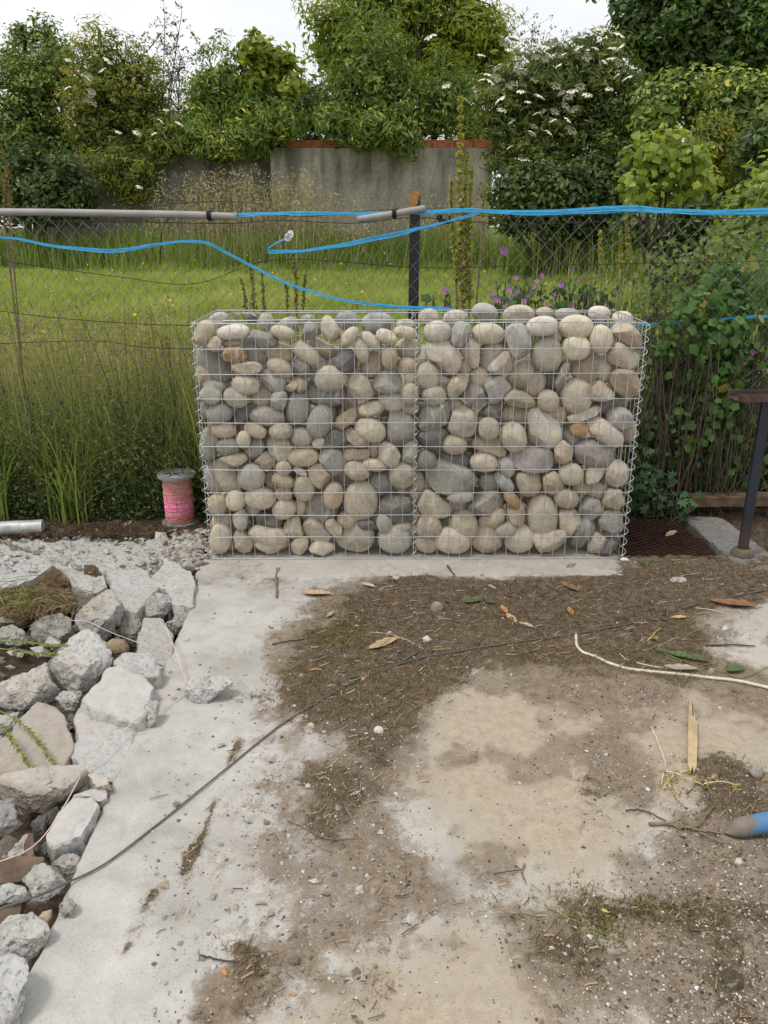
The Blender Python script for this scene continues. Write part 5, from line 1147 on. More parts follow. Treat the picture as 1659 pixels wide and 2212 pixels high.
# ------------------------------------------------------------------ the chain-link fence
FY = 3.80
fence = empty("chain_link_fence", (0.135, FY, 0), "weathered chain-link fence with one dark post, running behind the gabion", "fence")
def fence_top(x): return 1.385 + 0.012 * np.sin(x * 2.1) - 0.01 * np.cos(x * 5.0)
A = Acc(); rs = np.random.RandomState(12); cw, ch = .076, .0415
cols = np.arange(-2.55, 2.6, cw / 2)
for q, x0 in enumerate(cols):
    n = int(1.36 / ch); z = 1.385 - np.arange(n + 1) * ch
    sx = np.where((np.arange(n + 1) + q) % 2 == 0, -.5, .5) * cw / 2 * 1.04
    warp = .022 * fbm(np.stack([np.full(n + 1, x0 * 1.7), z * 2.2, np.zeros(n + 1)], 1), 5, 3)
    wz = .02 * fbm(np.stack([np.full(n + 1, x0 * 1.2), z * 1.5, np.ones(n + 1)], 1), 6, 3)
    yy = FY + .015 * fbm(np.stack([np.full(n + 1, x0 * 1.3), z * 1.3, np.full(n + 1, 2.)], 1), 7, 2) + np.where(np.arange(n + 1) % 2 == 0, -.002, .002)
    A.add(*tube(np.stack([x0 + sx + warp, yy, z - 1.385 + fence_top(x0) + wz], 1), .0017, 3))
build("wire_netting", *A.get(), M_FENCEWIRE, fence, origin=fence.location)
def strand(pts, rad, mat, name="tension_wire"):
    P = spline([on_y(a, b, FY - .01) for a, b in pts], 50); build(name, *tube(P, rad, 4), mat, fence, origin=fence.location)
strand([(-40, 480), (200, 476), (480, 482), (600, 475), (760, 482), (900, 470), (1100, 485), (1300, 480), (1700, 470)], .0019, M_RUSTWIRE)
strand([(-40, 556), (250, 596), (420, 612), (600, 560), (900, 578), (1100, 575), (1400, 570), (1700, 565)], .0016, M_RUSTWIRE)
strand([(-40, 665), (150, 688), (410, 702), (700, 690), (1000, 700), (1400, 690), (1700, 700)], .0018, M_RUSTWIRE)
strand([(-40, 742), (200, 735), (300, 748), (430, 752), (900, 750), (1400, 748), (1700, 745)], .0018, M_RUSTWIRE)
strand([(-40, 440), (200, 452), (420, 436), (560, 440), (640, 468), (860, 452), (1100, 470), (1300, 462), (1480, 445), (1700, 415)], .0014, M_RUSTWIRE)
strand([(345, 570), (350, 500), (362, 474), (385, 468)], .0022, M_BLACK, "loose_wire")
# dark post
pt = on_y(897, 414, FY + .035); pb = (pt[0] - .012, FY + .035, -.3)
Vp = []; w, d = .046, .04
for (z, cx) in ((pb[2], pb[0]), (.4, pb[0] + .005), (1.0, pt[0] - .003), (pt[2], pt[0])):
    Vp += [(cx - w / 2, FY + .035 - d / 2, z), (cx + w / 2, FY + .035 - d / 2, z), (cx + w / 2, FY + .035 + d / 2, z), (cx - w / 2, FY + .035 + d / 2, z)]
Fq = [[4 * k + a, 4 * k + (a + 1) % 4, 4 * k + 4 + (a + 1) % 4, 4 * k + 4 + a] for k in range(3) for a in range(4)] + [[12, 13, 14, 15]]
build("post", Vp, np.array(Fq), M_POST, fence, False, origin=(pt[0], FY + .035, 1.44))

# grey conduit pipes tied along the top
def pipe(name, pts, rad, label, split=False, ties=()):
    P = spline([on_y(a, b, FY - .035) for a, b in pts], 30); t = empty(name, tuple(P[len(P) // 2]), label, "pipe")
    V1, F1 = tube(P, rad, 14)
    V2, F2 = tube(P, rad * .82, 14)
    A = Acc(); A.add(V1, F1); A.add(V2, F2[:, ::-1])
    for e, o in ((0, 0), (len(P) - 1, 0)):
        j = np.arange(14); s = e * 14
        A.F.setdefault(4, []).append(np.stack([s + j, s + (j + 1) % 14, len(V1) + s + (j + 1) % 14, len(V1) + s + j], 1))
    build("tube", *A.get(), M_PVC, t, origin=t.location)
    for u in ties:
        k = int(u * (len(P) - 2)); c = P[k]; tg = P[k + 1] - P[k]; tg /= np.linalg.norm(tg)
        a = np.linspace(0, 6.6, 22); up = np.array([0, 0, 1.0]); sd = np.cross(tg, up)
        for off in (0, .007, -.006):
            L = c + tg * off + np.cos(a)[:, None] * up * (rad + .004) + np.sin(a)[:, None] * sd * (rad + .004) + np.outer(a, tg) * .0015
            build("tie", *tube(L, .0032, 5), M_BLACK, t, origin=t.location)
    return t
pipe("conduit_pipe", [(-120, 456), (60, 457), (250, 460), (400, 463), (513, 467.5)], .0155, "long grey plastic conduit tied along the fence top at the left", ties=(.9,))
pipe("conduit_pipe", [(772, 474), (850, 462), (919, 450)], .0145, "short split grey conduit tied across the dark fence post", ties=(.52,))
A = Acc()
for q in range(4):
    c0 = on_y(945 + q * 6, 470 + (q % 2) * 6, FY - .02); a = np.linspace(0, 5.5, 16)
    A.add(*tube(np.stack([c0[0] + .012 * np.cos(a + q) + a * .004, c0[1] + .006 * np.sin(a * 2), c0[2] + .01 * np.sin(a + q) - a * .001], 1), .004, 5))
tag(build("rubber_tie", *A.get(), M_BLACK), "knotted strip of black rubber on the fence right of the post", "tie")

# blue woven tape
def tape(label, pts, width, strands=5, yoff=-.03, seed=0):
    rs = np.random.RandomState(seed); C = spline([on_y(a, b, FY + yoff) for a, b in pts], 70); n = len(C); A = Acc(); t = np.linspace(0, 1, n)
    W = np.interp(t, np.linspace(0, 1, len(width)), width)
    for q in range(strands):
        o = (q + .5) / strands - .5; ph = rs.rand() * 6
        off = o * W * (.85 + .25 * np.sin(t * 19 + ph)); z = C[:, 2] + off + .0012 * np.sin(t * 60 + ph)
        y = C[:, 1] + .004 * np.sin(t * 23 + ph * 2) + q * .0006
        h = W / strands * .62
        V = np.stack([np.stack([C[:, 0], y, z - h], 1), np.stack([C[:, 0], y + .001, z + h], 1)], 1).reshape(-1, 3)
        k = np.arange(n - 1) * 2; A.add(V, np.stack([k, k + 1, k + 3, k + 2], 1))
    return tag(build("fence_tape", *A.get(), M_STRAP, origin=tuple(C[n // 2])), label, "tape", "blue tapes on the fence")
tape("blue woven tape stretched along the fence top to the right of the conduit", [(508, 464), (620, 461), (760, 461), (860, 460), (930, 459), (1010, 455), (1130, 459), (1280, 455), (1360, 453), (1450, 457), (1560, 459), (1720, 457)], [.014, .016, .016, .013, .018, .020, .024, .028, .030, .026, .026, .030], 6, seed=1)
tape("short blue tape slanting down left of the post to the white knot", [(1030, 461), (960, 480), (880, 500), (760, 525), (660, 541), (590, 543), (578, 540), (590, 528), (612, 517), (624, 510)], [.012, .016, .018, .018, .016, .012, .008, .008, .008], 4, seed=2)
tape("blue tape sagging across the left half down behind the gabion", [(-60, 508), (30, 514), (110, 529), (200, 539), (270, 539), (340, 527), (400, 521), (440, 522), (480, 540), (540, 573), (620, 612), (700, 638), (790, 656), (880, 664), (960, 668), (1010, 676)], [.013, .014, .015, .015, .014, .012, .013, .015, .014, .014], 4, seed=3)
tape("blue tape end low on the right, among the stems beyond the gabion", [(1290, 700), (1390, 702), (1470, 697), (1560, 690), (1640, 685), (1730, 682)], [.012, .013, .010], 3, .0, seed=4)
A = Acc(); kb = on_y(624, 510, FY - .03)
for q in range(7):
    a = np.linspace(0, 4.5, 12); r_ = .006 + .003 * (q % 3)
    A.add(*tube(np.stack([kb[0] + r_ * np.cos(a + q) + .006 * (q - 3) * .6, kb[1] + r_ * .6 * np.sin(a + q * 2), kb[2] + r_ * np.sin(a + q) * 1.2 + .004 * (q - 3)], 1), .0035, 6))
tag(build("plastic_knot", *A.get(), M_WHITE_RAG, origin=tuple(kb)), "knotted white plastic scrap at the end of the short blue tape", "knot")

# ------------------------------------------------------------------ right-hand end: kerb, grate, timber, iron stand
kerb = slabchunk("concrete_kerb", wpoly([(1472, 1113), (1556, 1117), (1690, 1215), (1720, 1262), (1640, 1240), (1585, 1219)], .005), .005, .2, 140, 'd', (0, 0), .006, .1, .003)
tag(kerb, "narrow concrete kerb running diagonally beside the rusty grate", "kerb")
G = [on_z(a, b, .004) for a, b in ((1336, 1206), (1568, 1211), (1462, 1122), (1340, 1120))]
gp = np.array([g_[:2] for g_ in G]); A = Acc(); gx0, gx1, gy0, gy1 = gp[:, 0].min(), gp[:, 0].max(), gp[:, 1].min(), gp[:, 1].max()
dw, dh = .044, .030; row = 0; y = gy0
while y < gy1:
    x = gx0 - dw
    k = np.arange(0, int((gx1 - gx0) / (dw / 2)) + 4); X_ = x + k * dw / 2; Y_ = y + np.where(k % 2 == 0, 0, dh / 2); Y2 = y + np.where(k % 2 == 0, 0, -dh / 2)
    for YY in (Y_, Y2):
        ins = sdf(X_, YY, gp) < .004
        for a in range(len(k) - 1):
            if ins[a] and ins[a + 1]:
                p0, p1 = np.array([X_[a], YY[a], .004]), np.array([X_[a + 1], YY[a + 1], .004]); e = p1 - p0; nrm = np.array([-e[1], e[0], 0]); nrm /= np.linalg.norm(nrm)
                h = .0028
                V = np.array([p0 - nrm * h + [0, 0, .003], p0 + nrm * h - [0, 0, .003], p1 + nrm * h - [0, 0, .003], p1 - nrm * h + [0, 0, .003]])
                V = np.vstack([V, V - [0, 0, .004]]); A.add(V, np.array([[0, 1, 2, 3], [7, 6, 5, 4], [0, 3, 7, 4], [1, 5, 6, 2]]))
    y += dh
V, F = A.get()
gr = tag(build("drain_grate", V, F, M_RUST, smooth_sh=False, origin=(1.25, 3.35, 0)), "rusty expanded-metal grate lying at the gabion's right foot", "grate")
pl0, pl1 = on_y(1482, 1100, 3.72), on_y(1800, 1103, 3.70)
V, F = box((0, 0, 0), (pl1[0] - pl0[0], .09, .045)); V[:, 2] += .004 * np.sign(V[:, 0])
o = build("timber_board", V + np.array([(pl0[0] + pl1[0]) / 2, 3.72, .085]), F, simple("weathered_timber", (.125, .088, .055), .95, 0, .45, 22, .5, .1), smooth_sh=False, origin=((pl0[0] + pl1[0]) / 2, 3.72, .085))
tag(o, "mossy brown timber board along the bottom of the fence at the right", "board")
sb = on_z(1606, 1206, 0); stx, sty = 1.552, sb[1] + .02
stand = empty("iron_stand", (stx, sty, 0), "dark navy iron post with a rusty channel on top, right of the grate", "stand")
V, F = box((stx, sty, .345), (.040, .018, .67)); build("post", V, F, M_NAVY, stand, False, origin=stand.location)
top = on_y(1588, 850, sty - .02); A = Acc()
cx = top[0] + .2
for (dy, dz, sy_, sz_2) in ((0, 0, .10, .006), (-.048, .012, .006, .030), (.048, .012, .006, .030)):
    V, F = box((cx, sty + dy, .69 + dz), (.40, sy_, sz_2)); A.add(V, F)
build("channel", *A.get(), M_RUSTPAINT, stand, False, origin=stand.location)
V, F = lathe([(.0, .0), (.046, .0), (.048, .012), (.042, .028), (.034, .038), (.028, .04), (.024, .03)], 22); V = V * (1 + .08 * fbm(V * 40, 3))[:, None]
build("mortar_collar", V + np.array([stx, sty, 0]), F, simple("old_mortar", (.15, .125, .09), .95, 0, .3, 30, .4, .1), stand, origin=stand.location)

# blue tool handle reaching in from the right
p0, p1 = on_z(1566, 1797, .012), on_z(1760, 1760, .05); S = spline([p0, p0 * .72 + p1 * .28 + np.array([0, 0, .004]), p1, p1 + (p1 - p0) * .8], 26)
u_ = np.linspace(0, 1, len(S)); V, F = tube(S, np.interp(u_, [0, .04, .10, .22, 1], [.004, .010, .017, .023, .024]), 16)
V[:16 * 4, 2] = .004 + (V[:16 * 4, 2] - .004) * np.repeat(np.array([.5, .6, .75, .9]), 16); V[:, 2] = np.maximum(V[:, 2], .003)
tag(build("tube_leg", V, F, M_BLUEPIPE, origin=tuple(p0)), "dirt-caked blue painted tube end reaching in from the right", "tube")

# ------------------------------------------------------------------ grass and weeds
G_LAWN = leaf_mat("lawn_grass", [(0, (.17, .23, .045)), (.45, (.36, .44, .11)), (.8, (.50, .53, .19)), (1, (.54, .48, .24))], .6, .4, .2)
G_TALL = leaf_mat("tall_grass_leaf", [(0, (0.066, 0.117, 0.022)), (.45, (0.190, 0.289, 0.057)), (.8, (0.381, 0.452, 0.124)), (1, (0.673, 0.608, 0.290))], .55, .4, .25)
G_DRY = leaf_mat("dry_grass", [(0, (.16, .12, .055)), (.5, (.33, .26, .13)), (1, (.50, .42, .25))], .75, .3, .15)
G_OAT = leaf_mat("pale_oat", [(0, (.30, .26, .13)), (.5, (.50, .44, .27)), (1, (.66, .60, .42))], .75, .35, .15)
G_STRAW = leaf_mat("straw_green", [(0, (.10, .12, .035)), (.5, (.26, .27, .10)), (1, (.50, .44, .25))], .7, .35, .15)
G_STEM = leaf_mat("dark_dry_stem", [(0, (.022, .018, .014)), (.6, (.07, .055, .038)), (1, (.15, .12, .075))], .8, .1, .15)
def blade_obj(name, label, pos, h, w, lean, mat, tone, seed, levels=4, curve=1.0, cat=None, kind="stuff", parent=None):
    rs = np.random.RandomState(seed); n = len(pos); V, F = blades(pos, h, w, lean, rs.rand(n) * 6.283, curve, levels)
    o = build(name, V, F, mat, parent, attrs={'rnd': ('POINT', np.repeat(np.clip(tone, 0, 1), levels * 2))}, origin=parent.location if parent else None)
    if parent is None: tag(o, label, cat, None, kind)
    elif kind == "stuff": o["kind"] = "stuff"
    return o
# lawn: dense near, thinning with distance
rs = np.random.RandomState(31); n = 170000
yy = 4.0 + 14.3 * rs.rand(n) ** 1.25; hw = .56 * yy + 1.2; xx = rs.uniform(-1, 1, n) * hw
patch = fbm2(xx, yy, .9, 51, 4); ph2 = fbm2(xx, yy, 2.6, 52, 3)
h = (.07 + .06 * rs.rand(n) + .10 * smooth(-.1, .4, patch)) * (1 + .02 * yy); w = (.0035 + .0011 * yy) * rs.uniform(.7, 1.3, n)
blade_obj("lawn_grass", "rough yellow-green grass covering the field", np.stack([xx, yy, ground_z(xx, yy) - .01], 1), h, w, rs.uniform(.2, .9, n), G_LAWN, .46 + .28 * ph2 + .16 * patch + rs.normal(0, .14, n), 1, 3, cat="grass")
# rank grass along the foot of the wall and bushes
n = 26000; xx = rs.uniform(-9, 10, n); yy = np.where(xx < 2.2, 17.7 - abs(rs.normal(0, .55, n)), 16.8 - .62 * np.clip(xx - 2.2, 0, 8) - abs(rs.normal(0, .7, n)))
hh = rs.uniform(.3, .95, n) * (1 + .35 * fbm2(xx, yy, .8, 71))
blade_obj("rank_grass", "rank dark green grass growing along the foot of the wall", np.stack([xx, yy, ground_z(xx, yy) - .02], 1), hh, np.full(n, .022), rs.uniform(.05, .4, n), G_TALL, .52 + .25 * fbm2(xx, yy, .7, 72) + rs.normal(0, .16, n), 2, 4, cat="grass")
n = 800; xx = np.where(rs.rand(n) < .6, rs.normal(-2.6, 1.1, n), rs.uniform(-5, 2.3, n)); yy = 17.6 - abs(rs.normal(0, .4, n))
hh = rs.uniform(.9, 2.05, n) * np.where(abs(xx + 2.9) < 1.6, 1.0, .78)
pos = np.stack([xx, yy, ground_z(xx, yy) - .02], 1)
blade_obj("wild_oat_straw", "straw-coloured wild oats standing before the wall", pos, hh, np.full(n, .014), rs.uniform(.02, .22, n), G_OAT, .5 + rs.normal(0, .25, n), 3, 4, cat="grass")
k = 9; P = np.repeat(pos, k, 0); P[:, 2] += np.repeat(hh, k) * rs.uniform(.68, 1.0, n * k); P += rs.normal(0, .05, P.shape) * [1, 1, .3]
V, F = scatter(LEAF_LONG[0], LEAF_LONG[1], P, frames(rs.normal(size=(n * k, 3)), rs.rand(n * k) * 6), rs.uniform(.04, .085, n * k))
tag(build("wild_oat_seed", V, F, G_OAT, smooth_sh=False, attrs={'rnd': ('POINT', np.repeat(np.clip(rs.normal(.62, .25, n * k), 0, 1), 4))}), "dangling straw seed heads of the wild oats before the wall", "seed", None, "stuff")
# tall grass along the fence, left of the gabion and thinner behind it
def strip(n, x0, x1, y0, y1, s): r_ = np.random.RandomState(s); x = r_.uniform(x0, x1, n); y = r_.uniform(y0, y1, n); return r_, np.stack([x, y, ground_z(x, y) - .015], 1)
r_, pos = strip(9500, -2.9, -.55, 3.72, 5.2, 41); n = len(pos)
hh = r_.uniform(.25, .72, n) * (1 + .35 * fbm2(pos[:, 0], pos[:, 1], 2.2, 42)); hh *= np.where(pos[:, 1] < 4.3, 1.12, .85)
blade_obj("tall_grass", "tall green grass along the fence at the left", pos, hh, r_.uniform(.004, .009, n), r_.uniform(.05, .55, n), G_TALL, .52 + .2 * fbm2(pos[:, 0], pos[:, 1], 3, 43) + r_.normal(0, .2, n), 4, 5, 1.2, cat="grass")
r_, pos = strip(3600, -.6, 2.9, 3.86, 5.6, 44); n = len(pos)
blade_obj("tall_grass", "thin green grass behind the fence, above and right of the gabion", pos, r_.uniform(.25, .75, n), r_.uniform(.004, .008, n), r_.uniform(.05, .5, n), G_TALL, .5 + r_.normal(0, .2, n), 5, 5, 1.2, cat="grass")
r_, pos = strip(420, -2.8, -.75, 3.74, 4.5, 45); n = len(pos)
dens = r_.rand(n) < (.35 + .65 * np.exp(-((pos[:, 0] + 1.05) / .35) ** 2)); pos = pos[dens]; n = len(pos)
blade_obj("dry_stems", "thin dark dead stems standing in the grass at the left fence", pos, r_.uniform(.55, 1.18, n), r_.uniform(.0045, .008, n), r_.uniform(.02, .3, n), G_STEM, r_.rand(n), 6, 6, .8, cat="stems")
r_, pos = strip(480, .98, 2.7, 3.82, 4.6, 46); n = len(pos)
blade_obj("dry_stems", "tangled thin dark stems leaning right of the gabion", pos, r_.uniform(.5, 1.35, n), r_.uniform(.0045, .0085, n), r_.uniform(.05, .55, n), G_STEM, r_.rand(n) * .8, 7, 6, .8, cat="stems")
r_, pos = strip(4200, -2.9, -.62, 3.70, 4.8, 47); n = len(pos)
blade_obj("straw_stalks", "pale straw-green stalks tangled through the mesh at the left fence", pos, r_.uniform(.35, 1.15, n), r_.uniform(.003, .0055, n), r_.uniform(.05, .8, n), G_STRAW, r_.normal(.45, .25, n), 8, 6, .8, cat="stalks")
r_, pos = strip(600, .98, 2.8, 3.74, 4.5, 48); n = len(pos)
blade_obj("straw_stalks", "pale thin stalks leaning through the mesh right of the gabion", pos, r_.uniform(.35, 1.2, n), r_.uniform(.003, .005, n), r_.uniform(.1, .9, n), G_STRAW, r_.normal(.4, .25, n), 9, 6, .8, cat="stalks")
kk = 3; r_, pos = strip(1900, -2.9, -.5, 3.9, 6.2, 49); n = len(pos); hz = r_.uniform(.35, .85, n); P = np.repeat(pos, 6, 0); P[:, 2] += np.repeat(hz, 6) * r_.uniform(.75, 1.0, n * 6); P += r_.normal(0, .02, P.shape)
V, F = scatter(LEAF_LONG[0], LEAF_LONG[1], P, frames(r_.normal(size=(n * 6, 3)), r_.rand(n * 6) * 6), r_.uniform(.018, .04, n * 6))
tag(build("grass_seed", V, F, G_DRY, smooth_sh=False, attrs={'rnd': ('POINT', np.repeat(np.clip(r_.normal(.5, .25, n * 6), 0, 1), 4))}), "pale seed heads among the tall grass at the left", "seed", None, "stuff")
# low dark undergrowth at the fence foot
U_DARK = leaf_mat("undergrowth_leaf", [(0, (0.030, 0.047, 0.017)), (.5, (0.082, 0.124, 0.036)), (.8, (0.173, 0.209, 0.065)), (.93, (0.255, 0.163, 0.082)), (1, (0.365, 0.238, 0.114))], .55, .3, .25)
def undergrowth(label, n, x0, x1, y0, y1, hmax, leaf, seed, tmpl=LEAF4):
    r_ = np.random.RandomState(seed); x = r_.uniform(x0, x1, n); y = r_.uniform(y0, y1, n); top = hmax * (.65 + .5 * fbm2(x, y * 2, 2.4, seed)); z = ground_z(x, y) + r_.rand(n) ** 1.7 * top
    N = np.stack([r_.normal(0, .5, n), r_.normal(-.45, .5, n), np.full(n, .7)], 1)
    V, F = scatter(tmpl[0], tmpl[1], np.stack([x, y, z], 1), frames(N, r_.rand(n) * 6.28), leaf * r_.uniform(.5, 1.4, n))
    tone = np.clip(.42 + .25 * fbm2(x, z, 5, seed + 1) + r_.normal(0, .22, n), 0, 1)
    return tag(build("undergrowth", V, F, U_DARK, smooth_sh=False, attrs={'rnd': ('POINT', np.repeat(tone, len(tmpl[0])))}), label, "undergrowth", None, "stuff")
undergrowth("low dark weeds along the fence foot left of the spool", 30000, -2.7, -.72, 3.60, 4.15, .66, .021, 51)
undergrowth("brownish feathery weeds above the pink spool", 7000, -1.35, -.74, 3.66, 3.95, .75, .017, 52, LEAF_LONG)
undergrowth("deep shaded leaves behind and right of the gabion", 16000, .95, 2.7, 3.80, 4.35, .95, .030, 53)
# grass tuft left of the spool, wide blades
r_ = np.random.RandomState(61); tb = on_z(368, 1110, 0) * 0 + np.array([on_z(375, 1100, 0)[0] * 0 - .86 - .33, 3.62, 0.0])
for (px, lab, nb, hm) in ((370 * .54, "clump of broad green grass blades arching at the fence foot", 60, .55), (40, "clump of green grass blades near the left edge of the fence", 40, .6)):
    bx = on_z(px, 1085, 0)[0]; t = empty("grass_clump", (bx, 3.66, 0), lab, "grass", "grass clumps at the fence foot")
    n = nb; pos = np.stack([bx + r_.normal(0, .05, n), 3.66 + r_.normal(0, .03, n), np.zeros(n)], 1)
    blade_obj("blade_tuft", "", pos, hm * r_.uniform(.45, 1.05, n), r_.uniform(.008, .014, n), r_.uniform(.1, .75, n), G_TALL, .68 + r_.normal(0, .12, n), 62, 6, 1.3, kind=None, parent=t)

# leafy plants right of the gabion
L_MALLOW = leaf_mat("mallow_leaf", [(0, (0.025, 0.059, 0.017)), (.5, (0.070, 0.147, 0.036)), (.9, (0.140, 0.252, 0.070)), (1, (0.420, 0.336, 0.070))], .6, .35, .25)
L_CREEP = leaf_mat("creeper_leaf", [(0, (0.020, 0.056, 0.020)), (.6, (0.056, 0.131, 0.044)), (1, (0.112, 0.200, 0.075))], .45, .3, .4)
L_BRAMBLE = leaf_mat("bramble_leaf", [(0, (.05, .085, .022)), (.5, (.13, .20, .045)), (1, (.27, .33, .09))], .5, .4, .3)
def bush(name, label, cat, blobs, mat, tmpl, leaf, per_m3, seed, stems=24, tone=.5, upb=.3, face=-.6, group="plants at the fence"):
    r_ = np.random.RandomState(seed); c0 = np.mean([b[0] for b in blobs], 0); t = empty(name, (c0[0], c0[1], 0), label, cat, group); A = Acc(); S = Acc()
    for (c, r) in blobs:
        n = int(per_m3 * r[0] * r[1] * r[2] * 4.2); d = r_.normal(size=(n, 3)); d /= np.linalg.norm(d, axis=1)[:, None]
        P = np.array(c) + d * (r_.rand(n) ** .45)[:, None] * np.array(r) * (1 + .3 * fbm(d * 2 + seed, seed, 2))[:, None]; P[:, 2] = np.maximum(P[:, 2], .02)
        N = d * .5 + np.array([0, face, upb]) + r_.normal(0, .4, (n, 3))
        V, F = scatter(tmpl[0], tmpl[1], P, frames(N, r_.rand(n) * 6.28), leaf * r_.uniform(.45, 1.3, n))
        A.add(V, F, rnd=np.repeat(np.clip(tone + r_.normal(0, .2, n), 0, 1), len(tmpl[0])))
        for p in P[:stems]:
            b = np.array([c[0] + r_.normal(0, r[0] * .3), c[1] + r_.normal(0, .05), 0.0]); S.add(*tube(spline([b, (b + p) / 2 + r_.normal(0, .05, 3), p], 8), .0028, 4))
    build("stem", *S.get(), M_TWIG_DARK, t, origin=t.location); build("foliage", *A.get(), mat, t, smooth_sh=False, attrs=A.attrs(), origin=t.location); return t
def P3(px, py, Y): return tuple(on_y(px, py, Y))
bush("mallow_bush", "leafy mallow plant climbing the fence above the iron stand", "plant", [(P3(1540, 740, 3.82), (.25, .12, .26)), (P3(1500, 680, 3.78), (.14, .06, .14)), (P3(1440, 760, 3.78), (.10, .06, .16)), (P3(1590, 640, 3.95), (.22, .14, .2)), (P3(1480, 800, 3.9), (.16, .12, .2)), (P3(1610, 800, 3.9), (.16, .1, .2))], L_MALLOW, LEAF_LOBE, .048, 14000, 71, tone=.62)
bush("mallow_bush", "lower mallow growth with yellowing leaves beside the iron stand", "plant", [(P3(1480, 930, 3.80), (.2, .09, .22)), (P3(1560, 900, 3.77), (.16, .06, .16)), (P3(1570, 1000, 3.86), (.2, .1, .18)), (P3(1430, 880, 3.9), (.12, .1, .22))], L_MALLOW, LEAF_LOBE, .048, 12000, 72, tone=.55)
bush("creeper_plant", "creeper with five-fingered leaves over the rusty grate", "creeper", [(P3(1400, 1060, 3.72), (.14, .07, .12)), (P3(1450, 1085, 3.68), (.16, .07, .08)), (P3(1395, 1000, 3.78), (.12, .06, .12))], L_CREEP, LEAF_PALM, .040, 20000, 73, tone=.6)
bush("bramble_shrub", "bright green bramble mass behind the mesh above the mallow plants", "shrub", [(P3(1570, 600, 4.5), (.42, .2, .26)), (P3(1450, 640, 4.6), (.28, .2, .3)), (P3(1400, 740, 4.4), (.2, .15, .3)), (P3(1620, 520, 4.7), (.3, .2, .2))], L_BRAMBLE, LEAF4, .045, 7000, 78, tone=.55)
bush("bramble_shrub", "lower green bramble growth behind the mesh next to the gabion", "shrub", [(P3(1440, 900, 4.2), (.22, .15, .3)), (P3(1540, 880, 4.25), (.3, .15, .3)), (P3(1620, 960, 4.15), (.2, .12, .3))], L_BRAMBLE, LEAF4, .04, 8000, 79, tone=.35)
# purple-flowered mallow behind the gabion
PET_V, PET_F = [[0, 0, 0]], []
for q in range(5):
    t = q * 1.2566; n0 = len(PET_V)
    for (a, r) in ((-.3, .55), (-.42, .95), (0, .86), (.42, .95), (.3, .55)): PET_V.append([r * math.sin(t + a) * .5, r * math.cos(t + a) * .5, .12 * r])
    PET_F += [[0, n0 + k_ + 1, n0 + k_] for k_ in range(4)]
M_PETAL = simple("mauve_petal", (.42, .13, .46), .6, 0, .25, 60, .1, .2)
FLOWER = mesh_np("flower", np.array(PET_V, float), np.array(PET_F), M_PETAL, False)
def flowers(parent, lst, Y, size):
    for px, py in lst:
        p = on_y(px, py, Y); o = link("flower", FLOWER, parent, tuple(p - np.array(parent.location))); s = size * random.uniform(.75, 1.25); o.scale = (s, s, s)
        o.rotation_euler = (math.radians(75 + random.uniform(-30, 25)), random.uniform(-.5, .5), random.uniform(-.6, .6))
mb = bush("flowering_mallow", "mauve-flowered mallow showing above the gabion's right bay", "plant", [(P3(1120, 640, 3.95), (.16, .1, .1)), (P3(1230, 640, 3.95), (.14, .1, .11)), (P3(1180, 720, 3.95), (.25, .08, .12)), (P3(1300, 640, 4.0), (.1, .1, .1))], L_MALLOW, LEAF_LOBE, .034, 14000, 74, tone=.6)
def zz(x, y): return ((1480 + x * .9018) / 1.7938, (700 + y * .9018) / 1.7938)
flowers(mb, [zz(*p) for p in ((820, 385), (848, 425), (685, 410), (665, 435), (650, 462), (625, 495), (610, 520), (575, 420), (580, 480), (545, 470), (470, 485), (480, 505), (500, 515), (535, 520), (550, 540), (560, 500), (740, 490), (820, 540), (715, 535), (770, 450), (590, 540), (525, 545), (470, 535))], 3.90, .031)
mb2 = bush("flowering_mallow", "small mauve-flowered mallow sprig beside the dark fence post", "plant", [(P3(930, 655, 3.92), (.06, .04, .05)), (P3(965, 640, 3.95), (.05, .04, .06))], L_MALLOW, LEAF_LOBE, .045, 9000, 75, tone=.6)
flowers(mb2, [zz(*p) for p in ((147, 508), (268, 475), (283, 545), (520, 300), (530, 310))], 3.86, .034)
flowers(t := bush("flowering_mallow", "mallow sprig with two mauve flowers right of the mallow bush", "plant", [(P3(1640, 730, 3.84), (.08, .05, .07))], L_MALLOW, LEAF_LOBE, .06, 9000, 76, tone=.5), [zz(*p) for p in ((1590, 740), (1635, 810), (1215, 672))], 3.80, .032)
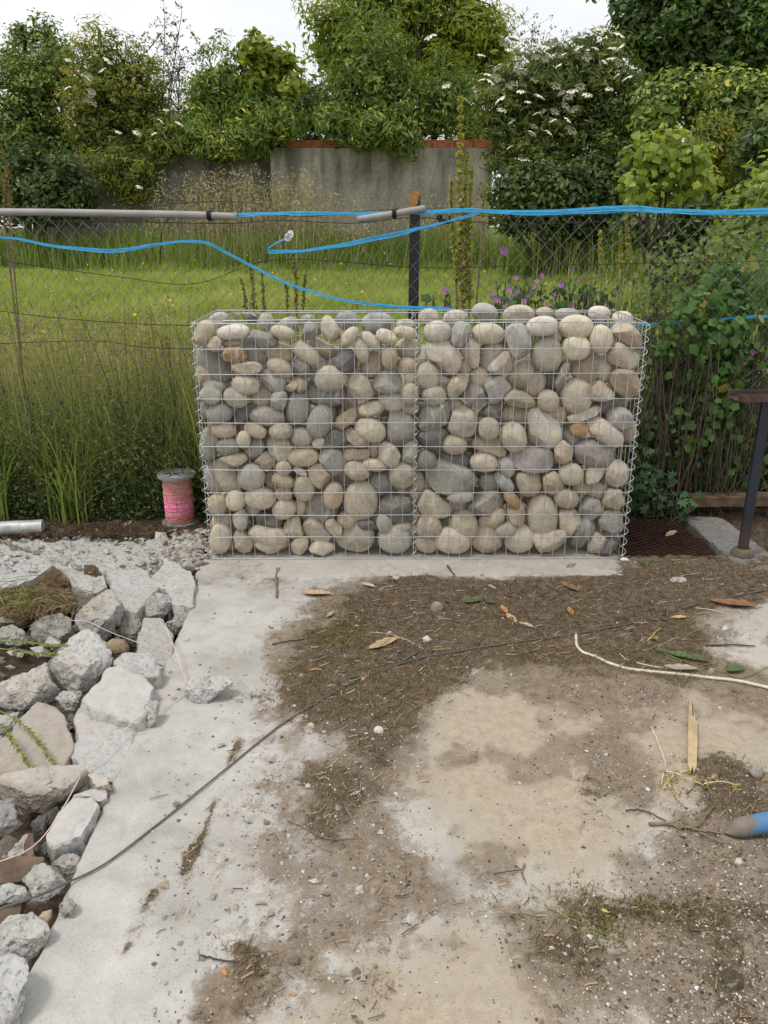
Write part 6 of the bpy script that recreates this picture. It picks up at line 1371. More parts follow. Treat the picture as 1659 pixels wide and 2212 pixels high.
# dock plants: tall seed spikes
L_DOCK = leaf_mat("dock_seed", [(0, (.20, .22, .04)), (.5, (.40, .41, .10)), (1, (.55, .50, .16))], .6, .4, .2)
L_DOCKB = leaf_mat("browning_dock_seed", [(0, (.12, .11, .04)), (.5, (.22, .19, .06)), (1, (.32, .22, .09))], .6, .4, .2)
def dock(label, Y, spikes, mat, seed, size=.021, leaves=True):
    r_ = np.random.RandomState(seed); b = on_y(spikes[0][0], 700, Y); t = empty("dock_plant", (b[0], Y, 0), label, "plant", "dock plants at the fence"); A = Acc(); S = Acc()
    for (xa, ya, xb, yb, wd) in spikes:
        p0, p1 = on_y(xa, ya, Y), on_y(xb, yb, Y); L = np.linalg.norm(p1 - p0); C = spline([p0, (p0 + p1) / 2 + r_.normal(0, .01, 3), p1], 24)
        g0 = np.array([b[0] + r_.normal(0, .01), Y, 0.0]); S.add(*tube(spline([g0, (g0 + p0) / 2, p0], 8), .005, 5)); S.add(*tube(C, np.linspace(.005, .0015, len(C)), 5))
        n = int(L * (1500 if mat == L_DOCK else 500)); u = r_.rand(n); c = C[(u * (len(C) - 1)).astype(int)]; whorl = .35 + .65 * (np.sin(u * L * 150) > -.2)
        m = metre_per_unit(Y, 1); rad = wd * m * (1 - .65 * u) * np.sqrt(r_.rand(n)) * whorl; a = r_.rand(n) * 6.28
        P = c + np.stack([rad * np.cos(a), rad * np.sin(a), r_.normal(0, .006, n)], 1)
        V, F = scatter(LEAF4[0], LEAF4[1], P, frames(r_.normal(size=(n, 3)), r_.rand(n) * 6), size * r_.uniform(.6, 1.3, n)); A.add(V, F, rnd=np.repeat(np.clip(r_.normal(.5, .22, n), 0, 1), 4))
    build("stem", *S.get(), M_TWIG, t, origin=t.location); build("seed_spike", *A.get(), mat, t, smooth_sh=False, attrs=A.attrs(), origin=t.location)
dock("very tall green dock with dense seed spikes right of the dark post", 4.25, [(1003, 640, 995, 196, 13), (985, 600, 1012, 320, 10), (1015, 640, 1020, 360, 9), (985, 560, 975, 385, 8), (1000, 660, 1005, 440, 16), (1045, 480, 1052, 400, 6)], L_DOCK, 81)
dock("browning dock stalk seen above the gabion's left bay", 4.4, [(548, 665, 540, 575, 8), (530, 665, 520, 600, 6), (570, 670, 566, 590, 6)], L_DOCKB, 82)
dock("second browning dock stalk just right of the first, under the blue tape", 4.5, [(640, 660, 632, 545, 8), (620, 665, 612, 600, 6), (655, 665, 660, 590, 6)], L_DOCKB, 83)
dock("slim green dock spikes far right of the post behind the mesh", 5.2, [(1300, 600, 1296, 500, 7), (1360, 560, 1352, 470, 8), (1345, 600, 1340, 500, 6)], L_DOCK, 84)
dock("dry reddish dock stem at the left edge of the fence", 4.3, [(20, 460, 5, 320, 12), (8, 470, -8, 350, 12)], L_DOCKB, 85)
# dandelion-like yellow dots in the field
n = 130; x = RS.uniform(-5, 6, n); y = RS.uniform(6, 17, n); P = np.stack([x, y, ground_z(x, y) + RS.uniform(.12, .5, n)], 1)
V, F = scatter(LEAF4[0], LEAF4[1], P, frames(RS.normal(size=(n, 3)) + [0, -1, .6], RS.rand(n) * 6), np.full(n, .045))
tag(build("field_flowers", V, F, simple("yellow_petal", (.72, .50, .03), .6, 0, .1), smooth_sh=False), "scattered tiny yellow flowers in the field grass", "flowers", None, "stuff")

# ------------------------------------------------------------------ earth and straw in the trench
M_EARTH = simple("crumbly_earth", (.135, .092, .055), .97, 0, .5, 26, .9, .05)
for q, (px, z, lab) in enumerate(((r1("262 205 330 140 425 78 500 120 575 250 420 285 300 270"), .0, "brown crumbly earth showing in the left hole of the pale sheet"),
                                  (r1("650 180 668 88 770 85 832 170 842 235 700 240"), -.01, "brown crumbly earth in the round hole of the pale sheet"),
                                  (r1("-80 270 250 235 560 275 690 390 560 475 330 500 180 570 -80 590"), -.05, "dark earth bank covered with straw at the left edge"),
                                  (r1("1280 250 1325 245 1320 310 1280 315"), .0, "small clod of brown earth at the tip of the wedge crack"))):
    tag(rock("earth_clod", px, z, .35, 130 + q, 'n', amp=.12, fine=.09, cuts=[], e1=.75, mat=M_EARTH), lab, "earth")
def straw(label, px_c, spread, n, z0, L, seed, mat=G_DRY, name="dry_straw"):
    r_ = np.random.RandomState(seed); A = Acc()
    for k in range(n):
        c = on_z(px_c[0] + r_.normal(0, spread[0]), px_c[1] + r_.normal(0, spread[1]), z0 + r_.uniform(0, .06)); a = r_.rand() * 6.28; l = L * r_.uniform(.4, 1.2)
        d = np.array([math.cos(a), math.sin(a), r_.uniform(-.15, .5)]) * l
        P = spline([c - d * .5, c + r_.normal(0, .012, 3) + [0, 0, .012], c + d * .5 + [0, 0, r_.uniform(-.03, .02)]], 6)
        V, F = tube(P, np.linspace(.0016, .0008, len(P)), 3); A.add(V, F, rnd=r_.rand())
    return tag(build(name, *A.get(), mat, attrs=A.attrs()), label, "straw", None, "stuff")
straw("tangle of dry straw over the earth bank at the left", (70, 1300), (60, 16), 260, .0, .12, 1)
straw("green and straw weeds rooted in the earth bank", (35, 1290), (40, 15), 60, .02, .14, 2, G_TALL)

# grass heads fallen over the rubble
def grass_head(label, pts, z, seed, length_px=None):
    r_ = np.random.RandomState(seed); S = spline([on_z(a, b, z + .01 * math.sin(i * 1.3) + .01) for i, (a, b) in enumerate(pts)], 40); t = empty("rye_grass", tuple(S[len(S) // 2]), label, "grass", "grass heads lying on the rubble")
    build("stalk", *tube(S, np.linspace(.0022, .001, len(S)), 4), G_HEADSTALK, t, origin=t.location)
    A = Acc(); k0 = int(len(S) * .25); n = 150; u = r_.randint(k0, len(S) - 1, n); T = S[u + 1] - S[u]; T /= np.linalg.norm(T, axis=1)[:, None]
    side = np.where(np.arange(n) % 2 == 0, 1, -1)[:, None] * np.cross(T, [0, 0, 1.0]) * .5
    up = T + side + r_.normal(0, .2, (n, 3)); P = S[u] + up * .006
    Nn = np.cross(up, r_.normal(size=(n, 3))); Rm = frames(Nn, np.zeros(n)); upn = up / np.linalg.norm(up, axis=1)[:, None]
    Rm[:, :, 1] = upn; Rm[:, :, 0] = np.cross(upn, Rm[:, :, 2])
    V, F = scatter(LEAF_LONG[0], LEAF_LONG[1], P, Rm, r_.uniform(.012, .02, n)); A.add(V, F, rnd=np.repeat(np.clip(r_.normal(.7, .15, n), 0, 1), 4))
    build("spikelet_row", *A.get(), G_HEAD, t, smooth_sh=False, attrs=A.attrs(), origin=t.location)
G_HEAD = leaf_mat("green_grass_head", [(0, (.10, .14, .03)), (.6, (.26, .30, .09)), (1, (.42, .43, .2))], .6, .35, .2)
G_HEADSTALK = simple("green_stalk", (.20, .22, .07), .7, 0, .2)
grass_head("upper of two green grass heads lying across the rubble", r1("-90 690 100 690 300 710 470 725 620 715"), .09, 1)
grass_head("lower of two green grass heads lying across the rubble", r1("-90 745 100 760 260 785 440 790"), .08, 2)
grass_head("long thin grass head trailing over the tan plate", r1("-60 1230 90 1300 220 1410 330 1540 430 1690"), .03, 3)
grass_head("bushy grass head ending on the tan plate", r1("-90 1330 30 1400 120 1530 250 1710"), .03, 4)

# ------------------------------------------------------------------ spool of pink twine, twine runs, cable, cord
sp = on_z(390, 1129, 0); sx, syy = sp[0], sp[1]
spool = empty("twine_spool", (sx, syy, 0), "grey plastic spool of faded pink builder's twine beside the gabion", "spool")
V, F = lathe([(0, 0), (.086, 0), (.089, .003), (.089, .011), (.086, .014), (.0, .014)], 40); build("flange", V + [sx, syy, .002], F, M_SPOOL, spool, False, origin=spool.location)
ft = build("flange", (lathe([(.018, -.004), (.018, .006), (.024, .006), (.024, .001), (.080, .001), (.083, .006), (.089, .006), (.089, -.006), (.018, -.006)], 40)[0] + [sx, syy, .244]), lathe([(0, 0)] * 9, 40)[1], M_SPOOL, spool, False, origin=spool.location)
A = Acc()
for k in range(6):
    a0 = k * 1.047
    for q in range(5):
        r0 = .030 + q * .009; a = np.linspace(a0 + .12, a0 + .92, 7); A.add(*tube(np.stack([sx + r0 * np.cos(a), syy + r0 * np.sin(a), np.full(7, .2475)], 1), .0022, 4))
rb = build("rib", *A.get(), simple("pale_spool_rib", (.30, .305, .30), .6), ft); rb.location = (0, 0, 0); rb.location = tuple(-np.array(spool.location) - np.array(ft.location))
V, F = lathe([(.058, .014), (.064, .03), (.067, .08), (.064, .15), (.066, .21), (.063, .238)], 36); A = Acc(); A.add(V + [sx, syy, 0], F)
r_ = np.random.RandomState(4); t = np.linspace(0, 1, 1500); a = t * 2 * math.pi * 62
A.add(*tube(np.stack([sx + (.0665 + .0015 * np.sin(t * 40)) * np.cos(a), syy + (.0665 + .0015 * np.sin(t * 40)) * np.sin(a), .016 + .22 * t + .004 * np.sin(a * .5 + t * 60)], 1), .0019, 4))
for k in range(16):
    a = np.linspace(0, 6.28, 40) + r_.rand() * 6; z = r_.uniform(.03, .20); A.add(*tube(np.stack([sx + .069 * np.cos(a), syy + .069 * np.sin(a), z + r_.uniform(.006, .022) * np.sin(a + k)], 1), .0017, 4))
build("wound_twine", *A.get(), M_TWINE, spool, origin=spool.location)
def line(name, label, cat, pts, rad, mat, sides=6, n=60, twist=False):
    S = spline([on_z(a, b, z) for a, b, z in pts], n)
    V, F = tube(S, rad, sides); return tag(build(name, V, F, mat, origin=tuple(S[0])), label, cat)
def zpts(px, zs_): return [(a, b, z) for (a, b), z in zip(px, zs_)]
line("twine", "bright pink twine running from the spool to the gabion corner", "twine", [(363, 1131, .012), (386, 1140, .006), (412, 1151, .012), (421, 1160, .012), (422, 1183, .014), (428, 1205, .01), (435, 1222, .004)], .0017, M_TWINE_PINK, 4)
line("twine", "pale pink twine looping over the slab edge and down across the rubble", "twine",
     zpts(r1("1420 520 1325 560 1400 750 1460 930 1490 1010 1450 1090 1280 1185 1150 1265 1000 1400 800 1600 650 1763"), (.05, .05, .05, .03, .02, .02, .03, .07, .03, .03, .02)) + zpts(r2("600 290 500 470 350 690 200 820 0 900 -90 930"), (.09, .07, .06, .05, .05, .05)), .0017, M_TWINE_PALE, 4, 120)
line("wire", "thin white wire stretched across the boulders to the slab", "wire", zpts(r1("560 522 700 535 900 625 1100 700 1330 780 1390 850"), (.10, .11, .09, .07, .04, .01)), .0011, simple("thin_pale_wire", (.62, .60, .55), .6), 4)
CAB = [(-60, 1985), (0, 1961), (48, 1945), (100, 1926), (140, 1907), (226, 1864), (334, 1783), (400, 1730), (480, 1665), (560, 1600), (620, 1555), (720, 1495), (780, 1463), (853, 1437), (910, 1420), (1000, 1404), (1115, 1387), (1246, 1368), (1380, 1343), (1505, 1306), (1659, 1274), (1760, 1255)]
S = spline([on_z(a, b, z) for (a, b), z in zip(CAB, [.06, .07, .075, .06, .012] + [.005] * 6 + [.011] * 11)], 260); A = Acc()
tt = np.cumsum(np.r_[0, np.linalg.norm(np.diff(S, axis=0), axis=1)]); T = np.gradient(S, axis=0); T /= np.linalg.norm(T, axis=1)[:, None]; sd = np.cross(T, [0, 0, 1.0])
L2 = np.interp(np.linspace(0, tt[-1], 1500), tt, np.arange(len(S))); Sf = np.stack([np.interp(L2, np.arange(len(S)), S[:, k]) for k in range(3)], 1); Tf = np.gradient(Sf, axis=0); Tf /= np.linalg.norm(Tf, axis=1)[:, None]; sf = np.cross(Tf, [0, 0, 1.0]); ln = np.linspace(0, tt[-1], 1500)
for k in range(3):
    a = ln / .016 * 6.28 + k * 2.094; A.add(*tube(Sf + .0014 * (np.cos(a)[:, None] * sf + np.sin(a)[:, None] * np.array([0, 0, 1.0])), .0015, 4))
tag(build("steel_cable", *A.get(), M_CABLE, origin=tuple(S[0])), "long grey steel cable lying diagonally across the whole yard", "cable")
line("cable_end", "loose end of grey cable ending beside the main cable", "cable", [(853, 1436, .006), (880, 1420, .01), (906, 1405, .008)], .0028, M_CABLE)
def e6(txt): v = [float(q) for q in txt.split()]; return [((1976 + a * .6028) / 1.7938, (2150 + b * .6028) / 1.7938) for a, b in zip(v[0::2], v[1::2])]
def e5(txt): v = [float(q) for q in txt.split()]; return [((1000 + a * .6028) / 1.7938, (2150 + b * .6028) / 1.7938) for a, b in zip(v[0::2], v[1::2])]
def e8(txt): v = [float(q) for q in txt.split()]; return [((1976 + a * .6028) / 1.7938, (2900 + b * .6028) / 1.7938) for a, b in zip(v[0::2], v[1::2])]
def e7(txt): v = [float(q) for q in txt.split()]; return [((1000 + a * .6028) / 1.7938, (2900 + b * .6028) / 1.7938) for a, b in zip(v[0::2], v[1::2])]
def g(px, z=.006): return [(a, b, z) for a, b in px]
line("white_cord", "thick dirty white cord curving across the mossy ground at the right", "cord", g(e6("420 508 425 580 460 625 540 655 640 700 760 735 900 752 1100 772 1300 795 1450 812 1659 858 1800 900"), .006), .0052, M_CORD, 8, 90)
line("white_cord", "thin pale cord lying just above the thick white cord", "cord", g(e6("700 640 760 680 850 705 950 725 1100 742"), .006), .0026, M_CORD, 5, 40)

# ------------------------------------------------------------------ loose things on the ground
DL = {'tan': (.46, .33, .20), 'pale': (.52, .42, .30), 'orange': (.48, .22, .075), 'brown': (.23, .12, .062), 'grey': (.36, .31, .25), 'yellow': (.52, .38, .14), 'green': (.085, .125, .05)}
def make_deadleaf():
    b = NB("dry_leaf"); oi = b.n.new('ShaderNodeObjectInfo').outputs['Color']; v = b.coord('Object', rnd=True); n = b.noise(v, 60, 5, .6)
    c = b.mix(1.0, oi, b.ramp(n, [(.3, .65), (.5, 1.0), (.7, 1.2)]), 'MULTIPLY'); b.principled(c, .7, 0, b.bump(n, .3, .003), .25); return b.m
M_LEAF = make_deadleaf()
def dead_leaf(label, px, py, len_px, ang, tone, seed, wid=.32, curl=.35):
    r_ = np.random.RandomState(seed); c = on_z(px, py, .006); m = metre_per_unit(c[1], 0) * 1.15; L = len_px * m; n = 13; u = np.linspace(-1, 1, n)
    w = np.cos(u * math.pi / 2) ** .75 * wid * L * .5 * (1 + .22 * np.sign(np.sin(u * 26)) * .5) + .0008; V = []
    for k in range(n):
        zc = .012 * curl * (u[k] ** 2) * L / .08
        for s in (-1, 0, 1): V.append([u[k] * L / 2, s * w[k] + .03 * L * math.sin(u[k] * 2), zc + abs(s) * w[k] * .45 + r_.uniform(0, .0015)])
    V = np.array(V); i = np.arange(n - 1)[:, None] * 3; j = np.arange(2)[None]; F = np.stack([i + j, i + j + 3, i + j + 4, i + j + 1], -1).reshape(-1, 4)
    # screen turn -> turn on the ground
    q = on_z(px + math.cos(math.radians(ang)) * 10, py + math.sin(math.radians(ang)) * 10, .006) - c; a = math.atan2(q[1], q[0])
    Rz = np.array([[math.cos(a), -math.sin(a), 0], [math.sin(a), math.cos(a), 0], [0, 0, 1]]); V = V @ Rz.T
    stem, sf_ = tube(np.array([[L / 2, 0, .003], [L * .62, .004, .004]]) @ Rz.T, .0009, 4); A = Acc(); A.add(V, F); A.add(stem, sf_)
    o = build("dry_leaf", A.get()[0] + c, A.get()[1], M_LEAF, origin=tuple(c), color=np.array(DL[tone]) * r_.uniform(.9, 1.1)); return tag(o, label, "leaf", "fallen leaves on the yard")
for q, (lab, px, py, ln_, an, tn) in enumerate((
    ("biggest fallen leaf, pale tan, lying near the cable's loose end", 826, 1393, 70, -18, 'tan'), ("pale curled leaf at the moss edge just below the footing", 794, 1265, 32, 20, 'pale'),
    ("pale grey-brown leaf beside the twig below the footing", 833, 1272, 34, -12, 'grey'), ("long light brown leaf alone on the clean concrete", 682, 1283, 56, 4, 'tan'),
    ("greyish leaf at the left moss edge", 712, 1328, 26, -35, 'grey'), ("bright orange leaf in the middle of the mossy ground", 1087, 1318, 34, 60, 'orange'),
    ("tan leaf touching the bright orange leaf", 1103, 1337, 40, 50, 'tan'), ("small tan leaf below the gabion's right bay", 1061, 1269, 22, 35, 'tan'),
    ("small orange leaf left of the brown pebble", 851, 1307, 20, -35, 'orange'), ("brown curled leaf below the right bay, alone on bare soil", 1229, 1270, 48, 30, 'brown'),
    ("orange-tan crumpled leaf above the cable", 1231, 1322, 32, 70, 'orange'), ("large brown pointed leaf at the right edge on clean concrete", 1583, 1308, 84, 8, 'brown'),
    ("torn yellowish leaf right of the middle, above the white cord", 1463, 1336, 34, 0, 'yellow'), ("brown leaf just left of the white cord's end", 1204, 1400, 30, 75, 'brown'),
    ("reddish brown leaf under the cable at the right", 1422, 1341, 34, 0, 'brown'), ("tan leaf lying on the rusty grate", 1448, 1156, 42, -25, 'tan'),
    ("brown leaf on the footing strip under the right bay", 1232, 1224, 26, -20, 'brown'), ("small tan leaf on the soil left of the spool", 247, 1128, 30, -10, 'tan'),
    ("grey bark-like leaf on the soil in front of the weeds", 275, 1132, 34, -35, 'grey'), ("dark curled leaf left of the spool's foot", 243, 1137, 44, -30, 'brown'),
    ("pale dry leaf under the brown pebble's right side", 1135, 1352, 34, 20, 'pale'), ("small brown leaf near the olive moss band", 765, 1715, 22, -20, 'grey'),
    ("small yellowish leaf near the bottom right boulder line", 1300, 1968, 20, 30, 'yellow'), ("dark grey leaf strip lying above the white cord", 1468, 1446, 62, 6, 'grey'),
    ("small orange leaf near the lying stick at the left moss edge", 676, 1447, 20, -10, 'orange'), ("small tan leaf on the lower clean concrete", 480, 2100, 20, 60, 'orange'))):
    dead_leaf(lab, px, py, ln_, an, tn, 300 + q)
for q, (lab, px, py, ln_, an) in enumerate((("green leaf scrap left of the bright orange leaf", 1020, 1300, 40, -5), ("green leaf scrap beside the first green scrap", 1058, 1303, 24, 10), ("green leaf scrap below the brown pebble", 965, 1300, 18, 30),
    ("small pale green leaf on the moss by the cable", 765, 1462, 22, -10), ("green leaf of the lying vine nearest the white cord", 1425, 1408, 30, 20), ("second green leaf of the lying vine", 1465, 1418, 42, 15), ("third green leaf of the lying vine", 1502, 1426, 44, 12), ("green leaf near the kerb in the moss", 1390, 1220, 26, 60), ("last green leaf of the lying vine at the right edge", 1585, 1448, 46, -8), ("small green leaf by the big pale tan leaf", 845, 1425, 30, 20))):
    dead_leaf(lab, px, py, ln_, an, 'green', 340 + q, .5, .2)
def pebble(label, px, py, rx, ry, col, seed, cat="stone", ang=False, name="pebble"):
    pts = [(px + rx * math.cos(t_), py + ry * math.sin(t_)) for t_ in np.linspace(0, 6.28, 12)[:-1]]; m = metre_per_unit(on_z(px, py, 0)[1], 0)
    o = rock(name, pts, ry * m * .55, .7, seed, col, amp=.10 if ang else .05, fine=.05 if ang else .012, cuts=None if ang else [], e1=.6 if ang else .88, mat=M_STONE); return tag(o, label, cat, "small stones on the yard")
for q, a in enumerate((("smooth brown pebble on the moss below the gabion", 942, 1314, 14, 15, (.27, .20, .155), 0), ("round grey stone near the right edge", 1633, 1667, 17, 17, (.37, .34, .29), 0), ("small flat grey stone left of the round grey stone", 1609, 1646, 9, 6, (.36, .35, .32), 0),
    ("white stone chip right of the biggest leaf", 921, 1383, 11, 9, (.56, .54, .50), 1), ("white chip at the footing edge", 855, 1249, 8, 6, (.60, .58, .54), 1), ("cream stone stuck in a tuft of dry moss", 816, 1578, 11, 10, (.60, .57, .48), 0),
    ("pale flat fragment in front of the iron stand", 1466, 1255, 19, 9, (.46, .43, .38), 1), ("white crumpled chip at the gabion's right foot", 1348, 1212, 9, 6, (.66, .66, .64), 1), ("pale chip at the right, below the large brown leaf", 1566, 1359, 10, 7, (.50, .48, .45), 1),
    ("orange tile chip at the bottom left of the yard", 628, 2146, 8, 9, (.48, .30, .17), 1), ("mud clod at the bottom left of the yard", 632, 2075, 13, 13, (.17, .145, .12), 1), ("tan angular stone by the yellow weeds at the right", 1541, 1680, 12, 10, (.40, .29, .17), 1),
    ("mossy stone at the bottom right", 1578, 2120, 24, 20, (.09, .075, .045), 1), ("pale chip beside the cable in the moss", 842, 1369, 8, 6, (.55, .53, .5), 1), ("small white pebble on bare soil at the bottom right", 1594, 1862, 9, 7, (.5, .46, .36), 1), ("grey pebble on the sandy patch", 1182, 1671, 5, 4, (.3, .28, .26), 0),
    ("grey pebble beside the dead sprig at the right", 1400, 1678, 7, 5, (.24, .25, .27), 1), ("brown pebble above the white cord", 1350, 1427, 6, 5, (.44, .28, .17), 0), ("beige pebble in the lying vine", 1535, 1452, 8, 8, (.42, .35, .25), 0), ("tan chip left of the bare moss edge", 668, 1568, 9, 7, (.45, .38, .28), 1))):
    pebble(a[0], a[1], a[2], a[3], a[4], a[5], 400 + q, ang=bool(a[6]))
def stick(label, pts, r0, mat, name="stick", cat="stick", z=.006, twigs=()):
    t_ = [on_z(a, b, z) for a, b in pts]; S = spline(t_, 20); r_ = np.random.RandomState(int(abs(pts[0][0]) + pts[0][1])); S = S + r_.normal(0, .0012, S.shape) * [1, 1, .4]; A = Acc(); A.add(*tube(S, np.linspace(r0, r0 * .6, len(S)), 6))
    for w in twigs: A.add(*tube(spline([on_z(a, b, z + .003) for a, b in w], 10), r0 * .6, 4))
    return tag(build(name, *A.get(), mat, origin=tuple(S[0])), label, cat, "sticks and twigs on the yard")
stick("short upright-lying stick with lichen in front of the left bay", [(598, 1228), (595, 1255), (597, 1290)], .0062, M_TWIG, twigs=[[(597, 1238), (602, 1230), (603, 1226)]])
stick("thin twig lying along the footing joint", [(820, 1260), (866, 1266), (912, 1265)], .003, M_TWIG)
stick("pale forked stick right of the biggest leaf", e5("865 520 940 545 1055 605"), .0045, simple("peeled_stick", (.44, .35, .23), .85), twigs=[e5("880 522 800 505 720 500")])
stick("dark twig at the left moss edge", e5("90 572 180 555 295 540"), .0028, M_TWIG_DARK)
stick("dark stub leaning out of the moss under the right bay", e5("1215 70 1235 100 1260 130"), .004, M_TWIG_DARK, z=.012)
stick("dark flat stick on clean concrete near the right edge", e6("1255 585 1420 582 1575 590"), .0035, M_TWIG_DARK)
stick("long pale stick pointing at the blue tube", e8("890 488 1040 492 1200 525 1345 545"), .0042, M_TWIG, twigs=[e8("1040 490 1080 515 1110 505 1190 505 1300 378"), e8("1210 540 1280 575 1360 610")])
stick("thin dark twig left of the long pale stick", e8("735 400 850 400 1000 470"), .0022, M_TWIG_DARK)
stick("slender pale straw below the cord, left of the wood splinter", e6("900 1105 950 1210 990 1330 1010 1410"), .0018, M_CORD)
stick("thin dark twig at the bottom of the left concrete strip", [(430, 2062), (470, 2072), (556, 2083)], .002, M_TWIG_DARK)
stick("bent thin twig on the dusty concrete left of the sandy patch", e7("180 455 280 500 420 575 560 580 640 572"), .002, M_TWIG)
stick("green grass stalk lying at the bottom right", e8("210 1005 330 1075 520 1155 705 1235"), .0016, G_HEADSTALK)
stick("curved twig at the left margin of the sandy patch", e8("85 740 70 800 100 865"), .002, M_TWIG)
stick("pale twig crossing the moss near the white cord's thin strand", e6("1190 345 1280 355 1390 380"), .002, M_CORD)
stick("brown stick at the far left beside the foil tube", [(-40, 1150), (0, 1166), (40, 1182), (74, 1193)], .0065, M_TWIG)
stick("short brown twig left of the pink spool", [(318, 1118), (332, 1110), (342, 1098)], .006, M_TWIG)
stick("trailing stem of the lying vine at the right", e6("910 615 1050 660 1200 720 1330 745 1480 790 1659 720"), .0022, G_HEADSTALK)
# wood splinter
pz = [(1487, 1508), (1492, 1512), (1493, 1545), (1497, 1550), (1499, 1540), (1501, 1560), (1504, 1556), (1505, 1600), (1503, 1655), (1497, 1668), (1494, 1655), (1490, 1668), (1484, 1650), (1485, 1560), (1486, 1530)]
Pw = np.array([on_z(a, b, .016) for a, b in pz]); n = len(Pw); V = np.vstack([Pw, Pw - [0, 0, .012]]); A = Acc()
F = [list(range(n))]; me = bpy.data.meshes.new("wood_splinter"); cW = Pw.mean(0)
me.from_pydata([tuple(v - cW) for v in V], [], [tuple(range(n))[::-1], tuple(range(n, 2 * n))] + [(k, (k + 1) % n, n + (k + 1) % n, n + k) for k in range(n)]); me.materials.append(M_WOOD); me.update()
o = link("wood_splinter", me, None, tuple(cW)); o["label"] = "flat splintered piece of pale wood lying at the right"; o["category"] = "wood"
# foil tube and cardboard at the far left
p0, p1 = on_z(-60, 1143, .034), on_z(92, 1136, .034); d = p1 - p0; S = p0 + np.linspace(0, 1, 8)[:, None] * d
V, F = tube(S, .033, 22); A = Acc(); A.add(V, F); V2, F2 = tube(S[-2:] * [1, 1, 1], .030, 22); A.add(np.vstack([V[-22:], S[-1:] ]), np.array([[k, (k + 1) % 22, 22] for k in range(22)]))
tag(build("mortar_tube", *A.get(), M_TUBE, origin=tuple(S[4])), "scuffed silver cartridge tube lying at the left edge", "tube")
b_ = on_z(0, 1090, .03); V, F = box((0, 0, 0), (.10, .06, .05), .3); tag(build("cardboard_scrap", V + b_, F, M_CARDBOARD, smooth_sh=False, origin=tuple(b_)), "torn cardboard scrap in the weeds at the left edge", "cardboard")
# yellow-flowered dead sprig at the right
def sprig(label, pts, seed):
    r_ = np.random.RandomState(seed); A = Acc(); L = Acc(); main = [on_z(a, b, .012) for a, b in pts[0]]; t = empty("dry_sprig", tuple(main[0]), label, "sprig")
    for br_ in pts:
        S = spline([on_z(a, b, .010 + .006 * math.sin(i)) for i, (a, b) in enumerate(br_)], 16); A.add(*tube(S, np.linspace(.002, .001, len(S)), 4)); n = 26; P = S[r_.randint(0, len(S), n)] + r_.normal(0, .006, (n, 3)) * [1, 1, .4]
        V, F = scatter(LEAF4[0], LEAF4[1], P, frames(r_.normal(size=(n, 3)) + [0, 0, 1], r_.rand(n) * 6), r_.uniform(.008, .016, n)); L.add(V, F, rnd=np.repeat(r_.rand(n), 4))
    build("stem", *A.get(), M_CORD, t, origin=t.location); build("leaf_tips", *L.get(), G_YEL, t, smooth_sh=False, attrs=L.attrs(), origin=t.location)
G_YEL = leaf_mat("yellow_dry_sprig", [(0, (.30, .21, .05)), (1, (.52, .40, .12))], .7, .3, .2)
sprig("yellow dried sprig at the foot of the wood splinter", [e8("965 235 1000 150 1150 200 1240 240"), e8("1000 160 1030 260 1100 355"), e8("1150 140 1060 165 970 260"), e8("1240 230 1350 215 1460 240")], 1)
sprig("small yellow weed scrap near the white cord", [e6("880 555 920 510 960 470"), e6("900 520 940 545")], 2)

# ------------------------------------------------------------------ litter too small to count: moss fibres, grit, needles
rs = np.random.RandomState(77); n = 300000
py = rs.uniform(1215, 2260, n); px = rs.uniform(300, 1720, n)
d0 = (px - PW / 2) / FPX; d1 = -(py - PH / 2) / FPX; tz = -CAM_H / (-SP + d1 * CP); x = d0 * tz; y = (CP + d1 * SP) * tz
ms, dr, sd, ol = masks(x, y); ok = (x > edge_x(y) + .01) & (y < 3.18)
zl = slab_relief(x, y, ms, dr)
def pick(prob, cap, s): r_ = np.random.RandomState(s); k = np.where(ok & (r_.rand(n) < prob))[0]; return k[:cap]
k = pick(ms * .34, 46000, 1); m = len(k); r_ = np.random.RandomState(2)
M_FIBRE = leaf_mat("dead_moss_fibre", [(0, (.040, .028, .014)), (.45, (.12, .085, .042)), (.8, (.24, .175, .085)), (1, (.40, .32, .19))], .9, .15, .1)
V, F = blades(np.stack([x[k], y[k], zl[k] - .001], 1), np.where(y[k] > 2.0, r_.uniform(.008, .022, m), r_.uniform(.004, .011, m)), np.where(y[k] > 2.0, 1, .6) * r_.uniform(.0014, .0026, m), r_.uniform(.6, 1.9, m), r_.rand(m) * 6.28, 1.0, 3)
tone = np.clip(.36 + .3 * fbm2(x[k], y[k], 6, 5) + .5 * ol[k] * 0 + r_.normal(0, .2, m) + .25 * (y[k] < 2.5), 0, 1)
tag(build("moss_litter", V, F, M_FIBRE, attrs={'rnd': ('POINT', np.repeat(tone, 6))}), "dead brown moss and fibres over the dirty part of the slab", "moss", None, "stuff")
k = pick(ol * .5, 5000, 3); m = len(k)
if m:
    V, F = blades(np.stack([x[k], y[k], zl[k] - .001], 1), r_.uniform(.006, .016, m), r_.uniform(.0018, .003, m), r_.uniform(.2, 1.2, m), r_.rand(m) * 6.28, 1.0, 3)
    tag(build("green_moss", V, F, leaf_mat("olive_moss", [(0, (.06, .06, .012)), (1, (.22, .19, .05))], .9, .2, .1), attrs={'rnd': ('POINT', np.repeat(r_.rand(m), 6))}), "olive green living moss in patches on the slab", "moss", None, "stuff")
M_GRIT = ramp_mat("grit", [(0, (.05, .042, .034)), (.35, (.16, .13, .10)), (.6, (.34, .29, .23)), (.8, (.55, .53, .49)), (.94, (.66, .65, .63)), (1, (.45, .22, .12))])
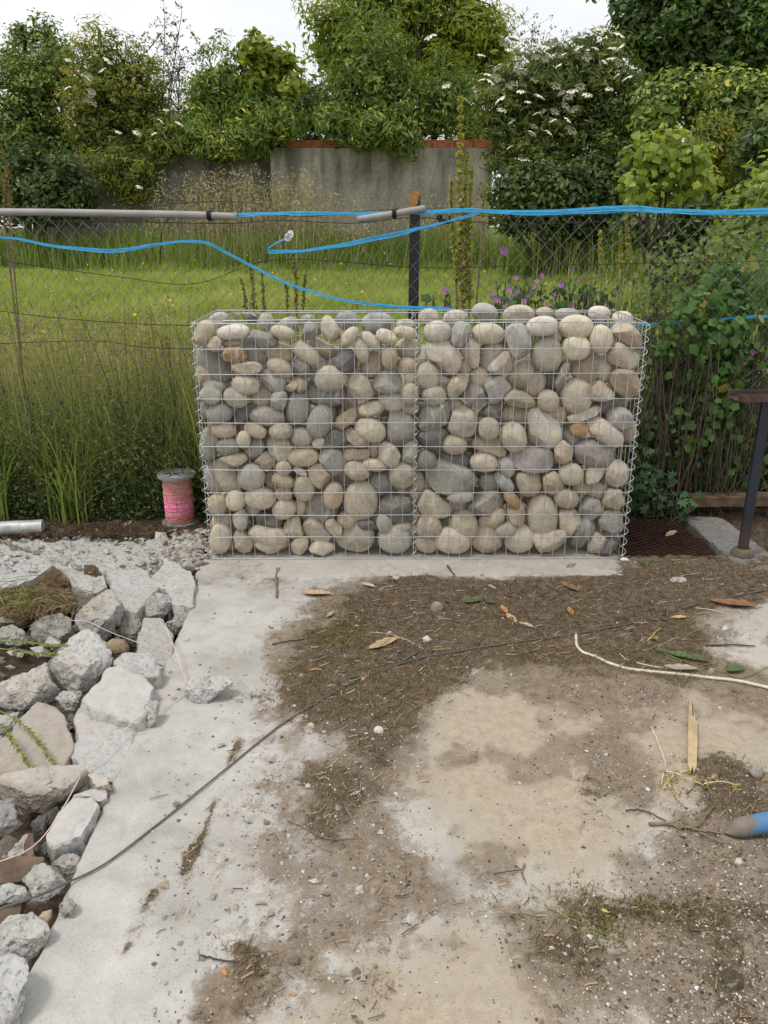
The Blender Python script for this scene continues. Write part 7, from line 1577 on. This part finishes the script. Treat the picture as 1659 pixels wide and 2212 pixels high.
k = pick(.003 + .14 * np.maximum(dr, ms) ** 2 * np.clip(.5 + fbm2(x, y, 3.5, 66), .1, 1.2) + .004 * sd, 24000, 4); m = len(k)
crumbs("grit", np.stack([x[k], y[k], zl[k] + .001], 1), r_.gamma(1.5, .0009, m) + .0008, M_GRIT, "fine grit and small stones strewn over the slab", 7, .7)
k = pick(.006 + .002 * sd + .0 * dr, 900, 5); k = k[x[k] < .0]; m = len(k)
crumbs("concrete_grit", np.stack([x[k], y[k], zl[k] + .0012], 1), r_.gamma(1.8, .0026, m) + .002, M_CRUMB, "scattered concrete crumbs on the clean strip of the slab", 8, .55)
k = pick(.028 * ms + .006 * dr * np.clip(fbm2(x, y, 4, 88) * 2.5, 0, 1) + .0003, 2600, 6); m = len(k); A = Acc()
a = r_.rand(m) * 3.14; L = (r_.gamma(2.2, .011, m) + .008) * np.clip(y[k] / 2.4, .45, 1.1); bend = r_.normal(0, .15, m)
dirv = np.stack([np.cos(a), np.sin(a), np.zeros(m)], 1); nrm = np.stack([-np.sin(a), np.cos(a), np.zeros(m)], 1); C0 = np.stack([x[k], y[k], zl[k] + .003], 1); w = r_.uniform(.0007, .0014, m)[:, None]
rows_ = []
for u in (-.5, 0, .5):
    cc = C0 + dirv * (L * u)[:, None] + nrm * (bend * L * (.25 - u * u))[:, None] + np.array([0, 0, .004]) * r_.rand(m)[:, None]
    rows_ += [cc - nrm * w, cc + nrm * w + np.array([0, 0, .0012])]
V = np.stack(rows_, 1).reshape(-1, 3); b6 = (np.arange(m) * 6)[:, None]; F = np.concatenate([b6 + np.array([[0, 1, 3, 2]]), b6 + np.array([[2, 3, 5, 4]])])
tag(build("needle_litter", V, F, leaf_mat("needle", [(0, (.06, .045, .03)), (.6, (.22, .165, .10)), (1, (.46, .37, .24))], .85, .1, .15), smooth_sh=False, attrs={'rnd': ('POINT', np.repeat(r_.rand(m), 6))}), "short straws and needles strewn over the dirty slab", "litter", None, "stuff")
# litter on the soil in front of the weeds
n2 = 4200; x2 = rs.uniform(-2.0, -.78, n2); y2 = 3.42 + abs(rs.normal(0, .13, n2)); z2 = np.maximum(ground_z(x2, y2), -.0) + .006; a = rs.rand(n2) * 3.14; L = rs.gamma(2.2, .013, n2) + .01
dirv = np.stack([np.cos(a), np.sin(a), rs.normal(0, .15, n2)], 1); nrm = np.stack([-np.sin(a), np.cos(a), np.zeros(n2)], 1); C0 = np.stack([x2, y2, z2 + rs.uniform(0, .012, n2)], 1); w = np.full((n2, 1), .0012)
V = np.stack([C0 - dirv * L[:, None] / 2 - nrm * w, C0 - dirv * L[:, None] / 2 + nrm * w, C0 + dirv * L[:, None] / 2 + nrm * w, C0 + dirv * L[:, None] / 2 - nrm * w], 1).reshape(-1, 3)
tag(build("needle_litter", V, (np.arange(n2) * 4)[:, None] + np.arange(4)[None], leaf_mat("brown_needle", [(0, (.03, .02, .014)), (.6, (.11, .072, .045)), (1, (.24, .17, .11))], .85, .1, .15), smooth_sh=False, attrs={'rnd': ('POINT', np.repeat(rs.rand(n2), 4))}), "brown needles and straws on the soil before the weeds", "litter", None, "stuff")
